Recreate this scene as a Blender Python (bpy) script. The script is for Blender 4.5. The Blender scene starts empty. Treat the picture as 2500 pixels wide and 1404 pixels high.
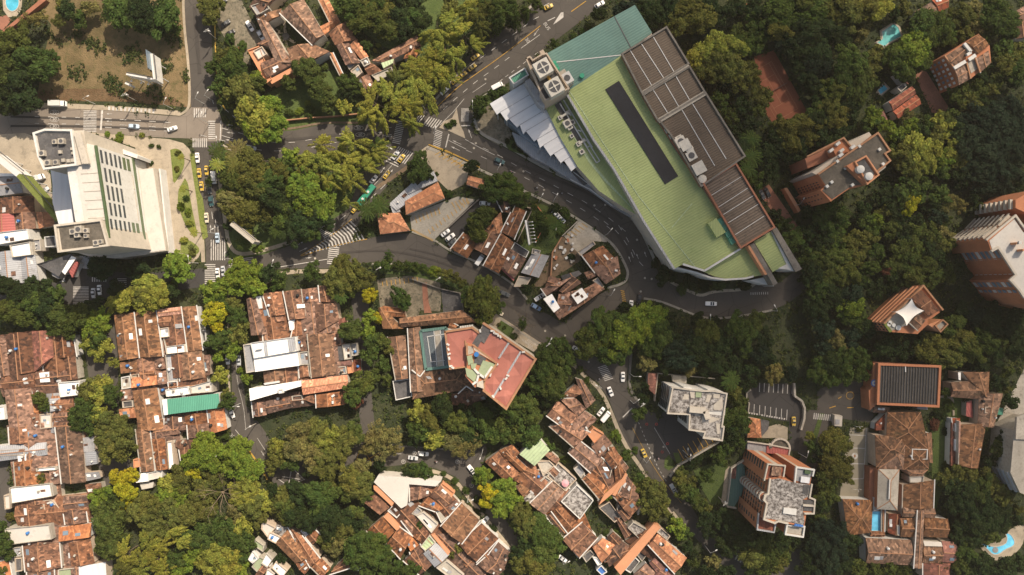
import bpy, math, random
import numpy as np
from mathutils import Vector, Matrix

# ------------------------------------------------------------------ camera, sky, sun, exposure
H = 310.0          # flying height (m)
S = 0.185          # metres on the ground per photo pixel
scene = bpy.context.scene
cam_d = bpy.data.cameras.new('camera'); cam = bpy.data.objects.new('camera', cam_d)
scene.collection.objects.link(cam); scene.camera = cam
cam.location = (0, 0, H); cam.rotation_euler = (0, 0, 0)
cam_d.sensor_width = 36; cam_d.sensor_fit = 'HORIZONTAL'
cam_d.lens = 36 * H / (2500 * S)
cam_d.clip_start = 1; cam_d.clip_end = 20000

HAZE = 0.00007
CLOUD_D = 0.0055; CLOUDS = [(40, 35, 95, 100, 45), (75, 55, 75, 80, 45), (5, 15, 75, 65, 40), (168, 10, 112, 150, 42), (145, -75, 120, 80, 34)]   # (x, y on the ground they shade, radii)
AZ = math.radians(33); EL = math.radians(45)
w = bpy.data.worlds.new('World'); scene.world = w; w.use_nodes = True
nt = w.node_tree; bg = nt.nodes['Background']
sky = nt.nodes.new('ShaderNodeTexSky'); sky.sky_type = 'NISHITA'; sky.sun_disc = False
sky.sun_elevation = EL; sky.sun_rotation = AZ; sky.air_density = 1.0; sky.dust_density = 2.5
tn_ = nt.nodes.new('ShaderNodeMix'); tn_.data_type = 'RGBA'; tn_.blend_type = 'MULTIPLY'; tn_.inputs[0].default_value = 1; tn_.inputs[7].default_value = (1.12, .98, .80, 1)   # warm white balance
nt.links.new(sky.outputs[0], tn_.inputs[6]); nt.links.new(tn_.outputs[2], bg.inputs[0]); bg.inputs[1].default_value = 0.11
sd = bpy.data.lights.new('sun', 'SUN'); sun = bpy.data.objects.new('sun', sd)
scene.collection.objects.link(sun)
sd.energy = 4.8; sd.angle = math.radians(0.6); sd.color = (1.0, 0.86, 0.69)
sdir = Vector((math.sin(AZ) * math.cos(EL), math.cos(AZ) * math.cos(EL), math.sin(EL)))
sun.location = sdir * 500
sun.rotation_euler = sdir.to_track_quat('Z', 'Y').to_euler()
scene.view_settings.view_transform = 'Standard'; scene.view_settings.look = 'None'
scene.view_settings.exposure = 0.58; scene.view_settings.gamma = 1.0
scene.cycles.max_bounces = 5; scene.cycles.diffuse_bounces = 3; scene.cycles.transmission_bounces = 3
scene.cycles.volume_bounces = 0

rnd = random.Random(7)
COL = scene.collection
OCC = []
AUTO = []   # (object, photo point, description, category, group) labelled at the end from what stands near

# ------------------------------------------------------------------ pixel -> world
REG = dict(a=(0, 0), b=(500, 0), c=(1000, 0), d=(1500, 0), e=(1980, 0),
           f=(0, 340), g=(500, 340), h=(1000, 340), i=(1500, 340), j=(1980, 340),
           k=(0, 690), l=(500, 690), m=(1000, 690), n=(1500, 690), o=(1980, 690),
           p=(0, 1044), q=(500, 1044), r=(1000, 1044), s=(1500, 1044), t=(1980, 1044), z=(0, 0),
           u=(1890, 300, 5.85), v=(2280, 460, 5.013), w=(1760, 1060, 5.4), x=(1580, 890, 7.018), y=(1160, 100, 7.021))
def px(reg, x, y):
    ox, oy = REG[reg][:2]; k = 1.0 if reg == 'z' else REG[reg][2] if len(REG[reg]) > 2 else 3.9
    return (ox + x / k, oy + y / k)
def W(p, z=0.0):
    k = S * (H - z) / H
    return Vector(((p[0] - 1250) * k, (702 - p[1]) * k, z))
def pts(reg, *c):
    return [px(reg, c[i], c[i + 1]) for i in range(0, len(c), 2)]
def Zp(*c): return pts('z', *c)

# ------------------------------------------------------------------ materials
def nmix(nt, a, b, f):
    n = nt.nodes.new('ShaderNodeMix'); n.data_type = 'RGBA'
    for s, v in ((6, a), (7, b), (0, f)):
        if isinstance(v, (tuple, list)): n.inputs[s].default_value = (*v[:3], 1)
        elif isinstance(v, (int, float)): n.inputs[s].default_value = v
        else: nt.links.new(v, n.inputs[s])
    return n.outputs[2]
def noise(nt, vec, scale, detail=3, rough=0.6):
    n = nt.nodes.new('ShaderNodeTexNoise'); n.inputs['Scale'].default_value = scale
    n.inputs['Detail'].default_value = detail; n.inputs['Roughness'].default_value = rough
    if vec is not None: nt.links.new(vec, n.inputs['Vector'])
    return n.outputs[0]
def ramp(nt, f, a, b, ca=(0, 0, 0), cb=(1, 1, 1)):
    n = nt.nodes.new('ShaderNodeValToRGB'); e = n.color_ramp.elements
    e[0].position = a; e[1].position = b; e[0].color = (*ca, 1); e[1].color = (*cb, 1)
    nt.links.new(f, n.inputs[0]); return n.outputs[0]
def math_(nt, op, a, b=None):
    n = nt.nodes.new('ShaderNodeMath'); n.operation = op
    for i, v in ((0, a), (1, b)):
        if v is None: continue
        if isinstance(v, (int, float)): n.inputs[i].default_value = v
        else: nt.links.new(v, n.inputs[i])
    return n.outputs[0]
MATS = {}
def base_mat(name, rough=0.85, metal=0.0):
    m = bpy.data.materials.new(name); m.use_nodes = True; nt = m.node_tree
    b = nt.nodes['Principled BSDF']; b.inputs['Roughness'].default_value = rough
    b.inputs['Metallic'].default_value = metal; b.inputs['Specular IOR Level'].default_value = 0.3
    MATS[name] = m
    return m, nt, b
def pos(nt):
    n = nt.nodes.new('ShaderNodeNewGeometry'); return n.outputs['Position']
def uv(nt):
    n = nt.nodes.new('ShaderNodeUVMap'); n.uv_map = 'UVMap'; return n.outputs[0]
def bump(nt, b, h, dist=0.1, strength=0.6):
    n = nt.nodes.new('ShaderNodeBump'); n.inputs['Distance'].default_value = dist
    n.inputs['Strength'].default_value = strength
    nt.links.new(h, n.inputs['Height']); nt.links.new(n.outputs[0], b.inputs['Normal'])

def plain(name, col, var=0.25, s1=0.15, s2=1.6, rough=0.85, stain=None, stain_amt=0.0, metal=0.0, bmp=0.0):
    """mottled surface: two scales of noise about one colour, plus optional stains"""
    m, nt, b = base_mat(name, rough, metal); p = pos(nt)
    lo = tuple(c * (1 - var) for c in col); hi = tuple(min(1, c * (1 + var)) for c in col)
    c1 = nmix(nt, lo, hi, ramp(nt, noise(nt, p, s1, 4), 0.3, 0.7))
    f2 = noise(nt, p, s2, 3)
    c2 = nmix(nt, c1, tuple(c * (1 - var * 1.3) for c in col), ramp(nt, f2, 0.48, 0.75))
    if stain:
        c2 = nmix(nt, c2, stain, ramp(nt, noise(nt, p, s1 * 2.7, 5, 0.7), 0.55 - stain_amt * 0.12, 0.72 - stain_amt * 0.1))
    nt.links.new(c2, b.inputs['Base Color'])
    if bmp: bump(nt, b, f2, bmp)
    return m

def tiles(name, c_lo, c_hi, c_dark, period=0.46, moss=None):
    m, nt, b = base_mat(name, 0.9); u = uv(nt); p = pos(nt)
    sep = nt.nodes.new('ShaderNodeSeparateXYZ'); nt.links.new(u, sep.inputs[0])
    stripe = math_(nt, 'SINE', math_(nt, 'MULTIPLY', sep.outputs[0], 2 * math.pi / period))
    # individual tiles: stretched random cells
    comb = nt.nodes.new('ShaderNodeCombineXYZ')
    nt.links.new(math_(nt, 'MULTIPLY', sep.outputs[0], 1.15), comb.inputs[0])
    nt.links.new(math_(nt, 'MULTIPLY', sep.outputs[1], 0.75), comb.inputs[1])
    vor = nt.nodes.new('ShaderNodeTexVoronoi'); vor.inputs['Scale'].default_value = 1.0
    nt.links.new(comb.outputs[0], vor.inputs['Vector'])
    sc = nt.nodes.new('ShaderNodeSeparateColor'); nt.links.new(vor.outputs['Color'], sc.inputs[0])
    c = nmix(nt, c_lo, c_hi, ramp(nt, noise(nt, p, 0.22, 5, 0.65), 0.32, 0.68))
    c = nmix(nt, c, tuple(min(1, x * 1.4) for x in c_hi), ramp(nt, sc.outputs[0], 0.72, 0.86))
    c = nmix(nt, c, c_dark, math_(nt, 'MULTIPLY', ramp(nt, sc.outputs[1], 0.55, 0.85), 0.8))
    c = nmix(nt, c, c_dark, math_(nt, 'MULTIPLY', ramp(nt, noise(nt, p, 0.4, 6, 0.72), 0.5, 0.7), 0.75))
    st = nmix(nt, c, c_dark, math_(nt, 'MULTIPLY', ramp(nt, stripe, 0.2, 1.0), 0.45))
    # ramp takes 0..1, sine is -1..1: dark valley only on the negative half
    if moss: st = nmix(nt, st, moss, ramp(nt, noise(nt, p, 0.12, 6, 0.7), 0.58, 0.72))
    oi = nt.nodes.new('ShaderNodeObjectInfo'); hv = nt.nodes.new('ShaderNodeHueSaturation'); nt.links.new(st, hv.inputs['Color']); k_ = .3 if name == 'tile_orange' else 1
    nt.links.new(math_(nt, 'ADD', math_(nt, 'MULTIPLY', oi.outputs['Random'], 0.55 * k_), 1 - .32 * k_), hv.inputs['Value']); nt.links.new(math_(nt, 'ADD', math_(nt, 'MULTIPLY', math_(nt, 'FRACT', math_(nt, 'MULTIPLY', oi.outputs['Random'], 7.3)), 0.4 * k_), 1 - .28 * k_), hv.inputs['Saturation'])
    nt.links.new(hv.outputs[0], b.inputs['Base Color'])
    bump(nt, b, stripe, 0.08, 0.7)
    return m

def ribbed(name, col, period=0.9, var=0.12, stain=None, rough=0.6, depth=0.35, metal=0.0, amt=0.0):
    m, nt, b = base_mat(name, rough, metal); u = uv(nt); p = pos(nt)
    sep = nt.nodes.new('ShaderNodeSeparateXYZ'); nt.links.new(u, sep.inputs[0])
    st = math_(nt, 'SINE', math_(nt, 'MULTIPLY', sep.outputs[0], 2 * math.pi / period))
    lo = tuple(c * (1 - var) for c in col); hi = tuple(min(1, c * (1 + var)) for c in col)
    c = nmix(nt, lo, hi, ramp(nt, noise(nt, p, 0.08, 4), 0.3, 0.7))
    c = nmix(nt, c, tuple(x * 0.55 for x in col), math_(nt, 'MULTIPLY', ramp(nt, st, 0.3, 1.0), depth))
    if stain: c = nmix(nt, c, stain, ramp(nt, noise(nt, p, 0.35, 6, 0.75), 0.52 - amt, 0.75 - amt))
    nt.links.new(c, b.inputs['Base Color']); bump(nt, b, st, 0.08, 0.5)
    return m

tiles('tile', (0.19, 0.082, 0.043), (0.315, 0.15, 0.08), (0.065, 0.034, 0.023))
tiles('tile_brown', (0.175, 0.085, 0.046), (0.28, 0.15, 0.082), (0.07, 0.042, 0.028), moss=(0.12, 0.09, 0.05))
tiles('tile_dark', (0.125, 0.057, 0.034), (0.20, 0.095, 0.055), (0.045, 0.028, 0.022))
tiles('tile_red', (0.21, 0.07, 0.045), (0.30, 0.10, 0.06), (0.11, 0.045, 0.032))
tiles('tile_orange', (0.42, 0.17, 0.075), (0.55, 0.24, 0.11), (0.28, 0.11, 0.055))
tiles('tile_pink', (0.46, 0.22, 0.14), (0.56, 0.29, 0.19), (0.34, 0.15, 0.10), period=0.7)
ribbed('metal_green', (0.30, 0.36, 0.15), 1.1, stain=(0.235, 0.30, 0.115), depth=0.2)
ribbed('metal_teal', (0.105, 0.20, 0.175), 1.1, stain=(0.08, 0.16, 0.145), depth=0.2)
ribbed('metal_seagreen', (0.08, 0.27, 0.19), 0.8)
ribbed('metal_pale_green', (0.38, 0.47, 0.28), 1.3, stain=(0.2, 0.25, 0.18))
ribbed('metal_grey', (0.33, 0.34, 0.36), 0.9, 0.2, stain=(0.18, 0.17, 0.16))
ribbed('metal_white', (0.62, 0.63, 0.65), 2.6, 0.04, depth=0.1)
ribbed('metal_red', (0.33, 0.10, 0.09), 1.2)
ribbed('deck_brown', (0.105, 0.078, 0.056), 1.0, 0.25, stain=(0.055, 0.042, 0.034), depth=0.6)
ribbed('deck_dark', (0.13, 0.10, 0.078), 1.1, 0.25, stain=(0.04, 0.033, 0.028), depth=1.0, rough=0.8)
ribbed('corrugated_dark', (0.055, 0.055, 0.058), 1.1, 0.2, stain=(0.10, 0.10, 0.10), depth=0.8)
ribbed('blue_sheet', (0.05, 0.15, 0.42), 0.8)
plain('roof_rose', (0.35, 0.135, 0.105), 0.08, 0.1, 0.6, stain=(0.28, 0.11, 0.085))
plain('roof_green_flat', (0.27, 0.32, 0.2), 0.12)
plain('concrete', (0.36, 0.33, 0.28), 0.22, 0.12, 1.2, stain=(0.2, 0.18, 0.15))
plain('concrete_dark', (0.17, 0.155, 0.135), 0.3, 0.2, 1.5, stain=(0.09, 0.08, 0.07))
plain('concrete_mossy', (0.40, 0.38, 0.36), 0.35, 0.3, 1.2, stain=(0.075, 0.065, 0.06), stain_amt=1.3)
plain('paving_tan', (0.34, 0.29, 0.22), 0.15, 0.1, 1.5, stain=(0.22, 0.19, 0.145), stain_amt=.4)
plain('paving_grey', (0.30, 0.28, 0.24), 0.2, 0.15, 1.5, stain=(0.18, 0.165, 0.14))
plain('paving_red', (0.26, 0.12, 0.08), 0.2, 0.2, 1.5)
plain('patio_stone', (0.19, 0.165, 0.12), 0.4, 0.3, 1.2, stain=(0.07, 0.07, 0.05), stain_amt=0.6)
plain('kerb_yellow', (0.42, 0.27, 0.05), 0.35, 0.5, 2)
plain('wall_white', (0.55, 0.545, 0.52), 0.08, 0.2, 1.0, stain=(0.42, 0.40, 0.36))
plain('wall_cream', (0.44, 0.40, 0.34), 0.1, 0.2, 1.0, stain=(0.31, 0.28, 0.24))
plain('wall_tan', (0.44, 0.36, 0.28), 0.1, 0.2, 1.0)
plain('white_roof', (0.80, 0.79, 0.76), 0.06, 0.2, 1.0, stain=(0.62, 0.61, 0.6), rough=0.7)
plain('cream_roof', (0.50, 0.475, 0.435), 0.07, 0.1, 0.9, stain=(0.38, 0.36, 0.33))
plain('grey_roof', (0.27, 0.27, 0.28), 0.2, 0.2, 1.2, stain=(0.14, 0.14, 0.15))
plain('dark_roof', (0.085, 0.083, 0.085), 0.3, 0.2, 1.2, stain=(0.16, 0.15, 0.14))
plain('bitumen', (0.10, 0.088, 0.072), 0.3, 0.2, 1.2, stain=(0.15, 0.13, 0.105))
plain('tarp_black', (0.022, 0.023, 0.028), 0.2, 0.2, 1.2)
plain('brick', (0.40, 0.165, 0.085), 0.12, 0.2, 2.0)
plain('brick_dark', (0.27, 0.115, 0.07), 0.15, 0.2, 2.0)
plain('terracotta_paint', (0.50, 0.24, 0.13), 0.08, 0.2, 1)
plain('ridge_tile', (0.34, 0.18, 0.10), 0.2, 0.5, 2)
plain('mullion', (0.55, 0.53, 0.5), 0.05)
plain('metal_light', (0.55, 0.55, 0.54), 0.1, rough=0.5)
plain('metal_dark', (0.08, 0.08, 0.085), 0.2, rough=0.5)
plain('machine_cream', (0.58, 0.55, 0.48), 0.12, 0.6, 2)
plain('paint_white', (0.46, 0.44, 0.41), 0.18, 0.4, 2.5, stain=(0.2, 0.19, 0.18))
plain('paint_yellow', (0.46, 0.27, 0.05), 0.25, 0.4, 2.5, stain=(0.2, 0.14, 0.06))
plain('tank_blue', (0.04, 0.16, 0.42), 0.1, rough=0.4)
plain('plastic_green', (0.03, 0.28, 0.17), 0.1, rough=0.4)
plain('red_plastic', (0.5, 0.06, 0.04), 0.1, rough=0.4)
plain('pink_fabric', (0.62, 0.3, 0.33), 0.05)
plain('canvas', (0.75, 0.72, 0.67), 0.04, 0.2, 1)
plain('trunk', (0.11, 0.085, 0.06), 0.25, 0.8, 3)
plain('dead_wood', (0.20, 0.155, 0.105), 0.2, 0.8, 3)
plain('clay', (0.19, 0.065, 0.036), 0.1, 0.08, 0.6)
plain('court_grey', (0.26, 0.235, 0.18), 0.07, 0.08, 0.6)
plain('rubber', (0.02, 0.02, 0.02), 0.1)
plain('skin', (0.35, 0.2, 0.13), 0.05); plain('cloth', (0.3, 0.3, 0.34), 0.1)
plain('soil', (0.16, 0.115, 0.075), 0.3, 0.1, 0.9, stain=(0.1, 0.075, 0.05))
plain('lamp_grey', (0.42, 0.42, 0.4), 0.05, rough=0.5)

def asphalt(name, c, patch):
    m, nt, b = base_mat(name, 0.88); p = pos(nt)
    col = nmix(nt, tuple(x * 0.85 for x in c), tuple(x * 1.2 for x in c), ramp(nt, noise(nt, p, 0.035, 5, 0.6), 0.35, 0.65))
    col = nmix(nt, col, patch, math_(nt, 'MULTIPLY', ramp(nt, noise(nt, p, 0.09, 6, 0.7), 0.5, 0.75), 0.7))
    v = nt.nodes.new('ShaderNodeTexVoronoi'); v.feature = 'DISTANCE_TO_EDGE'; v.inputs['Scale'].default_value = 0.09
    nt.links.new(p, v.inputs['Vector'])
    col = nmix(nt, tuple(x * 0.45 for x in c), col, ramp(nt, v.outputs['Distance'], 0.0, 0.012))
    col = nmix(nt, col, tuple(x * 1.6 for x in c), math_(nt, 'MULTIPLY', noise(nt, p, 2.5, 2), 0.35))
    nt.links.new(col, b.inputs['Base Color'])
    return m
asphalt('asphalt', (0.060, 0.054, 0.048), (0.105, 0.092, 0.078))
asphalt('asphalt_sunlit', (0.17, 0.145, 0.12), (0.22, 0.19, 0.155))  # west avenue's sunlit brightness put into its own asphalt colour
asphalt('asphalt_track', (0.046, 0.041, 0.037), (0.06, 0.054, 0.047))
asphalt('asphalt_black', (0.04, 0.038, 0.037), (0.055, 0.05, 0.047))

def lawn(name, a, b_, c_, s=0.12):
    m, nt, b = base_mat(name, 0.95); p = pos(nt)
    col = nmix(nt, a, b_, ramp(nt, noise(nt, p, s, 6, 0.65), 0.35, 0.65))
    col = nmix(nt, col, c_, ramp(nt, noise(nt, p, s * 6, 5, 0.7), 0.5, 0.7))
    nt.links.new(col, b.inputs['Base Color']); bump(nt, b, noise(nt, p, 1.5, 4), 0.5, 0.8)
    return m
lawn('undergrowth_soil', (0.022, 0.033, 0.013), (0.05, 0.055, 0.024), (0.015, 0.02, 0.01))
lawn('lawn', (0.055, 0.085, 0.022), (0.08, 0.11, 0.03), (0.04, 0.06, 0.02))
lawn('lawn_bright', (0.13, 0.16, 0.035), (0.17, 0.19, 0.05), (0.08, 0.11, 0.025))
lawn('dry_grass', (0.075, 0.06, 0.026), (0.21, 0.15, 0.078), (0.07, 0.07, 0.025), 0.055)
lawn('dry_grass_dark', (0.10, 0.06, 0.03), (0.15, 0.10, 0.055), (0.06, 0.045, 0.02), 0.15)

def water(name, col):
    m, nt, b = base_mat(name, 0.12); p = pos(nt)
    c = nmix(nt, col, tuple(min(1, x * 1.5 + 0.03) for x in col), ramp(nt, noise(nt, p, 0.25, 4), 0.35, 0.65))
    nt.links.new(c, b.inputs['Base Color']); bump(nt, b, noise(nt, p, 1.2, 2), 0.05)
    return m
water('pool_blue', (0.05, 0.30, 0.42)); water('pool_turquoise', (0.09, 0.33, 0.33)); water('pool_bright', (0.10, 0.40, 0.60))

def glass(name, col, rough=0.15):
    m, nt, b = base_mat(name, rough); b.inputs['Specular IOR Level'].default_value = 0.6
    c = nmix(nt, col, tuple(x * 1.8 for x in col), noise(nt, pos(nt), 0.6, 2))
    nt.links.new(c, b.inputs['Base Color'])
    return m
glass('glass', (0.035, 0.042, 0.05)); glass('glass_green', (0.05, 0.075, 0.035)); glass('glass_blue', (0.12, 0.16, 0.2), 0.2)
m, nt_, b_ = base_mat('court_glass', 0.25)
b_.inputs['Base Color'].default_value = (0.15, 0.18, 0.2, 1); b_.inputs['Alpha'].default_value = 0.6

def leaf_mat(name, trans=0.36):
    m, nt, b = base_mat(name, 0.75)
    oi = nt.nodes.new('ShaderNodeObjectInfo'); g = nt.nodes.new('ShaderNodeNewGeometry')
    r = g.outputs['Random Per Island']
    hs = nt.nodes.new('ShaderNodeHueSaturation')
    nt.links.new(oi.outputs['Color'], hs.inputs['Color'])
    nt.links.new(math_(nt, 'ADD', math_(nt, 'MULTIPLY', r, 0.8), 0.6), hs.inputs['Value'])
    nz = noise(nt, g.outputs['Position'], 0.35, 4)
    nt.links.new(math_(nt, 'ADD', math_(nt, 'MULTIPLY', nz, 0.12), 0.44), hs.inputs['Hue'])
    nt.links.new(hs.outputs[0], b.inputs['Base Color'])
    b.inputs['Specular IOR Level'].default_value = 0.12
    t = nt.nodes.new('ShaderNodeBsdfTranslucent'); nt.links.new(hs.outputs[0], t.inputs[0])
    mx = nt.nodes.new('ShaderNodeMixShader'); mx.inputs[0].default_value = trans
    nt.links.new(b.outputs[0], mx.inputs[1]); nt.links.new(t.outputs[0], mx.inputs[2])
    nt.links.new(mx.outputs[0], nt.nodes['Material Output'].inputs[0])
    return m
leaf_mat('leaf'); leaf_mat('leaf_mass')
for n_ in [n for n in MATS['leaf_mass'].node_tree.nodes if n.type == 'OBJECT_INFO']:
    at_ = MATS['leaf_mass'].node_tree.nodes.new('ShaderNodeAttribute'); at_.attribute_name = 'tint'
    MATS['leaf_mass'].node_tree.links.new(at_.outputs['Color'], [n for n in MATS['leaf_mass'].node_tree.nodes if n.type == 'HUE_SAT'][0].inputs['Color'])
def paint_mat(name):
    m, nt, b = base_mat(name, 0.35); oi = nt.nodes.new('ShaderNodeObjectInfo')
    nt.links.new(oi.outputs['Color'], b.inputs['Base Color']); b.inputs['Specular IOR Level'].default_value = 0.5
    return m
paint_mat('car_paint')

# ------------------------------------------------------------------ object helpers
def auto_uv(me, ang=0.0):
    uvl = me.uv_layers.new(name='UVMap')
    ca, sa = math.cos(ang), math.sin(ang)
    for poly in me.polygons:
        n = poly.normal
        d = Vector((n.x, n.y, 0))
        if n.z < 0.02 or d.length < 0.02:
            if abs(n.z) > 0.5: u, v = Vector((ca, sa, 0)), Vector((-sa, ca, 0))
            else: u, v = Vector((-n.y, n.x, 0)).normalized(), Vector((0, 0, 1))
        else:
            u = Vector((-n.y, n.x, 0)).normalized(); v = n.cross(u)
        for li in poly.loop_indices:
            co = me.vertices[me.loops[li].vertex_index].co
            uvl.data[li].uv = (co.dot(u), co.dot(v))
def mesh(name, vs, fs, mat, parent=None, ang=0.0, doUV=True, smooth=False):
    me = bpy.data.meshes.new(name); me.from_pydata([tuple(v) for v in vs], [], fs); me.update()
    if doUV: auto_uv(me, ang)
    mats = mat if isinstance(mat, (list, tuple)) else [mat]
    for q in mats: me.materials.append(MATS[q])
    if smooth: me.polygons.foreach_set('use_smooth', [True] * len(me.polygons))
    o = bpy.data.objects.new(name, me); COL.objects.link(o)
    if parent: o.parent = parent
    return o
class MB:
    def __init__(s): s.v = []; s.f = []
    def add(s, vs, fs):
        k = len(s.v); s.v += [tuple(v) for v in vs]; s.f += [tuple(i + k for i in f) for f in fs]
    def box(s, c, d, ang=0.0):
        ca, sa = math.cos(ang), math.sin(ang); x, y, z = c; a, b, h = d[0] / 2, d[1] / 2, d[2] / 2
        vs = [(x + i * a * ca - j * b * sa, y + i * a * sa + j * b * ca, z + k * h) for k in (-1, 1) for i, j in ((-1, -1), (1, -1), (1, 1), (-1, 1))]
        s.add(vs, [(3, 2, 1, 0), (4, 5, 6, 7), (0, 1, 5, 4), (1, 2, 6, 5), (2, 3, 7, 6), (3, 0, 4, 7)])
    def prism(s, poly, z0, z1):
        """poly: list of Vectors (xy), ccw or cw"""
        n = len(poly); a = sum(poly[i][0] * poly[(i + 1) % n][1] - poly[(i + 1) % n][0] * poly[i][1] for i in range(n))
        if a < 0: poly = poly[::-1]
        vs = [(p[0], p[1], z0) for p in poly] + [(p[0], p[1], z1) for p in poly]
        s.add(vs, [tuple(range(n))[::-1], tuple(range(n, 2 * n))] + [(i, (i + 1) % n, n + (i + 1) % n, n + i) for i in range(n)])
    def bar(s, a, b, wd, ht=None):
        """box-section bar from a to b"""
        a, b = Vector(a), Vector(b); d = (b - a)
        if d.length < 1e-5: return
        d.normalize(); up = Vector((0, 0, 1)) if abs(d.z) < 0.9 else Vector((1, 0, 0))
        sx = d.cross(up).normalized() * wd / 2; sz = sx.cross(d).normalized() * (ht or wd) / 2
        vs = [a - sx - sz, a + sx - sz, a + sx + sz, a - sx + sz, b - sx - sz, b + sx - sz, b + sx + sz, b - sx + sz]
        s.add(vs, [(0, 1, 2, 3), (7, 6, 5, 4), (0, 4, 5, 1), (1, 5, 6, 2), (2, 6, 7, 3), (3, 7, 4, 0)])
    def tube(s, path, rad, n=6):
        rings = []
        for i, p in enumerate(path):
            p = Vector(p); q = Vector(path[min(i + 1, len(path) - 1)]) - Vector(path[max(i - 1, 0)])
            q.normalize(); up = Vector((1, 0, 0)) if abs(q.x) < 0.8 else Vector((0, 1, 0))
            a = q.cross(up).normalized(); b = q.cross(a)
            r = rad[i] if isinstance(rad, (list, tuple)) else rad
            rings.append([p + (a * math.cos(t) + b * math.sin(t)) * r for t in [2 * math.pi * k / n for k in range(n)]])
        vs = [v for r in rings for v in r]; fs = []
        for i in range(len(rings) - 1):
            for k in range(n):
                fs.append((i * n + k, i * n + (k + 1) % n, (i + 1) * n + (k + 1) % n, (i + 1) * n + k))
        fs.append(tuple(range(n))[::-1]); fs.append(tuple(range(len(vs) - n, len(vs)))); s.add(vs, fs)
    def cyl(s, c, r, h, n=20, r2=None):
        s.tube([c, (c[0], c[1], c[2] + h)], [r, r if r2 is None else r2], n)
    def build(s, name, mat, parent=None, **k): return mesh(name, s.v, s.f, mat, parent, **k)

def tag(o, label=None, cat=None, group=None, kind=None):
    if label: o['label'] = label
    if cat: o['category'] = cat
    if group: o['group'] = group
    if kind: o['kind'] = kind
    return o
def thing(name, label, cat, loc=(0, 0, 0), group=None):
    o = bpy.data.objects.new(name, None); COL.objects.link(o); o.location = loc; o.empty_display_size = 1
    return tag(o, label, cat, group)
def copy_tree(root, loc, rz=0.0, sc=(1, 1, 1), color=None):
    r = root.copy(); COL.objects.link(r); r.location = loc; r.rotation_euler = (0, 0, rz); r.scale = sc
    for ch in root.children:
        c = ch.copy(); COL.objects.link(c); c.parent = r
        if color is not None: c.color = color
        for g in ch.children:
            d = g.copy(); COL.objects.link(d); d.parent = c
            if color is not None: d.color = color
    return r
def world(poly, z=0.0): return [W(p, z) for p in poly]
def ccw(poly):
    a = sum(poly[i][0] * poly[(i + 1) % len(poly)][1] - poly[(i + 1) % len(poly)][0] * poly[i][1] for i in range(len(poly)))
    return poly if a > 0 else poly[::-1]
_zc = [0.02]
def sheet(name, poly, mat, parent=None, z=None, kind='structure', ang=0.0):
    if z is None: _zc[0] += 0.0018; z = _zc[0]
    if z < 4: OCC.append([(q.x, q.y) for q in world(poly)])
    p = ccw(world(poly, z)); o = mesh(name, p, [tuple(range(len(p)))], mat, parent, ang=ang)
    if kind and not parent: o['kind'] = kind
    return o
def slab(name, poly, z0, z1, mat, parent=None, ang=0.0):
    if z0 < 1: OCC.append([(q.x, q.y) for q in world(poly, z1)])
    b = MB(); b.prism(world(poly, z1), z0, z1); return b.build(name, mat, parent, ang=ang)
def smooth_line(p, it=2):
    for _ in range(it):
        q = [p[0]]
        for i in range(len(p) - 1):
            a, b = p[i], p[i + 1]
            q.append((a[0] * .75 + b[0] * .25, a[1] * .75 + b[1] * .25)); q.append((a[0] * .25 + b[0] * .75, a[1] * .25 + b[1] * .75))
        q.append(p[-1]); p = q
    return p
def offset_line(p, d):
    out = []
    for i in range(len(p)):
        a = p[max(i - 1, 0)]; b = p[min(i + 1, len(p) - 1)]
        dx, dy = b[0] - a[0], b[1] - a[1]; L = math.hypot(dx, dy) or 1
        out.append((p[i][0] - dy / L * d, p[i][1] + dx / L * d))
    return out
# ------------------------------------------------------------------ ground, roads, pavements
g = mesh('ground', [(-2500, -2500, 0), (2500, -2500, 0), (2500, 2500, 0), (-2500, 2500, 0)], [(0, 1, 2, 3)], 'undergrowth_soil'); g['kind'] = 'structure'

ROADS = {}
def road(key, name, poly, mat='asphalt'):
    ROADS[key] = sheet(name, poly, mat)
    return ROADS[key]
def ribbon(name, line, wd, mat, parent=None, z=None, it=2, kind='structure'):
    ln = smooth_line(line, it); a = offset_line(ln, -wd / 2); b = offset_line(ln, wd / 2)
    if z is None: _zc[0] += 0.0018; z = _zc[0]
    vs = world(a, z) + world(b, z); n = len(ln); OCC.append([(q.x, q.y) for q in world(a) + world(b)[::-1]])
    o = mesh(name, vs, [(i, i + n, i + n + 1, i + 1) for i in range(n - 1)], mat, parent)
    if kind and not parent: o['kind'] = kind
    return o
def kerbed(name, line, wd, mat='paving_grey', h=0.13, it=2, kind='structure'):
    """raised pavement strip: left edge of the line is the kerb; wd px to the right-hand side in the picture"""
    ln = smooth_line(line, it); b = offset_line(ln, wd); n = len(ln)
    A = world(ln, 0); B = world(b, 0); hz = h + _zc[0] * 0.3; _zc[0] += 0.002
    OCC.append([(p.x, p.y) for p in A] + [(p.x, p.y) for p in B[::-1]])
    vs = [(p.x, p.y, hz) for p in A] + [(p.x, p.y, hz) for p in B] + [(p.x, p.y, 0) for p in A] + [(p.x, p.y, 0) for p in B]
    fs = [(i, i + 1, i + n + 1, i + n) for i in range(n - 1)] + [(i, i + 2 * n, i + 2 * n + 1, i + 1) for i in range(n - 1)] + [(i + n, i + n + 1, i + 3 * n + 1, i + 3 * n) for i in range(n - 1)]
    o = mesh(name, vs, fs, mat); o['kind'] = kind
    return o

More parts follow.
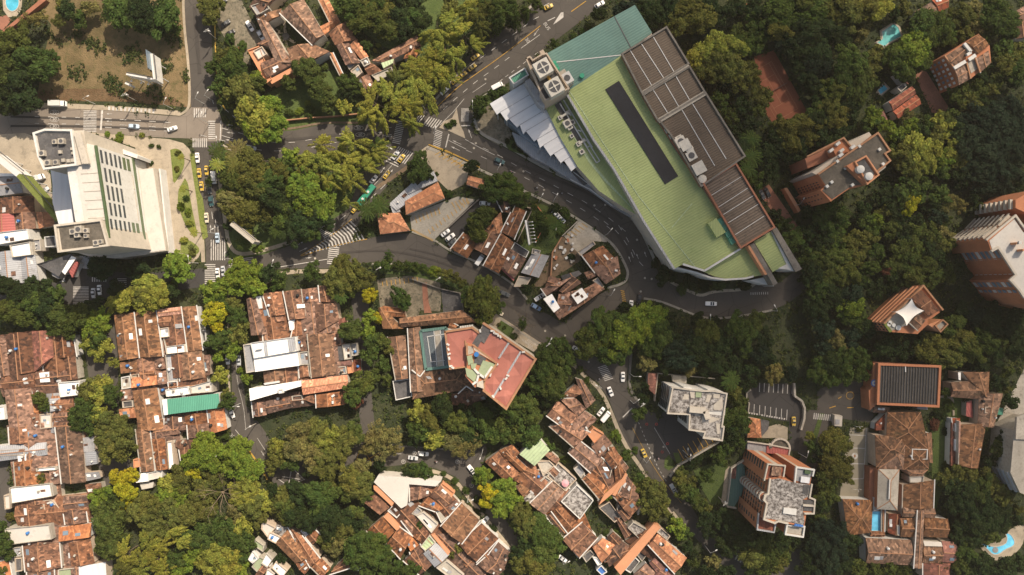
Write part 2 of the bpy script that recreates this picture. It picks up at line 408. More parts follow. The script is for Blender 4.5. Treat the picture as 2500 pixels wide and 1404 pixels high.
# bare and grassy patches
sheet('dry_hillside', Zp(80, 0, 450, 0, 458, 100, 468, 262, 300, 245, 90, 238, 105, 150, 125, 60), 'dry_grass')
sheet('scrub_bank', Zp(88, 224, 180, 216, 290, 218, 380, 228, 425, 238, 458, 262, 300, 248, 80, 246), 'dry_grass_dark')
sheet('park_lawn', Zp(545, 360, 700, 385, 880, 400, 930, 400, 860, 520, 780, 560, 640, 625, 560, 630, 548, 520), 'lawn')
sheet('garden_lawn', pts('b', 560, 900, 1000, 700, 1300, 660, 1500, 900, 1560, 1180, 1200, 1240, 760, 1260, 640, 1000), 'lawn')
sheet('upper_garden_lawn', Zp(800, 0, 1250, 0, 1200, 60, 1080, 140, 1010, 150, 930, 110, 860, 60), 'lawn')

road('west_avenue', 'west_avenue', Zp(-160, 258, 60, 262, 250, 268, 400, 282, 440, 284, 452, 278, 466, 262, 530, 262, 545, 300, 545, 345, 470, 345, 462, 338, 400, 336, 330, 332, 215, 322, 110, 320, 60, 332, -160, 345), 'asphalt_sunlit')
road('north_street', 'north_street', Zp(440, -80, 515, -80, 516, 60, 520, 180, 530, 262, 466, 262, 462, 160, 450, 60))
road('south_street', 'south_street', Zp(470, 345, 540, 345, 528, 372, 529, 440, 544, 545, 552, 600, 560, 640, 556, 690, 498, 696, 503, 640, 501, 581, 487, 463, 478, 390))
road('link_road', 'link_road', Zp(545, 300, 575, 318, 640, 325, 720, 318, 790, 303, 880, 305, 925, 300, 965, 290, 985, 250, 1010, 240, 1060, 243, 1061, 330, 1020, 378, 965, 375, 950, 345, 900, 350, 800, 370, 690, 390, 640, 388, 590, 375, 540, 345))
road('main_avenue', 'main_avenue', Zp(1330, -20, 1179, 115, 1061, 243, 1000, 292, 940, 360, 880, 430, 850, 510, 800, 545, 740, 590, 640, 622, 556, 640, 556, 694, 640, 655, 720, 650, 803, 650, 860, 585, 885, 520, 979, 417, 1020, 378, 1043, 355, 1100, 325, 1154, 300, 1154, 249, 1179, 228, 1241, 202, 1318, 128, 1436, 38, 1500, -20))
road('curved_avenue', 'curved_avenue', smooth_line(Zp(1043, 355, 1150, 300, 1164, 330, 1231, 359, 1302, 401, 1372, 437, 1436, 463, 1474, 489, 1508, 508, 1551, 545, 1577, 596, 1595, 642, 1612, 673, 1640, 694, 1685, 714, 1713, 725, 1745, 713, 1823, 709, 1850, 690, 1890, 700, 1950, 655, 1985, 650, 1965, 710, 1923, 741, 1885, 757, 1782, 776, 1720, 777, 1680, 762, 1615, 735, 1572, 728, 1530, 745, 1410, 792, 1369, 787, 1480, 705, 1530, 697, 1538, 668, 1526, 642, 1503, 599, 1474, 571, 1415, 532, 1359, 499, 1290, 466, 1218, 430, 1128, 389, 1060, 362), 1))
road('lower_road', 'lower_road', Zp(640, 625, 736, 610, 895, 583, 960, 570, 1005, 570, 1059, 589, 1097, 617, 1179, 650, 1256, 700, 1287, 736, 1303, 752, 1341, 769, 1369, 787, 1410, 788, 1460, 860, 1400, 882, 1323, 839, 1256, 798, 1213, 764, 1144, 692, 1077, 664, 1000, 640, 908, 640, 803, 655, 685, 656, 623, 652))
road('southeast_street', 'southeast_street', Zp(1385, 790, 1440, 770, 1500, 830, 1538, 857, 1531, 921, 1533, 959, 1570, 995, 1600, 1010, 1640, 1110, 1654, 1188, 1690, 1241, 1713, 1275, 1756, 1313, 1850, 1330, 1990, 1345, 2050, 1430, 1820, 1430, 1721, 1340, 1679, 1290, 1628, 1223, 1577, 1147, 1526, 1077, 1487, 977, 1462, 936, 1436, 916, 1400, 880))
road('cul_de_sac', 'cul_de_sac', Zp(640, 1100, 700, 1085, 860, 1080, 1000, 1093, 1085, 1100, 1180, 1070, 1190, 1100, 1160, 1180, 1190, 1215, 1290, 1340, 1270, 1360, 1144, 1206, 1113, 1164, 1064, 1144, 1000, 1134, 930, 1140, 860, 1130, 750, 1180, 680, 1190, 640, 1150))
road('alley_east', 'house_alley', Zp(562, 690, 590, 690, 590, 880, 600, 990, 651, 1059, 690, 1140, 650, 1170, 560, 1050, 566, 960))
road('alley_middle', 'back_lane', Zp(196, 740, 285, 740, 288, 900, 290, 1000, 335, 1200, 270, 1200, 240, 1100, 222, 960, 205, 840), 'asphalt')
road('lane_cafe', 'narrow_lane', Zp(850, 700, 905, 690, 900, 760, 905, 940, 920, 1090, 880, 1090, 872, 900, 862, 760))
road('west_street', 'west_street', Zp(150, 650, 330, 668, 500, 655, 500, 700, 330, 722, 215, 748, 165, 742, -100, 760, -100, 690, 160, 690), 'asphalt_black')
road('side_lane', 'side_lane', Zp(-60, 1090, 22, 1120, 30, 1350, -60, 1400))
road('restaurant_drive', 'restaurant_drive', pts('h', 290, 880, 600, 600, 830, 560, 860, 660, 560, 760, 520, 880, 380, 1000), 'asphalt_black')
road('house_drive', 'house_drive', pts('h', 560, 1060, 700, 1080, 740, 1180, 640, 1220), 'asphalt')
road('apartment_parking', 'apartment_parking', pts('s', 380, 0, 480, -180, 640, -90, 1000, 60, 1000, 130, 880, 200, 600, 370, 530, 240, 440, 60), 'asphalt_black')
road('upper_parking', 'upper_parking', pts('n', 1290, 1020, 1400, 960, 1700, 960, 1715, 1080, 1790, 1150, 1810, 1260, 1800, 1600, 1660, 1600, 1660, 1330, 1270, 1240, 1265, 1060), 'asphalt_black')
road('school_yard', 'school_yard', pts('o', 60, 1020, 330, 930, 540, 920, 560, 1200, 600, 1260, 560, 1330, 320, 1300, 60, 1230), 'asphalt')
road('school_drive', 'school_drive', Zp(1965, 1000, 2040, 1005, 2010, 1075, 1980, 1200, 1955, 1330, 1930, 1330, 1945, 1180, 1950, 1080), 'asphalt')
road('hall_parking', 'hall_parking', pts('b', -40, -40, 330, -40, 420, 150, 560, 380, 480, 440, 420, 500, 440, 620, 360, 600, 280, 500, 200, 380, 60, 130), 'patio_stone')
sheet('red_driveway', Zp(2225, 165, 2262, 175, 2315, 260, 2305, 280, 2275, 275), 'paving_red')
sheet('tower_driveway', pts('i', 1380, 480, 1470, 430, 1750, 830, 1900, 1000, 1700, 900, 1560, 760, 1420, 580), 'paving_red')
sheet('hotel_forecourt', Zp(-40, 330, 60, 325, 115, 345, 120, 400, 130, 500, 150, 560, 60, 480, -40, 420), 'paving_tan')
sheet('plaza', smooth_line(Zp(215, 322, 330, 333, 440, 342, 470, 372, 478, 430, 488, 500, 500, 590, 480, 640, 440, 650, 395, 600, 330, 360), 1), 'paving_tan')
sheet('fountain_court', smooth_line(pts('c', 600, 930, 720, 1020, 760, 1000, 990, 1250, 930, 1360, 900, 1404, 760, 1340, 640, 1230, 590, 1080), 1), 'patio_stone')
sheet('gas_station_forecourt', pts('h', 170, 60, 480, 190, 560, 300, 540, 420, 380, 500, 260, 380, 200, 260, 60, 140), 'paving_tan')
sheet('car_park', pts('h', 0, 720, 340, 590, 460, 545, 630, 575, 390, 810, 220, 970, 20, 860), 'paving_grey')
sheet('corner_lot', pts('h', 1470, 920, 1610, 780, 1860, 920, 1880, 980, 1760, 970, 1590, 1080), 'concrete')
sheet('dirt_yard', pts('h', 1180, 1404, 1360, 1080, 1460, 920, 1600, 1080, 1640, 1150, 1340, 1340, 1250, 1404), 'soil')
sheet('back_garden', pts('h', 1000, 980, 1130, 700, 1200, 600, 1320, 640, 1480, 880, 1340, 1080, 1130, 1130), 'lawn')
sheet('front_yard', pts('m', 700, 380, 830, 300, 1260, 580, 1180, 660), 'paving_tan')
sheet('terrace_lot', pts('g', 1640, 1330, 2028, 1290, 2060, 1404, 2050, 1750, 1680, 1700), 'patio_stone')
sheet('garden_terrace', pts('h', 0, 1290, 290, 1340, 300, 1540, 290, 1640, 0, 1620), 'patio_stone')
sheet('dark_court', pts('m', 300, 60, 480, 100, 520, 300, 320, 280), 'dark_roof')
sheet('courtyard_lawn', pts('o', 1220, 1080, 1560, 1080, 1560, 1404, 1220, 1404), 'lawn')
sheet('school_lawn', pts('t', 1150, -100, 1330, -100, 1330, 360, 1180, 800, 1150, 800), 'lawn')
sheet('slope_lawn', pts('s', 750, 400, 960, 330, 1100, 380, 1030, 720, 930, 740, 830, 580), 'lawn')
sheet('house_forecourts', Zp(200, 1040, 290, 1060, 340, 1160, 260, 1190), 'asphalt')
sheet('clay_surround', pts('d', 1330, 540, 1520, 480, 1850, 1090, 1560, 1250, 1440, 1080), 'clay')
sheet('far_road', Zp(2420, 1060, 2500, 900, 2540, 900, 2540, 1120, 2440, 1140), 'concrete')

# pavements with kerbs (kerb line, width to the right-hand side of travel)
P_ = kerbed
P_('pavement', Zp(440, 283, 250, 268, 60, 262, -100, 258), 12, 'paving_tan')
P_('pavement', Zp(450, -40, 452, 60, 464, 160, 467, 250, 460, 272, 440, 283), 6, 'paving_tan')
P_('pavement', Zp(1330, -15, 1179, 112, 1061, 240), -6, 'paving_grey')
P_('pavement', Zp(1232, 206, 1182, 230, 1158, 250, 1152, 290, 1166, 328, 1232, 357, 1302, 399, 1372, 435, 1436, 461, 1500, 502, 1551, 543, 1577, 594, 1597, 642), -7, 'paving_grey')
P_('pavement', Zp(1043, 357, 1128, 391, 1218, 432, 1290, 468, 1359, 501, 1415, 534, 1474, 573, 1505, 601, 1528, 642, 1538, 668, 1528, 694, 1480, 707), 6, 'paving_grey')
P_('pavement', Zp(640, 690, 685, 658, 803, 657), 10, 'paving_tan')
P_('pavement', Zp(908, 642, 1000, 642, 1077, 666, 1144, 694, 1213, 767, 1256, 800, 1323, 841), 5, 'paving_grey')
P_('pavement', Zp(1005, 568, 1059, 587, 1097, 615, 1179, 648, 1256, 698, 1285, 733), -5, 'paving_grey')
P_('pavement', Zp(1400, 884, 1436, 920, 1462, 940, 1487, 981, 1526, 1080, 1577, 1150, 1628, 1226, 1679, 1292), 9, 'paving_tan')
P_('pavement', Zp(1538, 860, 1533, 921, 1536, 958, 1575, 1005), -6, 'concrete_dark')
P_('pavement', Zp(1572, 726, 1615, 733, 1680, 760, 1720, 775, 1782, 774, 1885, 755), 5, 'paving_grey')
P_('pavement', Zp(1612, 675, 1643, 696, 1685, 716, 1713, 727, 1742, 714, 1823, 711, 1846, 695), -7, 'paving_tan')
P_('pavement', Zp(545, 352, 590, 378, 640, 391, 690, 393, 740, 383), 7, 'paving_tan')
P_('pavement', Zp(575, 316, 640, 323, 720, 316, 790, 301, 880, 303), -5, 'soil')
P_('pavement', Zp(530, 375, 531, 440, 546, 545, 554, 600, 580, 628, 640, 618, 740, 586, 800, 541), -9, 'paving_tan')
P_('pavement', Zp(468, 372, 476, 392, 485, 463, 499, 581, 501, 640), 9, 'paving_tan')
P_('pavement', Zp(1085, 1099, 1000, 1092, 900, 1084), 4, 'concrete_dark')
P_('pavement', Zp(1000, 1136, 1064, 1146, 1113, 1166, 1144, 1208, 1270, 1362), 9, 'paving_tan')
P_('pavement', Zp(560, 700, 560, 880, 563, 960), 5, 'paving_tan')
P_('pavement', Zp(603, 1090, 633, 1131, 655, 1170), 4, 'kerb_yellow')
P_('pavement', Zp(523, 60, 527, 180, 533, 240, 550, 270), -3, 'kerb_yellow')
P_('pavement', Zp(1048, 352, 1128, 383, 1172, 408), 3, 'kerb_yellow')
P_('pavement', Zp(905, 462, 940, 440, 1000, 400, 1018, 382), 9, 'soil')
P_('traffic_island', Zp(1112, 262, 1122, 300, 1110, 325, 1078, 318, 1070, 305), 0.1, 'paving_tan')
def island(name, poly, mat, h=0.13):
    o = slab(name, poly, 0, h + _zc[0] * 0.3, mat); o['kind'] = 'structure'; return o
island('traffic_island', Zp(1115, 264, 1121, 300, 1132, 322, 1136, 338, 1118, 330, 1092, 318, 1072, 312, 1084, 296, 1104, 288), 'paving_tan')
island('traffic_island', Zp(2002, 1008, 2012, 1010, 1992, 1080, 1978, 1130, 1968, 1130, 1985, 1060), 'lawn')
for c_ in (pts('s', 480, 300, 520, 260, 560, 320, 570, 370, 520, 410, 475, 380), pts('s', 560, 240, 610, 240, 640, 320, 600, 360)):
    island('grass_island', c_, 'lawn')
island('planting_bed', smooth_line(pts('f', 1620, 100, 1680, 85, 1740, 120, 1760, 210, 1740, 300, 1690, 380, 1650, 430, 1640, 300), 1), 'lawn_bright')
island('planting_bed', smooth_line(pts('f', 1760, 370, 1790, 420, 1810, 560, 1840, 720, 1870, 850, 1880, 940, 1800, 880, 1730, 740, 1690, 600, 1700, 480), 1), 'lawn_bright')
island('planting_bed', smooth_line(pts('f', 1720, 930, 1800, 960, 1890, 1020, 1900, 1080, 1830, 1110, 1720, 1080), 1), 'lawn_bright')
island('grass_verge', pts('f', 1805, 140, 1850, 140, 1890, 440, 1900, 500, 1930, 560, 1980, 930, 1930, 960, 1900, 800, 1870, 560), 'lawn_bright')
island('planting_bed', smooth_line(pts('c', 610, 960, 720, 900, 900, 830, 940, 870, 800, 960, 720, 1020, 700, 1100, 640, 1120, 600, 1060), 1), 'lawn')
island('planting_bed', smooth_line(pts('h', 915, 20, 960, -10, 1200, 150, 1430, 290, 1480, 360, 1300, 250, 1180, 180, 960, 110, 920, 70), 1), 'lawn')
island('planting_bed', pts('g', 1480, 780, 1560, 740, 1620, 860, 1600, 920, 1500, 900), 'lawn')
island('brick_path', pts('m', 120, 0, 165, 0, 180, 180, 210, 290, 140, 290, 125, 150), 'paving_red')
island('roadside_bed', smooth_line(Zp(912, 642, 960, 646, 1040, 654, 1100, 676, 1150, 700, 1165, 720, 1140, 716, 1080, 690, 1000, 672, 930, 668), 1), 'lawn')
island('flower_bed', pts('m', 830, 430, 870, 360, 1000, 440, 940, 520), 'lawn')

# ------------------------------------------------------------------ painted markings (children of their road)
def segs(line):
    out = []; L = 0
    for i in range(len(line) - 1):
        d = math.hypot(line[i + 1][0] - line[i][0], line[i + 1][1] - line[i][1]); out.append((L, d, line[i], line[i + 1])); L += d
    return out, L
def at(sg, s):
    for L, d, a, b in sg:
        if s <= L + d or (L, d, a, b) == sg[-1]:
            t = (s - L) / (d or 1); return (a[0] + (b[0] - a[0]) * t, a[1] + (b[1] - a[1]) * t), ((b[0] - a[0]) / (d or 1), (b[1] - a[1]) / (d or 1))
def rot_quad(c, dx, dy, l, wd):
    nx, ny = -dy, dx
    return [(c[0] + dx * l * i / 2 + nx * wd * j / 2, c[1] + dy * l * i / 2 + ny * wd * j / 2) for i, j in ((-1, -1), (1, -1), (1, 1), (-1, 1))]
ZM = 0.2
def mk_mesh(name, polys, mat, parent, z=ZM):
    vs = []; fs = []
    for p in polys:
        p = ccw(world(p, z)); fs.append(tuple(range(len(vs), len(vs) + len(p)))); vs += p
    return mesh(name, vs, fs, mat, parent, doUV=False)
def dashes(rk, line, dl=11, gap=13, wd=1.3, mat='paint_white', name='lane_line', solid=False, it=2):
    ln = smooth_line(line, it)
    if solid:
        a = offset_line(ln, -wd / 2); b = offset_line(ln, wd / 2); n = len(ln); vs = world(a, ZM) + world(b, ZM)
        return mesh(name, vs, [(i, i + n, i + n + 1, i + 1) for i in range(n - 1)], mat, ROADS[rk], doUV=False)
    sg, L = segs(ln); s = 0; ps = []
    while s + dl < L:
        c, d = at(sg, s + dl / 2); ps.append(rot_quad(c, d[0], d[1], dl, wd)); s += dl + gap
    return mk_mesh(name, ps, mat, ROADS[rk])
def zebra(rk, a, b, length, nb, frac=0.5, mat='paint_white', skew=None, name='zebra_crossing'):
    """bars laid from a to b (px); each bar is `length` px long, perpendicular (or along skew)"""
    dx, dy = b[0] - a[0], b[1] - a[1]; L = math.hypot(dx, dy); dx /= L; dy /= L
    ps = []; ux, uy = skew or (-dy, dx); bw = L / nb * frac
    for i in range(nb):
        t = (i + 0.5) / nb * L; c = (a[0] + dx * t, a[1] + dy * t)
        ps.append([(c[0] + dx * bw * i_ / 2 + ux * length * j / 2, c[1] + dy * bw * i_ / 2 + uy * length * j / 2) for i_, j in ((-1, -1), (1, -1), (1, 1), (-1, 1))])
    return mk_mesh(name, ps, mat, ROADS[rk])
def arrow(rk, c, ang, L=18, mat='paint_white', both=False):
    a = math.radians(ang); dx, dy = math.cos(a), math.sin(a); nx, ny = -dy, dx
    q = lambda u, v: (c[0] + dx * u + nx * v, c[1] + dy * u + ny * v)
    ps = [[q(-L / 2, -.5), q(L * .15, -.5), q(L * .15, .5), q(-L / 2, .5)], [q(L * .12, -2.1), q(L / 2, 0), q(L * .12, 2.1)]]
    return mk_mesh('arrow_marking', ps, mat, ROADS[rk])
def ring(rk, c, r, rx=1.0, txt=True, mat='paint_white'):
    n = 24; v = []; f = []
    for k in range(n):
        t = 2 * math.pi * k / n
        v += [W((c[0] + r * rx * math.cos(t), c[1] + r * math.sin(t)), ZM), W((c[0] + (r * rx - 1) * math.cos(t), c[1] + (r - 1) * math.sin(t)), ZM)]
    f = [(2 * k, 2 * k + 1, (2 * k + 3) % (2 * n), (2 * k + 2) % (2 * n)) for k in range(n)]
    k0 = len(v)
    o = mesh('round_marking', v, f, mat, ROADS[rk], doUV=False)
    return o
def text(rk, s, c, ang, size, mat='paint_white', name='road_lettering', z=ZM, parent=None):
    cu = bpy.data.curves.new(name, 'FONT'); cu.body = s; cu.size = size * S * 1.35; cu.align_x = 'CENTER'; cu.align_y = 'CENTER'
    o = bpy.data.objects.new(name, cu); COL.objects.link(o); cu.materials.append(MATS[mat])
    o.location = W(c, z); o.rotation_euler = (0, 0, math.radians(-ang)); o.parent = parent or ROADS[rk]
    return o
p1 = lambda r_, x, y: px(r_, x, y)

# west avenue
zebra('west_avenue', p1('a', 858, 1050), p1('a', 855, 1260), 32, 14, 0.45)
mk_mesh('stop_line', [pts('a', 965, 1050, 982, 1050, 968, 1240, 950, 1240)], 'paint_white', ROADS['west_avenue'])
for y in (1070, 1137, 1203): ring('west_avenue', p1('a', 518, y), 6, 1.9)
for y in (1070, 1137, 1203): text('west_avenue', '30', p1('a', 518, y), 0, 8)
for y in (1085, 1155): arrow('west_avenue', p1('a', 1040, y), 180, 14)
for y in (1110, 1175): dashes('west_avenue', pts('a', 330, y, 830, y + 10), 11, 22, it=0)
for y in (1138, 1190, 1222): dashes('west_avenue', pts('a', 1000, y - 10, 1640, y + 30), 16, 20, it=0)
zebra('west_avenue', p1('a', 1020, 1030), p1('a', 1480, 1060), 9, 12, 0.5)
zebra('west_avenue', p1('a', 1840, 1075), p1('a', 1965, 1075), 22, 6)
zebra('west_avenue', p1('b', 66, 1145), p1('b', 66, 1330), 17, 9)
zebra('west_avenue', p1('a', 1830, 1360), p1('a', 1975, 1360), 22, 8)
mk_mesh('stop_line', [pts('b', 148, 1150, 158, 1150, 152, 1345, 142, 1345)], 'paint_white', ROADS['link_road'])
# link road
dashes('link_road', pts('b', 160, 1220, 340, 1265, 560, 1350, 800, 1365, 1060, 1320, 1250, 1280, 1420, 1260), 16, 26)
dashes('link_road', pts('g', -40, -40, 120, 0, 330, 50, 480, 100, 700, 115, 900, 100, 1100, 60, 1300, 20, 1500, -20, 1850, -30), 16, 30)
dashes('link_road', pts('b', 160, 1290, 330, 1340, 460, 1400), 30, 6)
for y, x in ((1190, 245), (1265, 245), (1335, 235)): arrow('link_road', p1('b', x, y), 188, 20)
for x, y in ((1465, 1218), (1480, 1283)): ring('link_road', p1('b', x, y), 5.5, 2.2); text('link_road', '60', p1('b', x, y), -4, 7)
for x, y in ((1680, 1260), (1690, 1330)): arrow('link_road', p1('b', x, y), 172, 20)
for y in (1215, 1285): dashes('link_road', pts('b', 1530, y + 25, 1800, y - 5), 18, 28, it=0)
zebra('link_road', p1('b', 1870, 1150), p1('b', 1820, 1370), 20, 13, 0.45)
dashes('link_road', pts('b', 300, 1130, 60, 930, 90, 1000), 12, 12, mat='paint_white')
# main avenue
dashes('main_avenue', pts('c', 1330, 30, 1185, 105), 20, 8)
dashes('main_avenue', pts('c', 1230, 160, 1170, 190, 1080, 260, 950, 355, 830, 445, 700, 535, 560, 640, 440, 725), 15, 17, it=1)
dashes('main_avenue', pts('c', 1245, 245, 1100, 360, 860, 545, 640, 700, 480, 810, 300, 980, 200, 1080), mat='paint_yellow', solid=True, wd=1.5, it=1, name='centre_line')
dashes('main_avenue', pts('c', 1680, 10, 1540, 110), mat='paint_yellow', solid=True, wd=1.8, it=0, name='centre_line')
dashes('main_avenue', pts('c', 1385, 165, 1260, 225), 20, 6, wd=2, it=0)
dashes('main_avenue', pts('c', 1240, 330, 1060, 460), solid=True, it=0)
dashes('main_avenue', pts('c', 950, 545, 790, 665, 640, 770, 520, 870, 380, 990, 260, 1100), 14, 18, it=1)
dashes('main_avenue', pts('c', 1220, 500, 1010, 660, 850, 780, 740, 870), 9, 9, it=1)
dashes('main_avenue', pts('c', 730, 790, 600, 880), solid=True, it=0, wd=1)
dashes('main_avenue', pts('c', 520, 940, 420, 1060, 290, 1190), solid=True, it=0, wd=1.2)
text('main_avenue', 'BUS', p1('c', 1305, 250), 55, 9); text('main_avenue', '30', p1('c', 1120, 385), 55, 9)
arrow('main_avenue', p1('c', 1205, 310), 125, 22)
mk_mesh('hatched_marking', [pts('c', 1440, 120, 1465, 115, 1465, 165, 1400, 215, 1365, 235)], 'paint_white', ROADS['main_avenue'])
zebra('main_avenue', p1('c', 50, 1110), p1('c', 120, 1140), 24, 4, 0.45, skew=(-0.62, 0.78))
zebra('main_avenue', p1('c', 150, 1150), p1('c', 285, 1190), 26, 6, 0.45, skew=(-0.6, 0.8))
zebra('main_avenue', p1('c', 280, 1240), p1('c', 255, 1400), 19, 10, 0.45, skew=(0.93, 0.36))
zebra('main_avenue', p1('c', 492, 1065), p1('c', 568, 1065), 18, 7)
zebra('main_avenue', p1('c', 488, 1128), p1('c', 562, 1128), 15, 7)
mk_mesh('stop_line', [pts('c', 490, 1193, 578, 1190, 578, 1200, 490, 1203), pts('c', 368, 1275, 380, 1278, 348, 1404, 338, 1404)], 'paint_white', ROADS['main_avenue'])
arrow('main_avenue', p1('c', 575, 1270), 250, 24)
zebra('main_avenue', p1('g', 1800, 120), p1('g', 1950, 185), 35, 8, 0.45, skew=(-0.6, 0.8))
mk_mesh('stop_line', [pts('g', 1722, 210, 1728, 202, 1845, 258, 1840, 266), pts('g', 1745, 190, 1752, 183, 1850, 235, 1845, 242)], 'paint_white', ROADS['main_avenue'])
dashes('main_avenue', pts('g', 1780, 250, 1600, 450), solid=True, it=0, wd=1)
arrow('main_avenue', p1('g', 1695, 290), 305, 18); arrow('main_avenue', p1('g', 1770, 315), 305, 18)
dashes('main_avenue', pts('g', 1720, 430, 1500, 640, 1350, 715, 1180, 850), 17, 14, it=0)
zebra('main_avenue', p1('g', 1115, 830), p1('g', 1190, 940), 24, 8, 0.5, skew=(0.87, -0.5))
# chevron island between the two roads
hp = []; A = np.array(p1('g', 925, 1105)); B = np.array(p1('g', 1405, 765)); C = np.array(p1('g', 1540, 950))
for i in range(1, 19):
    t = i / 19; t2 = t + 0.022
    a1, a2 = A + (B - A) * t, A + (B - A) * min(1, t2); c1, c2 = A + (C - A) * t, A + (C - A) * min(1, t2)
    m1, m2 = (a1 + c1) / 2 + (C - A) * 0.03, (a2 + c2) / 2 + (C - A) * 0.03
    hp += [[tuple(a1), tuple(a2), tuple(m2), tuple(m1)], [tuple(m1), tuple(m2), tuple(c2), tuple(c1)]]
mk_mesh('chevron_marking', hp, 'paint_white', ROADS['main_avenue'])
dashes('main_avenue', pts('g', 910, 1108, 1200, 925, 1400, 760), mat='paint_yellow', solid=True, it=1, wd=1.4, name='edge_line')
dashes('main_avenue', pts('g', 920, 1112, 1200, 1020, 1545, 950), mat='paint_yellow', solid=True, it=1, wd=1.4, name='edge_line')
# curved avenue
for ln, it_ in ((pts('h', 560, 20, 850, 150, 1060, 280, 1340, 420, 1500, 510, 1680, 600, 1900, 750, 2060, 880), 2), (pts('h', 540, 105, 700, 170, 900, 270, 1060, 345, 1260, 450, 1460, 560, 1700, 700, 1900, 840, 2000, 940), 2)):
    dashes('curved_avenue', ln, 15, 24, wd=1.1, it=it_)
dashes('curved_avenue', pts('h', 370, 10, 540, 95), solid=True, it=0, wd=1.2); dashes('curved_avenue', pts('h', 530, 0, 620, 55, 810, 150), solid=True, it=1, wd=1.2)
for x, y in ((450, 30), (435, 88)): arrow('curved_avenue', p1('h', x, y), 205, 24)
dashes('curved_avenue', pts('h', 180, 50, 330, 95, 520, 190, 660, 265), mat='paint_yellow', solid=True, it=1, wd=1.6, name='edge_line')
dashes('curved_avenue', pts('i', -100, 780, 50, 900, 130, 1020, 180, 1120, 200, 1200), 14, 20, it=1)
dashes('curved_avenue', pts('i', 40, 820, 130, 960, 190, 1090, 240, 1180, 320, 1230), 14, 20, it=1)
for x, y in ((220, 1115), (145, 1140), (295, 1095)): arrow('curved_avenue', p1('i', x, y), 250, 14)
zebra('curved_avenue', p1('n', 75, 70), p1('n', 100, 205), 9, 7, 0.4, 'paint_yellow', name='rumble_strip', skew=(1, 0.2))
zebra('curved_avenue', p1('n', 1290, 105), p1('n', 1470, 100), 6, 9, 0.3, name='parking_line')
# lower road
zebra('lower_road', p1('g', 1232, 1020), p1('g', 1212, 1195), 26, 9, 0.5)
dashes('lower_road', pts('g', 720, 1215, 1000, 1170, 1180, 1140), solid=True, wd=1.6, it=0)
for x, y, a in ((905, 995, -30), (940, 1050, -25), (975, 1130, -5)): arrow('lower_road', p1('g', x, y), a, 22)
for x, y in ((860, 1010), (960, 1040)): pass
# south street
zebra('south_street', p1('g', 50, 1055), p1('g', 200, 1055), 50, 7, 0.42)
zebra('south_street', p1('g', 50, 1185), p1('g', 50, 1380), 26, 11, 0.45)
zebra('south_street', p1('g', 345, 1130), p1('g', 345, 1215), 60, 5, 0.45, skew=(0.99, -0.12))
for x in (55, 95, 125): arrow('south_street', p1('g', x, 850), 268, 20)
for x, y in ((66, 690), (80, 560), (100, 760)): dashes('south_street', pts('g', x, y, x + 10, y + 90), 18, 5, it=0)
# west street bars
zebra('west_street', p1('k', 770, 35), p1('k', 770, 210), 38, 12, 0.5)
zebra('west_street', p1('f', 870, 1335), p1('f', 1020, 1335), 11, 7, 0.5)
zebra('west_street', p1('f', 1150, 1320), p1('f', 1150, 1480), 28, 9, 0.45)
zebra('west_street', p1('k', 835, 210), p1('k', 900, 210), 14, 4, 0.4)
# south-east street
zebra('southeast_street', p1('m', 1830, 790), p1('m', 1900, 930), 22, 9, 0.42, skew=(0.95, -0.3))
dashes('southeast_street', pts('s', 170, 0, 330, 300, 470, 520, 640, 720), mat='paint_yellow', solid=True, wd=0.8, it=1, name='centre_line')
mk_mesh('stop_line', [pts('n', 75, 1280, 165, 1190, 172, 1198, 85, 1285)], 'paint_white', ROADS['southeast_street'])
dashes('southeast_street', pts('n', 230, 1330, 390, 1720, 500, 1900), 5, 6, it=1)
dashes('southeast_street', pts('s', 380, 0, 450, 120, 530, 250), solid=True, wd=1, it=0)
for x, y in ((505, 153), (455, 232)): ring('southeast_street', p1('s', x, y), 3.2, 1, mat='red_plastic')
for x, y in ((308, 1348), (400, 1348)): ring('southeast_street', p1('n', x, y), 3.2, 1, mat='red_plastic')
zebra('southeast_street', p1('s', 1150, 1230), p1('s', 1220, 1270), 12, 3, 0.5)
# parking bays
def bays(rk, a, b, n, L, ux, uy, mat='paint_white', wd=1.5, name='parking_line'):
    ps = []
    for i in range(n + 1):
        t = i / n; c = (a[0] + (b[0] - a[0]) * t + ux * L / 2, a[1] + (b[1] - a[1]) * t + uy * L / 2); ps.append(rot_quad(c, ux, uy, L, wd))
    return mk_mesh(name, ps, mat, ROADS[rk])
bays('upper_parking', p1('n', 1280, 1150), p1('n', 1645, 1210), 7, 25, -0.05, 1)
bays('upper_parking', p1('n', 1380, 1040), p1('n', 1690, 1060), 7, 22, 0.05, -1)
zebra('upper_parking', p1('n', 1275, 1240), p1('n', 1630, 1300), 4, 15, 0.55, name='wheel_stop')
bays('apartment_parking', p1('s', 660, 300), p1('s', 940, 140), 6, 28, -0.5, -0.87, 'paint_yellow')
zebra('apartment_parking', p1('s', 640, 320), p1('s', 980, 125), 2, 16, 0.6, 'paint_yellow', name='kerb_marking')
ROADS['car_park'] = bpy.data.objects['car_park']; ROADS['forecourt'] = bpy.data.objects['gas_station_forecourt']; ROADS['corner_lot'] = bpy.data.objects['corner_lot']
ROADS['terrace'] = bpy.data.objects['terrace_lot']; ROADS['yard'] = bpy.data.objects['front_yard']
bays('car_park', p1('h', 50, 735), p1('h', 270, 650), 6, 17, 0.3, 0.95, 'paint_yellow')
bays('car_park', p1('h', 200, 900), p1('h', 560, 620), 10, 12, -0.5, -0.87, 'paint_yellow')
bays('car_park', p1('h', 400, 600), p1('h', 540, 560), 4, 15, 0.5, 0.87, 'paint_yellow')
zebra('car_park', p1('h', 20, 860), p1('h', 225, 965), 5, 26, 0.5, 'paint_yellow', name='kerb_marking')
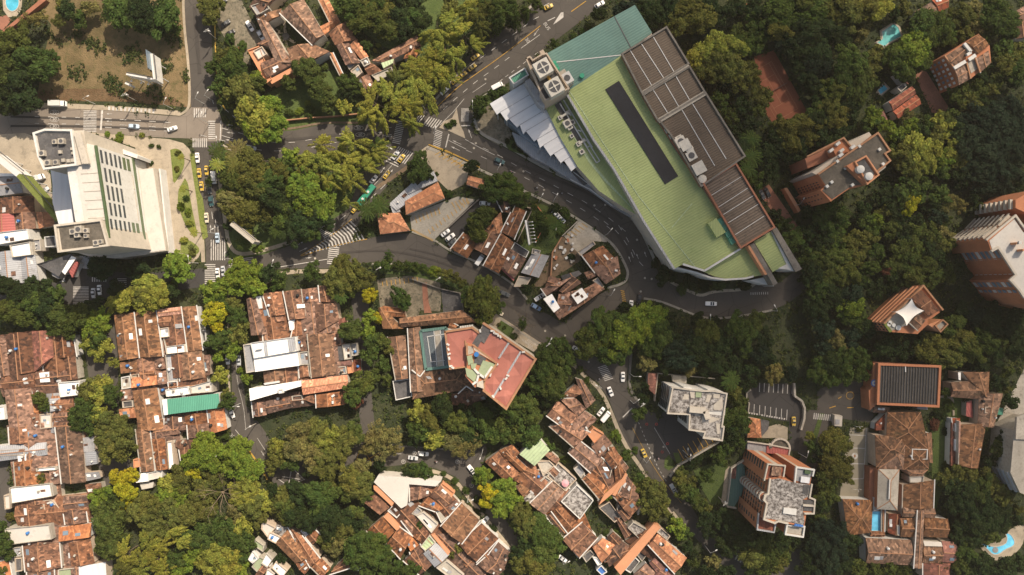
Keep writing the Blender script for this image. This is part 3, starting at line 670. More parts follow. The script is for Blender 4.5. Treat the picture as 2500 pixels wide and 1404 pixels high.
bays('forecourt', p1('h', 240, 150), p1('h', 470, 270), 6, 22, 0.86, -0.5, 'paint_yellow')
zebra('forecourt', p1('h', 300, 130), p1('h', 500, 250), 4, 14, 0.5, 'paint_yellow', name='kerb_marking')
bays('corner_lot', p1('h', 1500, 900), p1('h', 1640, 800), 4, 18, 0.8, 0.55, 'paint_yellow')
bays('terrace', p1('g', 1690, 1350), p1('g', 2020, 1310), 8, 13, 0.12, 1, 'paint_yellow')
for p_, q_ in ((1090, 1120), (1130, 1180)): pass
zebra('yard', p1('m', 1120, 545), p1('m', 1215, 600), 6, 9, 0.4, name='parking_line')
for i, (s_, x, y) in enumerate((('SOLO', 1085, 565), ('PARA', 1120, 595), ('PARE', 1135, 630))): text('yard', s_, p1('m', x + 20, y), 30, 6)
# cul de sac
for x, y in ((45, 245), (-60, 325), (455, 325), (590, 553)): ring('cul_de_sac', p1('r', x, y), 5.2, 1.0); text('cul_de_sac', 'R', p1('r', x, y), 15, 6)
arrow('cul_de_sac', p1('r', -110, 250), 180, 16)
mk_mesh('box_marking', [rot_quad(((p1('q', *a_)[0] + p1('q', *b_)[0]) / 2, (p1('q', *a_)[1] + p1('q', *b_)[1]) / 2), *(lambda d: (d[0] / d[2], d[1] / d[2], d[2]))((p1('q', *b_)[0] - p1('q', *a_)[0], p1('q', *b_)[1] - p1('q', *a_)[1], math.dist(p1('q', *a_), p1('q', *b_)))), 1.6) for a_, b_ in
    (((825, 400), (795, 560)), ((735, 465), (920, 495)), ((850, 400), (950, 500)), ((700, 490), (800, 560)), ((800, 555), (955, 490)))], 'paint_white', ROADS['cul_de_sac'])
mk_mesh('box_marking', [rot_quad(((p1('q', *a_)[0] + p1('q', *b_)[0]) / 2, (p1('q', *a_)[1] + p1('q', *b_)[1]) / 2), *(lambda d: (d[0] / d[2], d[1] / d[2], d[2]))((p1('q', *b_)[0] - p1('q', *a_)[0], p1('q', *b_)[1] - p1('q', *a_)[1], math.dist(p1('q', *a_), p1('q', *b_)))), 1.6) for a_, b_ in
    (((1465, 240), (1435, 340)), ((1530, 240), (1590, 335)), ((1660, 240), (1460, 355)), ((1680, 240), (1600, 330)))], 'paint_yellow', ROADS['cul_de_sac'])
dashes('alley_east', pts('q', 290, 20, 365, 110), solid=True, wd=1.4, it=0); dashes('alley_east', pts('q', 500, 100, 590, 240), solid=True, wd=1, it=0)
arrow('alley_east', p1('q', 550, 245), 60, 14); text('alley_east', '30', p1('q', 260, 80), 40, 8)
dashes('alley_east', pts('l', 300, 760, 310, 960, 370, 1180, 390, 1400), solid=True, wd=0.8, it=1)
zebra('school_drive', p1('o', 20, 1270), p1('o', 210, 1290), 15, 10, 0.5)

# darker tyre-worn bands, painted into the surface of each road
ZM = 0.185
for rk, ln, wd in (('main_avenue', pts('c', 1300, 20, 1050, 190, 780, 400, 560, 570, 380, 730, 230, 900), 17), ('curved_avenue', pts('h', 640, 60, 1000, 220, 1500, 430, 1800, 560, 2028, 760), 6), ('curved_avenue', pts('h', 700, 150, 1100, 330, 1500, 510, 1900, 770), 5), ('curved_avenue', pts('i', -40, 820, 100, 1000, 170, 1200), 8), ('lower_road', pts('g', 1300, 1080, 1700, 1050, 2100, 1120, 2400, 1230), 5), ('lower_road', pts('h', 0, 1040, 300, 1110, 700, 1270, 950, 1430), 4), ('lower_road', pts('m', 700, 60, 1100, 300, 1400, 470, 1650, 640), 9), ('southeast_street', pts('s', 90, 0, 300, 420, 560, 800), 7), ('west_avenue', pts('a', 100, 1110, 800, 1130, 1600, 1160), 5), ('west_avenue', pts('a', 100, 1200, 800, 1200, 1600, 1230), 5), ('south_street', pts('g', 60, 100, 80, 500, 120, 900), 12), ('link_road', pts('b', 300, 1280, 700, 1340, 1200, 1290, 1700, 1230), 6), ('north_street', pts('a', 1850, 60, 1900, 700), 9)):
    dashes(rk, ln, wd=wd, solid=True, mat='asphalt_track', name='tyre_track')
ZM = 0.2
# manhole covers
for i, (r_, x, y) in enumerate([('h', 1085, 305), ('h', 1280, 483), ('h', 630, 38), ('h', 612, 85), ('h', 1760, 630), ('h', 1862, 625), ('c', 722, 755), ('i', 215, 958), ('i', 355, 1330), ('i', 290, 1322), ('n', 250, 85), ('m', 1705, 755), ('m', 1480, 505), ('m', 1290, 460), ('s', 362, 245), ('s', 468, 183), ('g', 1050, 1135)]):
    b = MB(); c_ = W(p1(r_, x, y), 0.13); b.cyl((c_.x, c_.y, c_.z + .06), 0.5, 0.04, 14)
    o = b.build('manhole_cover', 'concrete', doUV=False); AUTO.append((o, p1(r_, x, y), 'round grey manhole cover', 'manhole cover', 'manhole covers in the roads'))
# ------------------------------------------------------------------ buildings
def lerp(a, b, t): return a + (b - a) * t
def inset(poly, d):
    c = sum((Vector(p) for p in poly), Vector((0, 0, 0))) / len(poly)
    return [p + (c - p).normalized() * d if (c - p).length > d else p for p in poly]
def roof_quad(root, mat, kind, q, h, rise=None, wall='wall_cream', base=0.0, cap=True, parapet_h=0.7, name='roof', walls=True):
    """q: four photo points TL,TR,BR,BL of the eaves; h: eave height"""
    P4 = [W(p, h) for p in q]
    if base < 1: OCC.append([(p.x, p.y) for p in P4])
    wtop = h - 0.05
    if walls:
        b = MB(); b.prism(inset(P4, 0.35 if kind[0] not in 'fp' else 0.0), base, wtop); b.build('wall', wall, root)
    A, B, C_, D = P4
    wid = ((A - B).length + (C_ - D).length) / 2; hei = ((B - C_).length + (D - A).length) / 2
    if kind in ('v', 'h', 'xv', 'xh', 'sl', 'sr', 'st', 'sb'):
        th = 0.22; vs = []; fs = []; lo = [Vector((p.x, p.y, h - th)) for p in P4]
        if kind in ('v', 'xv'): m1, m2 = (A + B) / 2, (C_ + D) / 2; span = wid; run = hei
        elif kind in ('h', 'xh'): m1, m2 = (A + D) / 2, (B + C_) / 2; span = hei; run = wid
        r = rise if rise is not None else min(2.6, 0.15 * (span if kind in ('v', 'h', 'xv', 'xh') else 1) + 0.1)
        if kind[0] == 's':
            r = rise if rise is not None else 0.9
            up = dict(sl=(0, 3), sr=(1, 2), st=(0, 1), sb=(2, 3))[kind]
            top = [Vector((p.x, p.y, p.z + (r if i in up else 0))) for i, p in enumerate(P4)]
            vs = top + lo; fs = [(0, 1, 2, 3), (7, 6, 5, 4)] + [(i, i + 4, (i + 1) % 4 + 4, (i + 1) % 4) for i in range(4)]
            planes = [top]
        else:
            if kind[0] == 'x':
                t = min(0.45, span / 2 / run); m1, m2 = lerp(m1, m2, t), lerp(m1, m2, 1 - t)
            m1 = Vector((m1.x, m1.y, h + r)); m2 = Vector((m2.x, m2.y, h + r))
            vs = [A, B, C_, D, m1, m2] + lo
            if kind[-1] == 'v': fs = [(0, 4, 5, 3), (4, 1, 2, 5), (0, 1, 4), (2, 3, 5)]; planes = [[A, m1, m2, D], [m1, B, C_, m2]]
            else: fs = [(0, 1, 5, 4), (4, 5, 2, 3), (0, 4, 3), (1, 2, 5)]; planes = [[A, B, m2, m1], [m1, m2, C_, D]]
            fs += [(9, 8, 7, 6)] + [(i, i + 6, (i + 1) % 4 + 6, (i + 1) % 4) for i in range(4)]
        me_o = mesh(name, vs, fs, mat, root)
        bm_fix(me_o)
        if kind[0] != 's' and cap:
            b = MB(); b.bar(m1 + Vector((0, 0, .05)), m2 + Vector((0, 0, .05)), 0.34, 0.14)
            if kind[0] == 'x':
                for c_, mm in ((A, m1), (B, m1 if kind == 'xv' else m2), (C_, m2), (D, m2 if kind == 'xv' else m1)):
                    b.bar(mm + Vector((0, 0, .05)), c_ + Vector((0, 0, .06)), 0.3, 0.12)
            b.build('ridge_cap', 'ridge_tile', me_o)
        if mat[:4] == 'tile' and kind == 'v' and len(bpy.data.objects) % 3:
            e = (D - A).normalized() * .3
            for p, q2 in (((A, D),) if len(bpy.data.objects) % 2 else ((A, D), (B, C_))): b = MB(); b.bar(p - e + Vector((0, 0, .12)), q2 + e + Vector((0, 0, .12)), .42, .34); b.build('gable_coping', 'wall_white' if len(bpy.data.objects) % 5 else 'concrete', me_o)
        return me_o, planes, h
    # flat roofs
    ang = math.atan2((B - A).y, (B - A).x)
    b = MB(); b.prism(inset(P4, -0.02), h - 0.04, h + 0.06); o = b.build(name, mat, root, ang=ang)
    if kind[0] == 'f':
        b = MB(); n = 4; t = 0.3
        inn = inset(P4, t * 1.5)
        for i in range(4):
            p, p2, q2, q1 = P4[i], P4[(i + 1) % 4], inn[(i + 1) % 4], inn[i]
            b.prism([p, p2, q2, q1], h + 0.03, h + parapet_h)
        b.build('parapet', wall, root)
    return o, [[Vector((p.x, p.y, h + .06)) for p in P4]], h
def bm_fix(o):
    import bmesh
    bm = bmesh.new(); bm.from_mesh(o.data); bmesh.ops.recalc_face_normals(bm, faces=bm.faces); bm.to_mesh(o.data); bm.free()
    while o.data.uv_layers: o.data.uv_layers.remove(o.data.uv_layers[0])
    auto_uv(o.data)
def on_plane(pl, u, v):
    a, b, c, d = pl; return lerp(lerp(a, b, u), lerp(d, c, u), v)
def fitting(root, pl, rr):
    """a skylight, hatch, vent or water tank on a roof plane"""
    u, v = rr.uniform(.2, .8), rr.uniform(.2, .8); p = on_plane(pl, u, v)
    a, b, c, d = pl; ex = (b - a).normalized(); ey = (d - a).normalized(); L1 = (b - a).length; L2 = (d - a).length
    if L1 < 3 or L2 < 3: return
    k = rr.random(); n = ex.cross(ey); n = n if n.z > 0 else -n; n.normalize()
    if k < 0.62:
        w_, l_ = rr.uniform(.8, 2.6), rr.uniform(.8, 3.2); w_ = min(w_, L1 * .3); l_ = min(l_, L2 * .3)
        vs = [p + ex * w_ / 2 * i + ey * l_ / 2 * j + n * k_ for k_ in (-.05, .16) for i, j in ((-1, -1), (1, -1), (1, 1), (-1, 1))]
        m = MB(); m.add(vs, [(3, 2, 1, 0), (4, 5, 6, 7), (0, 1, 5, 4), (1, 2, 6, 5), (2, 3, 7, 6), (3, 0, 4, 7)])
        o = m.build('skylight' if k > .2 else 'roof_hatch', rr.choice(['glass_blue', 'metal_light', 'white_roof', 'grey_roof']) if k > .2 else 'tile_dark', root)
        bm_fix(o)
    elif k < 0.85:
        m = MB(); s_ = rr.uniform(.45, .9); m.box((p.x, p.y, p.z + .35), (s_, s_ * rr.uniform(.7, 1.6), 1.0), rr.uniform(0, 3)); m.build('vent', rr.choice(['wall_white', 'concrete', 'metal_light']), root)
    else:
        m = MB(); m.cyl((p.x, p.y, p.z - .1), .6, 1.2, 14); m.cyl((p.x, p.y, p.z + 1.1), .6, .25, 14, .15); m.build('water_tank', rr.choice(['tank_blue', 'rubber', 'metal_light']), root)

TYPES = ('v', 'h', 'xv', 'xh', 'sl', 'sr', 'st', 'sb', 'f', 'p')
MK = dict(t='tile', b='tile_brown', d='tile_dark', r='tile_red', o='tile_orange', k='tile_pink', w='white_roof', c='cream_roof', g='grey_roof', n='dark_roof', G='metal_pale_green', X='metal_teal', m='metal_grey',
          T='metal_seagreen', R='metal_red', C='concrete_mossy', e='terracotta_paint', W='metal_white', B='blue_sheet', l='glass_blue', s='paving_tan', K='corrugated_dark', M='concrete', q='roof_green_flat', y='wall_cream')
def houses(txt, group):
    """'> label' starts a house; lines '<region><mat> <type> x1 y1 .. x4 y4 height [rise]' add its roofs"""
    root = None; roofs = []
    def finish():
        if not root: return
        rr = random.Random(len(bpy.data.objects))
        for (o, pls, hh), mk in roofs:
            if mk in 'tbdrogwcmMC' and o:
                for _ in range(rr.choice([1, 2, 2, 3, 4] if group and 'row houses' in group else [0, 1, 2, 3])): fitting(root, rr.choice(pls), rr)
    for ln in txt.strip().split('\n'):
        ln = ln.strip()
        if not ln: continue
        if ln[0] == '>':
            finish(); lab = ln[1:].strip(); cat = 'house'; nm = 'tiled_house'
            if '|' in lab: lab, nm, cat = [s.strip() for s in lab.split('|')]
            root = thing(nm, lab, cat, group=group); roofs = []; continue
        a = ln.split(); rg, mk = a[0][0], a[0][1]; c = [float(v) for v in a[2:10]]; h = float(a[10]) * (.76 if group and 'row houses' in group else .88); rise = float(a[11]) if len(a) > 11 else None
        wl = ('wall_white', 'wall_cream', 'wall_tan', 'concrete')[(len(roofs) + int(c[0])) % 4]
        if mk == 'e': wl = 'terracotta_paint'
        roofs.append((roof_quad(root, MK[mk], a[1], pts(rg, *c), h, rise, wl), mk))
    finish()

# parapet walls / party walls as their own child of the last house
def wallbar(root, reg, c, h, wd=0.35, mat='wall_white', base=0.0, name='party_wall'):
    p = pts(reg, *c); b = MB()
    for i in range(len(p) - 1):
        A, B = W(p[i], h), W(p[i + 1], h); d = (B - A).normalized(); s_ = Vector((-d.y, d.x, 0)) * wd / 2
        b.prism([A - s_, B - s_, B + s_, A + s_], base, h)
    return b.build(name, mat, root)

# ---- the long block beside the flowering street (block 2)
houses('''
> long brown gabled house at the upper corner of its row, beside the back lane
kb v 1085 310 1272 285 1328 712 1135 745 7.0
> brown gabled house with two square skylights, second in the upper row
kb v 1280 285 1490 262 1555 700 1330 713 7.2
> house of small pink roofs around a white patio with a round tank
kk h 1500 255 1715 230 1725 300 1505 325 8.0
kt h 1510 330 1630 320 1640 410 1515 425 7.4
kw f 1520 435 1610 425 1620 515 1530 525 6.6
kc f 1560 530 1700 515 1770 590 1580 610 5.5
kg sl 1675 395 1730 390 1740 430 1680 435 7.5
kw f 1580 610 1765 585 1775 660 1590 680 8.0
ks f 1630 340 1700 330 1760 560 1680 570 5.2
> brown gabled house with a grey skylight beside the yellow flowering tree
kb v 1728 232 1875 220 1935 640 1785 655 7.2
kn f 1895 460 1960 450 1970 560 1900 570 4.5
> low brown shed-roofed house with a small dark hatch, below the corner house
kb sl 1150 760 1460 715 1475 825 1160 865 5.2
kg st 1150 690 1245 680 1250 725 1150 738 6.8
> house with a grey corrugated ramp roof between white walls
kt sr 1465 708 1570 695 1590 815 1480 828 5.5
km f 1580 688 1680 678 1700 930 1605 950 6.4
> brown gabled house dotted with vents behind the green metal roof
kb v 1690 668 1920 648 1955 905 1712 935 6.8
kt sr 1925 690 2000 685 2000 880 1950 890 4.5
> house of white-walled terraces with striped pergola and short orange roofs
kM f 1160 900 1240 885 1255 1000 1165 1015 5.2
kt h 1335 850 1470 838 1480 880 1340 895 6.5
ko sb 1255 905 1490 885 1498 970 1260 1000 6.3
kt sl 1505 850 1580 838 1598 960 1512 972 6.6
ks f 1250 880 1330 865 1335 905 1255 915 5.4
> white-terraced house topped by a long sea-green metal roof
kw f 1580 1020 1800 985 1820 1060 1590 1085 7.5
kc f 1810 990 2028 930 2035 1040 1825 1055 8.0
kT sb 1590 1110 2080 1055 2095 1190 1610 1252 9.0
kw p 1545 1115 1605 1108 1620 1255 1560 1262 8.9
kw f 1600 945 1695 935 1705 1010 1610 1020 6.5
> brown gabled house with a pale chimney box, beside the white stair wall
kb v 1260 1030 1495 1000 1560 1400 1320 1404 7.0
kt sl 1160 1020 1250 1015 1265 1110 1165 1125 5.0
ko st 1140 1205 1275 1190 1300 1285 1145 1300 6.5
kn f 1170 1130 1270 1120 1275 1180 1175 1190 5.0
> dark reddish house with pipes and a satellite dish under the sea-green roof
kd v 1565 1275 1750 1258 1775 1404 1560 1404 6.0
kt v 1755 1255 1995 1225 2010 1370 1770 1390 6.2
> bright orange gabled house at the street corner with white eaves
lo v 20 1210 185 1200 215 1395 50 1440 6.5
lt v -70 1225 15 1212 45 1440 -60 1455 6.2
> brown gabled house with a leaning skylight, end of the row above the park
pb v 1290 20 1430 10 1480 410 1340 420 7.0
pt v 1440 110 1570 100 1600 395 1485 408 7.2
pe f 1275 300 1335 290 1340 370 1280 380 6.8
pw f 1595 130 1640 125 1665 380 1615 395 7.5
pt h 1440 -10 1700 -40 1710 60 1500 90 6.6
> tiled house with dark courts above the round green tree
pt v 1780 -20 2010 -50 2030 70 1790 105 6.5
pd sb 1690 120 1890 105 1900 180 1700 200 5.8
pt v 1700 190 1830 170 1815 270 1720 310 6.0
''', 'row houses between the back lane and the alley')
houses('''
> low tiled back rooms filling the upper half of the back-lane block
kt v 1200 330 1500 300 1540 900 1250 930 4.2
kd v 1500 300 1860 260 1930 880 1560 920 4.6
kd sl 1230 900 1620 860 1640 1060 1260 1090 4.0
> low tiled back rooms filling the lower half of the back-lane block
kd h 1600 860 1960 830 1990 1100 1640 1120 4.8
lt h -340 1260 60 1210 80 1390 -330 1440 4.4
pd v 1300 -60 1700 -100 1720 180 1330 230 4.2
''', 'row houses between the back lane and the alley')
t_ = thing('garden_pavilion', 'small white arched pavilion with a gridded canopy among the yellow trees', 'pavilion')
roof_quad(t_, 'white_roof', 'p', pts('p', 1275, 450, 1410, 425, 1420, 510, 1295, 525), 5, wall='wall_white'); roof_quad(t_, 'cream_roof', 'f', pts('p', 1412, 428, 1555, 400, 1550, 470, 1420, 500), 4.6, wall='wall_white'); roof_quad(t_, 'cream_roof', 'p', pts('p', 1330, 530, 1465, 515, 1455, 570, 1350, 590), 3)

houses('''
> long gabled corner house with white side wall beside the bright green trees
lt v 395 150 480 140 590 490 440 505 7.5
lw sr 485 135 540 125 550 245 500 250 7.0
lt sl 490 250 550 255 600 430 540 440 6.8
> gabled house with a square skylight well, second in the middle row
lt v 545 105 730 82 765 305 615 320 7.4
lt v 615 325 745 310 760 365 640 375 6.6
lg f 565 250 605 245 610 310 575 315 5.5
lM f 590 420 650 410 660 510 600 520 3.5
lt sl 655 380 720 375 745 520 675 530 6.2
lt v 545 430 610 425 615 540 555 550 6.4
> gabled house beside a planted light well with a white canopy
lt v 745 85 910 62 955 340 800 352 7.6
lw sl 880 208 950 203 955 238 885 245 7.9
lw p 795 360 850 355 855 445 810 455 6.8
lt v 855 355 915 350 930 500 820 515 6.6
> long gabled house with blue glass well and rows of dishes
lt v 920 65 1070 45 1090 180 935 185 7.3
lt v 1080 30 1180 25 1240 190 1095 180 7.5
lt v 1040 210 1255 195 1280 360 1050 490 7.8
ll f 955 235 1035 230 1045 310 965 320 6.5
lg f 910 345 1040 335 1045 380 915 400 5
lc f 915 415 1010 405 1020 490 930 500 4.5
> small red and tan houses around a narrow yard beside the lane
lt v 1055 410 1270 355 1285 470 1080 490 7.0
lr sr 1265 345 1345 330 1360 395 1275 405 5.5
lt st 1190 470 1290 465 1300 595 1215 605 6.6
> brown gabled house with a chimney shaft in the middle of the row
lb v 975 495 1210 480 1250 870 1015 905 7.6
lt st 880 515 950 508 975 650 890 655 7.2
lg f 905 660 985 650 1000 780 910 785 6.0
lt v 890 795 985 790 1000 890 900 905 6.3
> low grey-roofed rooms and a planter terrace beside the lane
ln sr 1232 612 1305 605 1325 735 1250 745 5.5
lc f 1310 590 1385 580 1400 725 1330 735 6.2
lg f 1385 585 1450 575 1460 690 1400 700 4.8
lr sr 1265 760 1400 735 1405 780 1270 800 5.5
lg f 1265 800 1345 795 1355 865 1275 875 5.2
le f 1355 765 1405 760 1415 855 1365 865 4.6
lr p 1415 735 1485 730 1490 845 1425 855 2.5
> brown house in the shade between the two white-roofed houses
lb v 555 850 800 820 810 940 570 975 6.6
lg f 805 815 885 805 900 930 815 935 5.2
> house with a salmon corrugated double roof and round chimney
lk h 925 935 1355 880 1370 1000 935 1070 8.2
> gabled house with white gable lines below the salmon roof
lt v 1055 1070 1290 1035 1305 1165 1060 1190 6.4
lt sl 1300 1040 1375 1030 1380 1140 1315 1165 6.0
lt sr 950 1085 1035 1070 1050 1150 955 1120 5.8
lg f 830 1080 930 1070 940 1110 835 1120 4.8
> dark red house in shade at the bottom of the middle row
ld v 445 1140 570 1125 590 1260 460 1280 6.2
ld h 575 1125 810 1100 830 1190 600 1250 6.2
''', 'row houses between the alley and the narrow lane')
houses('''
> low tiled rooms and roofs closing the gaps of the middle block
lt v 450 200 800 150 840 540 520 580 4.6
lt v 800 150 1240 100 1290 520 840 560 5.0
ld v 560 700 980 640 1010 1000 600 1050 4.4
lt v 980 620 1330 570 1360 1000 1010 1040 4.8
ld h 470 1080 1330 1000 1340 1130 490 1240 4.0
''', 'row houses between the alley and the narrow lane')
t_ = thing('white_roofed_house', 'large house with a dazzling white flat roof of several slabs', 'house', group='row houses between the alley and the narrow lane')
roof_quad(t_, 'white_roof', 'f', pts('l', 440, 575, 870, 515, 890, 650, 470, 720), 8.6, wall='wall_white')
roof_quad(t_, 'white_roof', 'p', pts('l', 465, 715, 880, 660, 900, 790, 480, 850), 8.0, wall='wall_white')
roof_quad(t_, 'metal_grey', 'p', pts('l', 790, 535, 850, 525, 865, 640, 805, 660), 9.0, wall='wall_white')
roof_quad(t_, 'grey_roof', 'f', pts('l', 370, 590, 440, 580, 485, 845, 400, 860), 6.8, wall='wall_cream')
roof_quad(t_, 'metal_grey', 'p', pts('l', 560, 570, 590, 565, 602, 690, 575, 700), 9.0, wall='wall_white')
wallbar(t_, 'l', (480, 640, 540, 630), 10, mat='wall_white', base=8, name='dormer')
t_ = thing('white_roofed_house', 'house with a wedge-shaped white sheet roof and a square hatch', 'house', group='row houses between the alley and the narrow lane')
roof_quad(t_, 'white_roof', 'sb', pts('l', 422, 1010, 915, 935, 920, 985, 435, 1125), 8.0, wall='wall_white', rise=0.4)
roof_quad(t_, 'white_roof', 'f', pts('l', 700, 1015, 745, 1010, 750, 1050, 708, 1055), 9.0, wall='wall_white')
roof_quad(t_, 'metal_light', 'p', pts('l', 560, 960, 690, 940, 700, 955, 570, 975), 8.8, wall='wall_white')

houses('''
> reddish house with three white skylights under the tree line at the top of its row
kd v 80 480 300 460 330 850 130 880 6.5
kr v 300 460 500 455 520 700 330 850 6.8
> house with a long pale gutter at the picture edge
kt v -60 520 60 505 110 880 0 900 6.3
> brown house with a dark courtyard and a white-framed skylight
kd v 520 480 700 500 735 700 530 720 6.6
kn f 525 615 600 605 605 800 535 810 4.0
kt v 605 700 715 690 740 920 640 930 6.8
kd h 340 740 480 720 500 760 340 780 5.5
> brown house with two pairs of white-framed rooflights
kd h 15 885 330 860 340 1000 30 1030 6.2
kd h 340 850 670 830 690 930 350 980 6.4
kw p 375 860 465 850 475 945 385 950 7.4
> white flat-roofed house beside the olive tree with a blue side strip
kw f 560 950 770 935 745 1070 580 1090 8
> orange brown house around a dark patio with a blue water tank
kt v 40 1020 295 1000 330 1404 90 1404 6.4
kn f 385 985 465 975 470 1080 395 1085 3.5
kt h 490 1080 700 1070 710 1230 500 1240 6.0
km sl 485 1105 585 1098 590 1215 490 1225 6.4
> house with a cream terrace between orange roofs
kt st 300 1255 380 1250 390 1390 320 1395 6.2
kc f 385 1250 495 1245 500 1380 390 1390 5.6
kt h 500 1240 690 1230 700 1310 510 1320 6.1
kd h 510 1330 690 1310 720 1404 520 1404 6.0
kw f -60 1180 50 1170 60 1300 -50 1310 7.0
> brown house with a square dormer, behind the grey shed roofs
pt v 80 0 345 -20 350 130 90 160 6.3
pb v 525 0 775 -30 815 520 585 530 6.6
> rows of grey shed roofs with white edges beside the narrow lane
pg sl 770 100 890 80 905 220 780 235 5.2
pm sr 800 235 925 220 935 340 815 365 5.6
pg st 820 430 940 420 960 480 830 510 5.0
pt sl 820 540 960 525 975 600 850 625 5.0
> green metal shed house at the picture edge
pm h -80 180 440 140 450 260 -80 330 6.8
pw p 165 255 250 248 250 320 175 325 7.4
pc f 0 215 240 200 245 260 0 265 7.1
> brown house with a chimney between the green shed and the white slab roof
pt v 130 330 380 290 390 540 150 560 6.4
pw f 350 385 540 370 545 400 355 415 6.8
pt sl 480 400 560 395 570 535 490 540 6.0
> house with a long white slab roof crossed by a tree shadow
pw f 95 570 490 530 510 650 110 720 8.2
pc f 45 640 100 632 105 770 55 775 4.6
> small tiled house split by a white wall
pt v 170 730 400 710 430 930 190 945 5.8
pc f 405 690 500 680 600 790 440 800 5.5
pt h 600 660 840 640 850 760 620 790 6.6
> brown gabled house at the lower edge of the white terrace
pt v 600 790 820 760 840 900 620 920 6.2
> house with a cream flat roof with rounded corners and small hatches
pc f 55 960 480 920 500 1060 70 1115 8.0
> house with an orange tiled roof behind a white parapet
po sb 560 950 870 910 860 1040 570 1080 7.2
> weathered brown house below the cream flat roof
pt v 215 1130 570 1090 590 1330 240 1370 6.4
pm f 130 1140 210 1130 215 1220 140 1230 5.0
> brown house with a white rooflight beside the dark elongated tree
pt v 650 1100 860 1060 900 1290 680 1320 6.2
pn f 580 1090 650 1080 655 1300 600 1310 3.5
> house with a pale blue-grey flat roof at the picture's bottom edge
pW p 750 1325 1005 1280 1015 1440 755 1440 6.8
pq f 560 1350 720 1330 730 1440 560 1440 5.5
> brown house at the bottom edge behind the pale flat roof
pt v 255 1380 520 1340 525 1450 260 1450 6.4
> orange-roofed house at the lower corner of the picture
po v -60 1290 90 1260 130 1450 -60 1450 5.5
> narrow house with dark panels at the lane end
pn f 150 1240 215 1235 220 1360 155 1370 5.6
''', 'row houses at the western edge')

houses('''
> grey-shed and white terrace houses in steps behind the bare-branched park tree
qc f 550 880 680 950 600 1040 540 960 6
qC st 690 920 790 950 750 1040 660 1000 6.2
qw f 620 990 730 1040 680 1100 600 1060 6.5
qq f 480 1060 570 1120 560 1180 470 1120 4.5
> white terrace rooms stepping down to the picture's bottom edge
qw f 460 1170 520 1240 460 1290 415 1250 6.0
qw f 590 1190 650 1250 600 1330 540 1290 6.2
qw f 680 1270 790 1360 740 1430 640 1330 6.6
qq f 520 1220 600 1260 500 1370 450 1320 5.4
qt h 560 1290 620 1330 530 1430 480 1400 5.8
qw f 600 1340 670 1390 620 1440 580 1400 6.1
> large brown gabled house on the diagonal with a fenced skylight
qt v 790 950 930 1030 1100 1240 1000 1330 7.0
qb v 800 960 670 1100 860 1290 1010 1230 6.9
> brown house with a grey slab roof facing the trees
qm st 915 980 995 905 1050 960 960 1040 6.8
qt v 960 1045 1050 965 1115 1030 1020 1120 6.4
> brown house with crossed gables at the bottom edge of the diagonal row
qt v 1010 1330 1110 1240 1200 1340 1110 1430 6.6
qd v 1190 1400 1230 1330 1320 1250 1410 1330 6.4
qd h 860 1290 950 1230 1020 1320 950 1400 6.2
''', 'houses stepping down between the park and the corner')

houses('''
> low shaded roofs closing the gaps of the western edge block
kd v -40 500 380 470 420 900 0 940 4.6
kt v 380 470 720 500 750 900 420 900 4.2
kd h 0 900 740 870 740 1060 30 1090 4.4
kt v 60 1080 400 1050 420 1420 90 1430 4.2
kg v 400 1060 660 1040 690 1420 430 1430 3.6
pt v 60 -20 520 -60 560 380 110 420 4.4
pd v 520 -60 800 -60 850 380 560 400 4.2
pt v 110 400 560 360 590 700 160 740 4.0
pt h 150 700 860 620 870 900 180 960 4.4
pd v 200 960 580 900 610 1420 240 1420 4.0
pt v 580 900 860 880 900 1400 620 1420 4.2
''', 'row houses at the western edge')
t_ = thing('corner_house', 'angular house with a huge white folded roof facing the cul-de-sac', 'house', group='diagonal houses south of the cul-de-sac')
b = MB(); b.prism(world(pts('q', 1610, 520, 1650, 455, 2040, 485, 2250, 510, 2200, 560, 1945, 540, 1925, 740, 1870, 770), 8.2), 0, 8.2); b.build('roof', 'cream_roof', t_)
b = MB(); b.prism(world(pts('q', 1605, 555, 1640, 560, 1800, 720, 1780, 750, 1610, 590), 8.0), 0, 8.0); b.build('wall', 'terracotta_paint', t_)
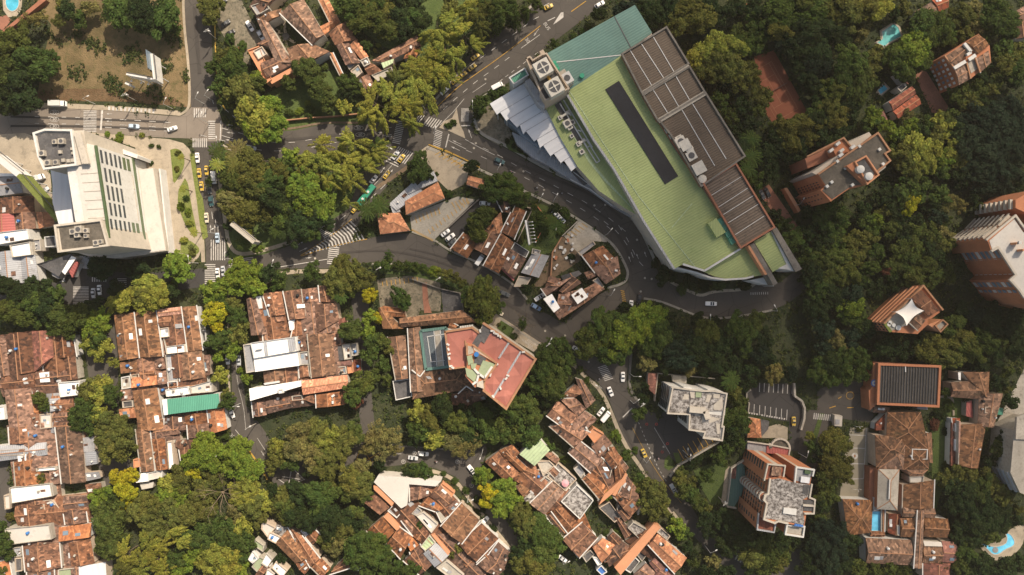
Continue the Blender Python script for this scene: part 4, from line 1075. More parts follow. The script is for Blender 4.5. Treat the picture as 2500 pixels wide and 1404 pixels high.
houses('''
> low brown house with diagonal seam beside the white folded roof
qt sb 1510 710 1620 600 1760 755 1670 825 6.8
> orange-walled house with grey shed and a round brushy patio
qg f 1740 790 1800 725 1880 800 1830 860 5.5
qe p 1700 850 1740 810 1860 950 1830 985 7.0
qt v 1540 985 1690 850 1810 990 1670 1130 6.6
> speckled brown gabled house with a grey slab at its corner
qt v 1730 1110 1850 940 1980 1030 1860 1250 6.4
qt v 1870 890 1930 870 2000 920 1970 1020 6.2
qd v 1890 1270 2040 1130 2160 1290 2040 1404 6.6
> tiled house at the head of the row with a pink terrace and pergola
rt v 0 545 220 555 180 650 0 700 6.4
rt v 185 650 290 545 410 680 350 760 6.8
re f 270 570 310 525 430 620 390 670 4.6
> house with whitewashed terraces and sun-bleached pergola
rt v 90 745 180 660 330 770 240 800 6.6
rc f 60 830 130 800 270 920 210 1000 6.4
rM f 250 800 330 750 380 830 300 905 5.5
rg f 20 815 80 750 120 790 70 840 5.8
rt st 360 760 440 690 480 720 410 800 6.0
> big plain brown gabled house along the hedge with a dark hatch
rb v 490 715 670 885 500 1105 295 935 7.4
> brown house with curved eave and a small white dormer
rt v 680 905 850 1060 640 1280 465 1105 7.0
rd st 340 1060 380 1075 430 1140 330 1120 5
> red-and-brown houses with a white pipe at the end of the row
rt v 840 1085 960 1190 900 1350 760 1190 6.6
rt v 755 1200 910 1350 830 1420 640 1300 6.4
rr f 590 1340 640 1300 730 1404 650 1440 4.5
rt h 500 1290 560 1240 620 1290 570 1350 5.6
> brown-roofed house behind the green tiled one
rt h 30 1030 90 950 180 1000 110 1090 5.8
ro st -30 1090 20 1040 90 1120 10 1180 6.0
rd v 0 1190 100 1110 230 1290 80 1420 6.4
> house with a small green sheet roof and a large grey metal one
rG f 105 1130 190 1020 250 1090 150 1170 7.0
rm v 130 1200 250 1095 380 1210 240 1330 7.2
rM f 255 1330 350 1260 520 1404 400 1440 6.6
re p 205 1020 235 1015 385 1190 365 1215 7.4
''', 'diagonal houses south of the cul-de-sac')

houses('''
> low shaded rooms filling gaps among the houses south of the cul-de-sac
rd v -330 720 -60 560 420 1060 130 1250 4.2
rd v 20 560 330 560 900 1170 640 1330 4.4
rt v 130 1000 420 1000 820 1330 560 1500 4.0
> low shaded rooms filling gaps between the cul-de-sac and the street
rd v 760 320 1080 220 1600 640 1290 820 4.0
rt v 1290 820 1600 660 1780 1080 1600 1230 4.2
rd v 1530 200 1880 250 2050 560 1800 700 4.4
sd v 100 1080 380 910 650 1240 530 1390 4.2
''', 'added low roofs in the diagonal blocks')  # filler roofs, mostly dark tile, added for the shadow and lower roofs in the gaps
houses('''
> brown stepped-gable house at the cul-de-sac end
rt v 715 325 850 225 1060 440 910 510 6.6
rt v 850 220 975 160 1050 240 930 330 7.2
rt v 890 260 950 215 1130 390 1060 420 8.0
rt v 1050 420 1120 370 1240 410 1170 480 6.6
rt st 950 470 1060 410 1180 470 1100 560 6.0
> house with weathered white terraces beside the green metal roof
rM f 1210 320 1330 310 1380 360 1270 460 5.8
rC f 1120 490 1230 390 1330 440 1200 560 5.4
rb sl 1010 560 1060 530 1150 600 1085 660 6.2
rt h 1250 230 1330 215 1430 300 1400 350 6.2
> open grey-stained terrace with a pink parasol beside black-streaked paving
rC f 1410 330 1590 490 1480 600 1310 460 5.0
rt v 1310 410 1370 360 1430 420 1380 480 5.6
rn f 1430 570 1490 490 1550 530 1490 600 4.0
> plain brown gabled house with a rickety timber lean-to
rb v 1355 510 1475 610 1290 830 1140 720 7.2
rC p 1085 680 1160 610 1210 650 1130 730 5
rn f 1170 580 1220 540 1270 580 1210 640 4.4
rC f 1230 510 1290 460 1350 500 1270 580 5.4
> house with a large black-and-white mottled terrace roof
rC f 1440 700 1590 540 1750 690 1620 870 7.4
> orange-brown house below the mottled terrace with two hatches
rt v 1350 800 1430 740 1590 890 1500 1000 6.6
rd v 1300 850 1360 800 1510 970 1450 1030 6.2
> brown gabled house with chimney facing the parking bay
rt v 1640 900 1790 1050 1620 1240 1450 1060 7.0
> sunny tiled house with curved eaves and a white chimney
ro v 1740 1140 1840 1050 1960 1120 1830 1290 6.8
rd v 1880 1050 1940 990 2028 1070 1960 1150 6.2
rt v 1850 1290 1960 1180 2060 1120 2100 1200 6.4
rn f 1640 1220 1720 1160 1760 1200 1680 1280 4.4
rw f 1740 1230 1780 1230 1830 1290 1790 1310 5.2
rB f 1775 1350 1820 1305 1880 1370 1830 1404 4.0
''', 'houses between the cul-de-sac and the south-east street')
houses('''
> brown hipped house at the top of the diagonal row by the road
mt v 1420 1100 1570 970 1680 1020 1560 1100 6.6
mt v 1580 910 1650 930 1770 1120 1680 1200 6.8
mt h 1430 1110 1580 1100 1680 1200 1600 1270 7.2
> wide speckled orange-tiled house with a pipe and small dormer
mt v 1305 1270 1410 1120 1610 1280 1470 1390 7.4
mt h 1480 1390 1670 1220 1790 1300 1680 1404 6.8
rt v 1330 -10 1500 -50 1720 40 1560 190 6.8
> tiled house with a round spiral patio and white tank
rt v 1510 240 1630 130 1850 300 1720 430 6.8
re f 1690 60 1750 0 1850 60 1760 150 5.6
rt sl 1730 180 1850 60 1930 150 1810 290 6.4
> tiled house with bleached white terraces in the middle
rt v 1840 270 1930 190 2028 290 1930 400 6.6
rM f 1800 450 1850 300 1930 380 1900 500 5.2
rt v 1710 430 1770 370 1850 430 1800 500 6.0
> brown gabled house behind a grey slatted deck
rt v 1640 490 1720 420 1910 590 1800 680 6.8
rg f 1560 390 1610 350 1670 430 1630 480 4.4
> house with long orange retaining wall and dark open court
re p 1850 640 2050 460 2060 520 1800 740 8.2
rt v 1930 650 2010 590 2060 650 2000 720 7.0
rn f 1800 760 1900 700 2010 850 1950 900 4.0
> brown gabled house stepping along the road bend
rt v 1900 250 1940 210 2090 380 2020 460 6.4
st v -60 190 0 180 80 320 20 420 6.4
st v 0 400 70 330 110 430 10 520 6.6
> large brown hipped house with an orange parapet facing the road
st v 120 450 215 580 250 720 30 640 7.4
st h 0 660 70 600 260 740 150 850 6.8
se p -20 640 100 440 125 450 10 650 8.4
sn f 20 770 40 730 80 800 50 830 5
> small white-walled court house beside the round olive tree
st v 20 790 90 770 170 840 100 900 6.0
sw f 230 770 270 720 275 790 220 830 6.0
sC f 125 950 175 895 330 980 240 1060 5.6
sd v 0 850 60 870 180 1000 100 1060 4.6
> long house with a terracotta-painted spine wall
se p 0 1330 370 920 440 950 60 1404 8.2
sd v -100 1200 60 1070 150 1130 -50 1330 6.0
> broad tiled house on the corner with a gabled lightwell
so v 320 1120 410 1010 690 1240 570 1390 7.4
se f 440 1150 490 1120 560 1210 530 1230 7.6
sC f 400 990 440 950 530 1030 500 1070 6.6
> row of small tiled rooms along the dark courts at the bottom edge
st v 180 1400 300 1290 400 1390 330 1440 5.4
sn f 210 1210 270 1150 320 1190 260 1270 3.0
sr v 330 1290 380 1240 470 1310 400 1380 6.0
sr v 380 1400 470 1310 560 1400 500 1450 6.0
sn f 100 1350 200 1230 240 1270 150 1380 3.0
''', 'houses along the south-east street')
t_ = thing('green_roofed_house', 'house roofed with pale green metal sheets among weathered terraces', 'house', group='houses between the cul-de-sac and the south-east street')
roof_quad(t_, 'metal_pale_green', 'sr', pts('r', 1045, 255, 1215, 82, 1335, 210, 1190, 365), 8.6, 1.0, wall='wall_white')
p_ = thing('parasol', 'round pink parasol open on the black paved terrace', 'parasol')
c_ = W(px('r', 1483, 532), 6.4); b = MB(); b.cyl((c_.x, c_.y, 6.2), 1.6, .5, 16, .05); b.build('canopy', 'pink_fabric', p_); b = MB(); b.cyl((c_.x, c_.y, 4.0), .05, 2.4, 6); b.build('pole', 'metal_light', p_)

# ---- restaurant / petrol-station triangle
houses('''
> bright orange hipped restaurant roof beside the car park | restaurant | restaurant
ho xh -45 590 270 405 335 560 -35 720 6.0
> orange hipped kiosk roof on the pointed corner by the chevrons | corner_kiosk | kiosk
go xh 1635 705 1855 700 1955 870 1670 905 5.0
> small orange gabled booth beside the forecourt | entrance_booth | booth
ho h 560 345 715 385 690 480 540 430 4.6
> long grey slatted lean-to behind the bright orange restaurant | lean_to | shed
gm sb 1750 620 1990 400 2080 500 1830 680 4.4
hm sb -40 540 230 300 270 400 0 520 4.6
gm p 1760 610 1830 570 1860 690 1790 705 4.4
''', 'restaurant buildings on the triangle')
houses('''
> small brown gabled house beside the parked cars on the triangle
ht v 510 890 660 960 550 1135 390 1040 5.6
> long brown house with a skewed chimney, first of the joined pair
ht v 730 850 870 690 900 900 780 900 6.2
ht v 690 860 870 890 740 1110 610 1040 6.4
> long tiled house between gutters down to the lower road
ht v 870 890 990 980 850 1280 700 1200 6.6
> brown house with square dark rooflights beside the billboard
hd v 960 700 1110 690 1000 950 870 880 7.0
hd v 830 590 960 600 960 700 880 690 5.6
ht v 1000 640 1100 680 1080 780 960 740 6.2
> tiled house with a red porch beside the ruined shell
ht v 960 1040 1110 1140 1000 1330 870 1220 6.0
hR sb 860 1230 900 1220 1005 1320 990 1350 4.6
> half-roofed house with mossy open rooms
hn f 1000 980 1140 1070 1110 1130 960 1050 3.6
> house with a grey sheet roof and bleached corner slab
hg v 1170 1080 1330 1110 1230 1320 1060 1270 5.8
hC f 1170 1040 1250 1060 1230 1110 1160 1090 6.0
hM f 1040 1300 1160 1320 1110 1404 990 1404 4.2
> wide tiled house with a grey deck at the road bend
ht v 1640 1110 1840 1010 1990 1170 1760 1270 6.6
ht v 1730 1230 1980 1110 2010 1280 1870 1380 6.8
hg f 1600 1080 1750 970 1770 1000 1630 1110 5.6
ht h 1660 1270 1740 1240 1780 1300 1700 1340 5.4
> long tiled house with two white sheeting panels by the road junction
mt v 1250 60 1430 -10 1560 -60 1300 130 6.4
mt v 1380 290 1420 110 1640 60 1430 355 6.6
mt v 1560 120 1770 0 1860 60 1450 340 6.4
mt h 1420 80 1560 -60 1640 0 1480 110 7.0
mw p 1275 155 1355 108 1432 240 1375 285 10.2
mw p 1540 118 1640 50 1700 135 1600 205 10.2
mg f 1740 -20 1790 -50 1850 40 1830 60 4.5
> grey-roofed workshop strewn with white sacks beside the dirt yard
hd v 1290 1404 1330 1300 1440 1330 1400 1450 4.6
hn v 1440 1300 1610 1250 1640 1280 1480 1380 4.6
''', 'old houses on the triangle')

# ---- institution at the top
houses('''
> courtyard mansion with broad speckled tile wings around a planted court | courtyard_mansion | building
bb v 715 130 940 -10 1140 330 1020 430 9.0 2.4
bb v 500 180 730 80 720 150 590 220 8.4
bb v 495 190 600 200 830 600 680 600 8.4
bt h 490 420 640 330 670 420 600 440 7.8
bb v 780 460 1010 410 1190 490 850 680 8.4 1.6
bt h 530 600 780 500 820 620 590 740 8.0
bt v 420 60 560 -60 760 -100 500 180 9.0
bg f 440 60 590 10 620 90 500 150 9.6
be f 410 480 520 440 640 760 590 800 7.0
bc f 465 490 550 445 595 520 515 570 7.4
be p 610 760 830 640 850 680 640 800 6.8
''', None)
houses('''
> long covered walkway roofed with orange tiles beside the mansion | covered_walkway | walkway
bo v 1175 500 1225 505 1330 730 1300 750 4.0
bo v 1080 0 1170 -20 1290 210 1190 220 4.2
bo h 1080 260 1200 200 1290 210 1130 340 4.4
''', None)
houses('''
> angled tiled house with glass patio and two grey slab roofs | tiled_villa | villa
bt v 1180 320 1350 200 1450 380 1240 430 6.6
bo v 1380 430 1450 370 1560 540 1490 570 6.2
bt v 1250 430 1370 400 1480 600 1340 620 6.6
bg f 1320 560 1400 510 1480 580 1380 670 5.0
bM f 1390 680 1465 620 1505 690 1440 750 7.0
bM f 1480 580 1550 545 1580 610 1520 640 7.2
bt v 1440 780 1560 700 1620 820 1500 870 6.2
bt h 1500 620 1560 580 1700 680 1560 720 6.4
bt h 1580 580 2028 330 2040 440 1720 600 6.8
bM f 1590 720 1780 640 1800 700 1650 780 6.8
bG p 1680 600 1800 560 1790 600 1700 650 7.4
ct h 0 370 60 340 110 440 40 480 6.0
ct h -60 560 20 380 100 470 60 550 5.8
''', None)
# ------------------------------------------------------------------ large buildings
def prism(root, name, mat, reg, c, z1, z0=0.0, ang=0.0):
    return slab(name, pts(reg, *c), z0, z1, mat, root, ang=ang)
def parapet(root, reg, c, z, hgt=0.9, wd=0.5, mat='wall_cream', closed=True, name='parapet'):
    p = [W(q, z) for q in pts(reg, *c)]; b = MB(); n = len(p)
    for i in range(n if closed else n - 1):
        A, B = p[i], p[(i + 1) % n]; d = (B - A); d.z = 0
        if d.length < .05: continue
        d.normalize(); s_ = Vector((-d.y, d.x, 0)) * wd / 2; e = d * wd / 2 * (1 if i % 2 else .96)
        b.prism([A - s_ - e, B - s_ + e, B + s_ + e, A + s_ - e], z - 0.1, z + hgt + 0.003 * (i % 4))
    return b.build(name, mat, root)
def facade(root, A, B, z0, nf, dz, cols, ww, wh, mat='glass', frame=None, out=1, name='window', t0=0.04, t1=0.96):
    """A, B world points of the wall line; windows in nf floors x cols columns, each its own part"""
    d = Vector((B.x - A.x, B.y - A.y, 0)); L = d.length; d.normalize(); n = Vector((d.y, -d.x, 0)) * out; ang = math.atan2(d.y, d.x)
    for f in range(nf):
        for c in range(cols):
            t = t0 + (t1 - t0) * (c + .5) / cols; p = Vector((A.x, A.y, 0)) + d * L * t + n * 0.02; p.z = z0 + f * dz
            b = MB(); b.box((p.x, p.y, p.z), (ww, 0.12, wh), ang); o = b.build(name, 'metal_light' if mat == 'glass_blue' and (f * 7 + c * 3 + f * c) % 3 == 0 else mat, root, doUV=False)
            if frame:
                b = MB(); q = p + n * .05
                b.box((q.x, q.y, q.z - wh / 2 - .1), (ww + .3, .25, .14), ang); b.build('sill', frame, o, doUV=False)
def bands(root, A, B, zs, t=0.5, dep=0.3, mat='wall_cream', out=1, name='floor_band'):
    d = Vector((B.x - A.x, B.y - A.y, 0)); L = d.length; d.normalize(); n = Vector((d.y, -d.x, 0)) * out; m = (A + B) / 2 + n * dep / 2; b = MB()
    for z in zs: b.box((m.x, m.y, z), (L, dep, t), math.atan2(d.y, d.x))
    return b.build(name, mat, root)
def ac_unit(root, c, z, s=1.6, ang=0.3, name='air_conditioner', mat='machine_cream', fan=True):
    b = MB(); b.box((c.x, c.y, z + s * .35), (s, s, s * .7), ang); o = b.build(name, mat, root, doUV=False)
    if fan:
        b = MB(); b.cyl((c.x, c.y, z + s * .7), s * .34, .06, 16); b.build('fan', 'metal_dark', o, doUV=False)
    return o

# ===== green-roofed shopping centre
mall = thing('shopping_centre', 'huge wedge-shaped centre with green and teal ribbed metal roofs', 'shopping centre')
AM = math.radians(-60 + 90)
prism(mall, 'wall', 'wall_cream', 'z', (1336, 131, 1549, 15, 1590, 80, 1700, 300, 1810, 607, 1720, 661, 1668, 645, 1646, 655, 1562, 530, 1500, 414, 1449, 340, 1390, 231), 17.6)
o = sheet('teal_roof', Zp(1334, 131, 1550, 12, 1592, 80, 1519, 134, 1392, 219, 1345, 152), 'metal_teal', mall, z=18.0, ang=math.radians(-60))
o = sheet('green_roof', Zp(1392, 219, 1519, 134, 1567, 228, 1608, 297, 1644, 360, 1710, 453, 1810, 607, 1720, 661, 1667, 645, 1647, 656, 1573, 540, 1500, 414, 1449, 340, 1388, 232), 'metal_green', mall, z=18.0, ang=math.radians(-62))
for nm, c, m_ in (('roof_seam', (1390, 222, 1460, 330, 1560, 480, 1700, 655), 'metal_pale_green'), ('roof_seam', (1690, 497, 1640, 556), 'metal_pale_green'), ('gutter', (1385, 232, 1449, 341, 1500, 415, 1572, 541, 1646, 657), 'metal_grey'), ('ridge_flashing', (1355, 152, 1520, 134), 'metal_light'), ('ridge_flashing', (1500, 40, 1540, 116), 'metal_dark')):
    p = [W(q, 18.1) for q in Zp(*c)]; b = MB()
    for i in range(len(p) - 1): b.bar(p[i], p[i + 1], 0.9 if nm == 'gutter' else .35, .7 if nm == 'gutter' else .12)
    b.build(nm, m_, mall)
prism(mall, 'black_roof_sheet', 'tarp_black', 'z', (1478, 218, 1511, 197, 1656, 430, 1624, 450), 18.35, 18.02)
prism(mall, 'roof_hut', 'metal_green', 'i', (890, 800, 970, 750, 1060, 885, 975, 937), 20.3, 18)
for k in range(4):
    a_ = px('i', 1010 + k * 36, 785 + k * 60); c_ = W(a_, 19); b = MB(); b.box((c_.x, c_.y, 18.9), (2.1, 2.9, 1.8), math.radians(28)); b.cyl((c_.x, c_.y, 19.8), .5, .3, 12); b.build('green_condenser', 'metal_seagreen', mall)
for a_ in ((1380, 600), (1395, 628), (1410, 655), (1640, 725)):
    c_ = W(px('c', *a_), 18.5); b = MB(); b.cyl((c_.x, c_.y, 18), 1.0 if a_[0] > 1600 else .8, 1.5, 14); b.build('green_tank', 'plastic_green', mall)
# curved lower strip on the road side
out = [(1331, 262), (1350, 300), (1369, 338), (1410, 407), (1462, 466), (1520, 505), (1564, 531)]
inn = [(1388, 233), (1420, 290), (1449, 341), (1478, 385), (1500, 415), (1535, 475), (1570, 536)]
prism(mall, 'side_wall', 'wall_cream', 'z', sum([list(q) for q in out], []) + sum([list(q) for q in inn[::-1]], []), 12.4)
for nm, m_, t0, t1, z in (('side_roof', 'metal_green', 0, .42, 12.9), ('side_roof_band', 'metal_pale_green', .42, .52, 13.05), ('side_roof', 'metal_green', .52, .99, 12.9)):
    a = [(p[0] + (q[0] - p[0]) * t0, p[1] + (q[1] - p[1]) * t0) for p, q in zip(out, inn)]; b_ = [(p[0] + (q[0] - p[0]) * t1, p[1] + (q[1] - p[1]) * t1) for p, q in zip(out, inn)]
    vs = world(a, z) + world(b_, z); n = len(a); mesh(nm, vs, [(i, i + n, i + n + 1, i + 1) for i in range(n - 1)], m_, mall, ang=math.radians(-35))
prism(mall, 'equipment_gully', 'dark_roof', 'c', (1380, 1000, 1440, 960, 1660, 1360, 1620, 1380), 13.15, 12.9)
b = MB()
for l_ in ((1465, 950, 1740, 1404), (1430, 985, 1690, 1404), (1500, 1070, 1540, 1100), (1600, 1240, 1635, 1250), (1650, 1320, 1690, 1340)):
    b.bar(W(px('c', l_[0], l_[1]), 13.6), W(px('c', l_[2], l_[3]), 13.6), .5, .35)
for l_ in ((1650, 20, 1780, 225), (1680, 0, 1810, 205), (1780, 225, 1810, 205), (1690, 80, 1720, 60)):
    b.bar(W(px('h', l_[0], l_[1]), 13.6), W(px('h', l_[2], l_[3]), 13.6), .4, .3)
b.build('pipe_run', 'metal_light', mall)
for (r_, x, y, s) in (('c', 1510, 1070, 1.6), ('c', 1435, 1120, 1.8), ('c', 1500, 1180, 3.2), ('c', 1550, 1165, 2), ('c', 1525, 1210, 2.2), ('c', 1545, 1295, 1.6), ('c', 1610, 1370, 2.0), ('c', 1665, 1335, 1.2), ('h', 1640, 120, 2), ('h', 1610, 45, 1.8)):
    ac_unit(mall, W(px(r_, x, y), 14), 13, s, .5)
b = MB()
for l_ in ((1435, 1120, 1515, 1068), (1610, 1372, 1670, 1330)): b.bar(W(px('c', l_[0], l_[1]), 14.2), W(px('c', l_[2], l_[3]), 14.2), .9, .9)
b.build('air_duct', 'machine_cream', mall)
# brown deck roofs
for q, m_, ty in (((1518, 133, 1626, 68, 1680, 157, 1567, 228), 'deck_brown', 0), ((1569, 232, 1682, 164, 1720, 227, 1606, 296), 'deck_brown', 0), ((1608, 294, 1721, 228, 1817, 382, 1711, 455, 1637, 330), 'deck_brown', 0), ((1717, 450, 1795, 400, 1889, 555, 1807, 605), 'deck_dark', 1)):
    prism(mall, 'deck_wall', 'brick_dark', 'z', q, 20.4, 0)
    sheet('deck_roof', Zp(*q), m_, mall, z=20.6, ang=math.radians(-60 if ty else -62 + 0))
    parapet(mall, 'z', q, 20.5, 1.0, .7, 'brick_dark' if ty else 'concrete_dark')
def lines(root, name, mat, z, segs_, wd=.35, hg=.2, reg='z'):
    for l_ in segs_: b = MB(); b.bar(W(px(reg, l_[0], l_[1]), z), W(px(reg, l_[2], l_[3]), z), wd, hg); o = b.build(name, mat, root)
    return o
lines(mall, 'roof_seam', 'metal_light', 20.75, ((1538, 122, 1592, 210), (1566, 107, 1622, 193), (1595, 90, 1647, 178), (1594, 218, 1634, 282), (1622, 200, 1660, 265), (1649, 184, 1686, 248), (1665, 268, 1745, 405), (1690, 252, 1773, 388)), .3, .1)
lines(mall, 'roof_seam', 'metal_light', 20.75, ((1735, 478, 1812, 430), (1752, 507, 1826, 459), (1766, 524, 1840, 477), (1778, 544, 1855, 496), (1795, 573, 1866, 527)), .2, .1)
lines(mall, 'cross_beam', 'concrete', 21.0, ((1568, 229, 1681, 160), (1607, 296, 1720, 228)), 2.0, .8)
# machine gallery between the decks and the green roof
prism(mall, 'machine_gallery', 'tarp_black', 'z', (1608, 299, 1635, 282, 1727, 437, 1711, 455), 18.5, 17.6)
parapet(mall, 'z', (1608, 299, 1635, 282, 1727, 437, 1711, 455), 18.5, 1.2, .5, 'brick_dark')
for x, y in [(470, 1180), (490, 1168), (510, 1157), (528, 1147), (500, 1245), (520, 1235), (540, 1225), (560, 1213), (540, 1300), (570, 1285), (600, 1270)]:
    ac_unit(mall, W(px('d', x, y), 19), 18.6, 2.0, .55, 'condenser_unit')
for x, y, s in ((620, 35, 4.2), (660, 65, 4.4), (720, 165, 4.0), (790, 285, 5.0), (610, 5, 3.0), (670, 160, 1.6)):
    ac_unit(mall, W(px('i', x, y), 19), 18.6, s, .5, 'plant_box', fan=s < 4.3)
for x, y, r_ in ((715, 92, 1.7), (838, 378, 1.8)):
    c_ = W(px('i', x, y), 21); b = MB(); b.cyl((c_.x, c_.y, 18.5), r_, 2.6, 24); b.cyl((c_.x, c_.y, 21.1), r_, .35, 24, .3); b.build('round_tank', 'machine_cream', mall)
# south end: curved green roofs, fins and white curved wall
prism(mall, 'wing_wall', 'wall_cream', 'i', (830, 1255, 1200, 1045, 1270, 1020, 1440, 1290, 1110, 1340, 950, 1305), 14.4)
sheet('wing_roof', pts('i', 830, 1255, 1200, 1045, 1270, 1020, 1440, 1290, 1110, 1340, 950, 1305), 'metal_green', mall, z=14.8, ang=math.radians(-60))
prism(mall, 'wing_wall', 'wall_cream', 'i', (1330, 975, 1490, 880, 1650, 1190, 1505, 1265), 16.4)
sheet('wing_roof', pts('i', 1330, 975, 1490, 880, 1650, 1190, 1505, 1265), 'metal_green', mall, z=16.7, ang=math.radians(-60))
prism(mall, 'fin_wall', 'terracotta_paint', 'i', (1265, 1015, 1285, 1005, 1455, 1285, 1435, 1295), 18.5)
prism(mall, 'fin_wall', 'concrete_dark', 'i', (1285, 1005, 1330, 985, 1555, 1370, 1515, 1395, 1430, 1240), 18.2)
prism(mall, 'fin_wall', 'concrete_dark', 'i', (1505, 865, 1545, 840, 1785, 1235, 1725, 1265, 1640, 1110), 18.2)
prism(mall, 'white_fin', 'wall_white', 'i', (1492, 880, 1506, 872, 1730, 1262, 1650, 1240, 1560, 1230, 1640, 1190), 17.0)
prism(mall, 'white_fin', 'wall_white', 'i', (1280, 1345, 1450, 1310, 1520, 1400, 1380, 1370), 12.0)
ri = [(1648, 655), (1700, 668), (1735, 680), (1770, 685), (1820, 682), (1840, 677)]
b = MB(); rw = [W(p, 15.6) for p in ri]
for i in range(len(rw) - 1): b.prism([rw[i], rw[i + 1], rw[i + 1] + Vector((0, .8, 0)), rw[i] + Vector((0, .8, 0))], 0, 15.6)
b.build('curved_wall', 'wall_white', mall)
prism(mall, 'side_terrace', 'concrete', 'i', (340, 910, 380, 900, 600, 1230, 545, 1215, 420, 1060), 6)
lines(mall, 'edge_coping', 'metal_light', 18.6, ((1667, 645, 1720, 661), (1720, 661, 1808, 607)), .8, .6)
# stair and cooling tower
prism(mall, 'cooling_tower', 'wall_tan', 'y', (875, 320, 935, 290, 985, 350, 1140, 255, 1100, 180, 1165, 145, 1220, 235, 1560, 760, 1600, 830, 1235, 1020, 1200, 1025, 1115, 880, 1180, 840), 26)
prism(mall, 'tower_deck', 'dark_roof', 'y', (930, 310, 985, 370, 1200, 260, 1540, 790, 1290, 990, 1215, 1000, 1135, 875), 26.1, 26)
parapet(mall, 'y', (875, 320, 935, 290, 985, 350, 1140, 255, 1220, 235, 1600, 830, 1235, 1020, 1200, 1025, 1115, 880), 26.05, 1.6, .6, 'wall_tan')
for x, y, s in ((1165, 455, 6.4), (1360, 780, 6.4)):
    c_ = W(px('y', x, y), 31); b = MB(); b.box((c_.x, c_.y, 28.6), (s, s, 5), .52); o = b.build('cooling_unit', 'machine_cream', mall, doUV=False)
    b = MB(); b.cyl((c_.x, c_.y, 31.1), s * .38, .1, 28); b.build('fan_well', 'metal_dark', o, doUV=False)
    b = MB()
    for k in range(4):
        a = .5 + k * math.pi / 2; b.bar((c_.x, c_.y, 31.3), (c_.x + math.cos(a) * s * .38, c_.y + math.sin(a) * s * .38, 31.3), .45, .12)
    b.cyl((c_.x, c_.y, 31.2), .55, .4, 12); b.build('fan_blades', 'machine_cream', o, doUV=False)
c_ = W(px('y', 1575, 640), 24); b = MB(); b.box((c_.x, c_.y, 21.5), (4.2, 4.6, 6), .52); o = b.build('cooling_unit', 'metal_light', mall, doUV=False)
b = MB(); b.cyl((c_.x, c_.y, 24.5), 1.3, .15, 20); b.build('fan_well', 'metal_dark', o, doUV=False)
prism(mall, 'service_platform', 'concrete', 'y', (1430, 545, 1530, 475, 1690, 720, 1600, 800), 20.8, 17)
prism(mall, 'pipe_bridge', 'paint_yellow', 'y', (1200, 580, 1240, 560, 1320, 680, 1290, 700), 27.6, 26.1)
prism(mall, 'porch_wall', 'metal_light', 'y', (590, 640, 850, 480, 910, 590, 665, 745), 17.5)
sheet('porch_roof', pts('y', 615, 650, 850, 497, 895, 585, 672, 725), 'metal_seagreen', mall, z=17.6, ang=.5)
parapet(mall, 'y', (590, 640, 850, 480, 910, 590, 665, 745), 17.5, 1, .5, 'metal_light')
prism(mall, 'grey_flank', 'metal_grey', 'y', (850, 690, 935, 640, 1110, 880, 1200, 1030, 1190, 1160, 1075, 1060), 19.5)
# white sawtooth canopy
cp = [(1196, 253), (1288, 198), (1312, 212), (1331, 255), (1408, 407), (1395, 418), (1377, 392), (1369, 398), (1352, 375), (1344, 381), (1326, 355), (1318, 361), (1311, 340), (1304, 345), (1284, 320), (1277, 327), (1269, 305), (1262, 311), (1243, 290), (1236, 295), (1221, 274), (1213, 280)]
b = MB(); b.prism([W(p, 12) for p in cp], 11.4, 12); b.build('entrance_canopy', 'metal_white', mall, ang=math.radians(-60))
_r = lambda p: (lambda t: (p[0] + .86 * t, p[1] - .51 * t))(((1312 - p[0]) * 195 - (212 - p[1]) * 96) / (.86 * 195 + .51 * 96))
lines(mall, 'canopy_seam', 'metal_grey', 12.05, [(*p, *_r(p)) for p in cp[6::2]], .22, .1)
b = MB()
for p in cp[5::2]: c_ = W((p[0] + 2, p[1] - 4), 11.4); b.cyl((c_.x, c_.y, 0), .25, 11.4, 8)
b.build('canopy_column', 'metal_light', mall)
prism(mall, 'entrance_hall', 'glass_blue', 'c', (900, 1130, 1110, 900, 1270, 1100, 1480, 1420, 1440, 1480, 1230, 1400, 1080, 1300), 8)
prism(mall, 'podium', 'metal_grey', 'z', (1250, 322, 1300, 345, 1340, 372, 1380, 402, 1400, 418, 1412, 408, 1462, 467, 1520, 506, 1548, 525, 1540, 528, 1495, 502, 1440, 462, 1392, 438, 1340, 405, 1300, 385, 1262, 352), 4.5)
lines(mall, 'podium_rail', 'metal_light', 4.9, ((1400, 420, 1462, 470), (1462, 470, 1520, 508), (1392, 438, 1440, 462), (1440, 462, 1495, 502)), .4, .6)
prism(mall, 'podium_stair', 'dark_roof', 'h', (1540, 310, 1590, 290, 1700, 420, 1660, 440), 5.2, 4.5)

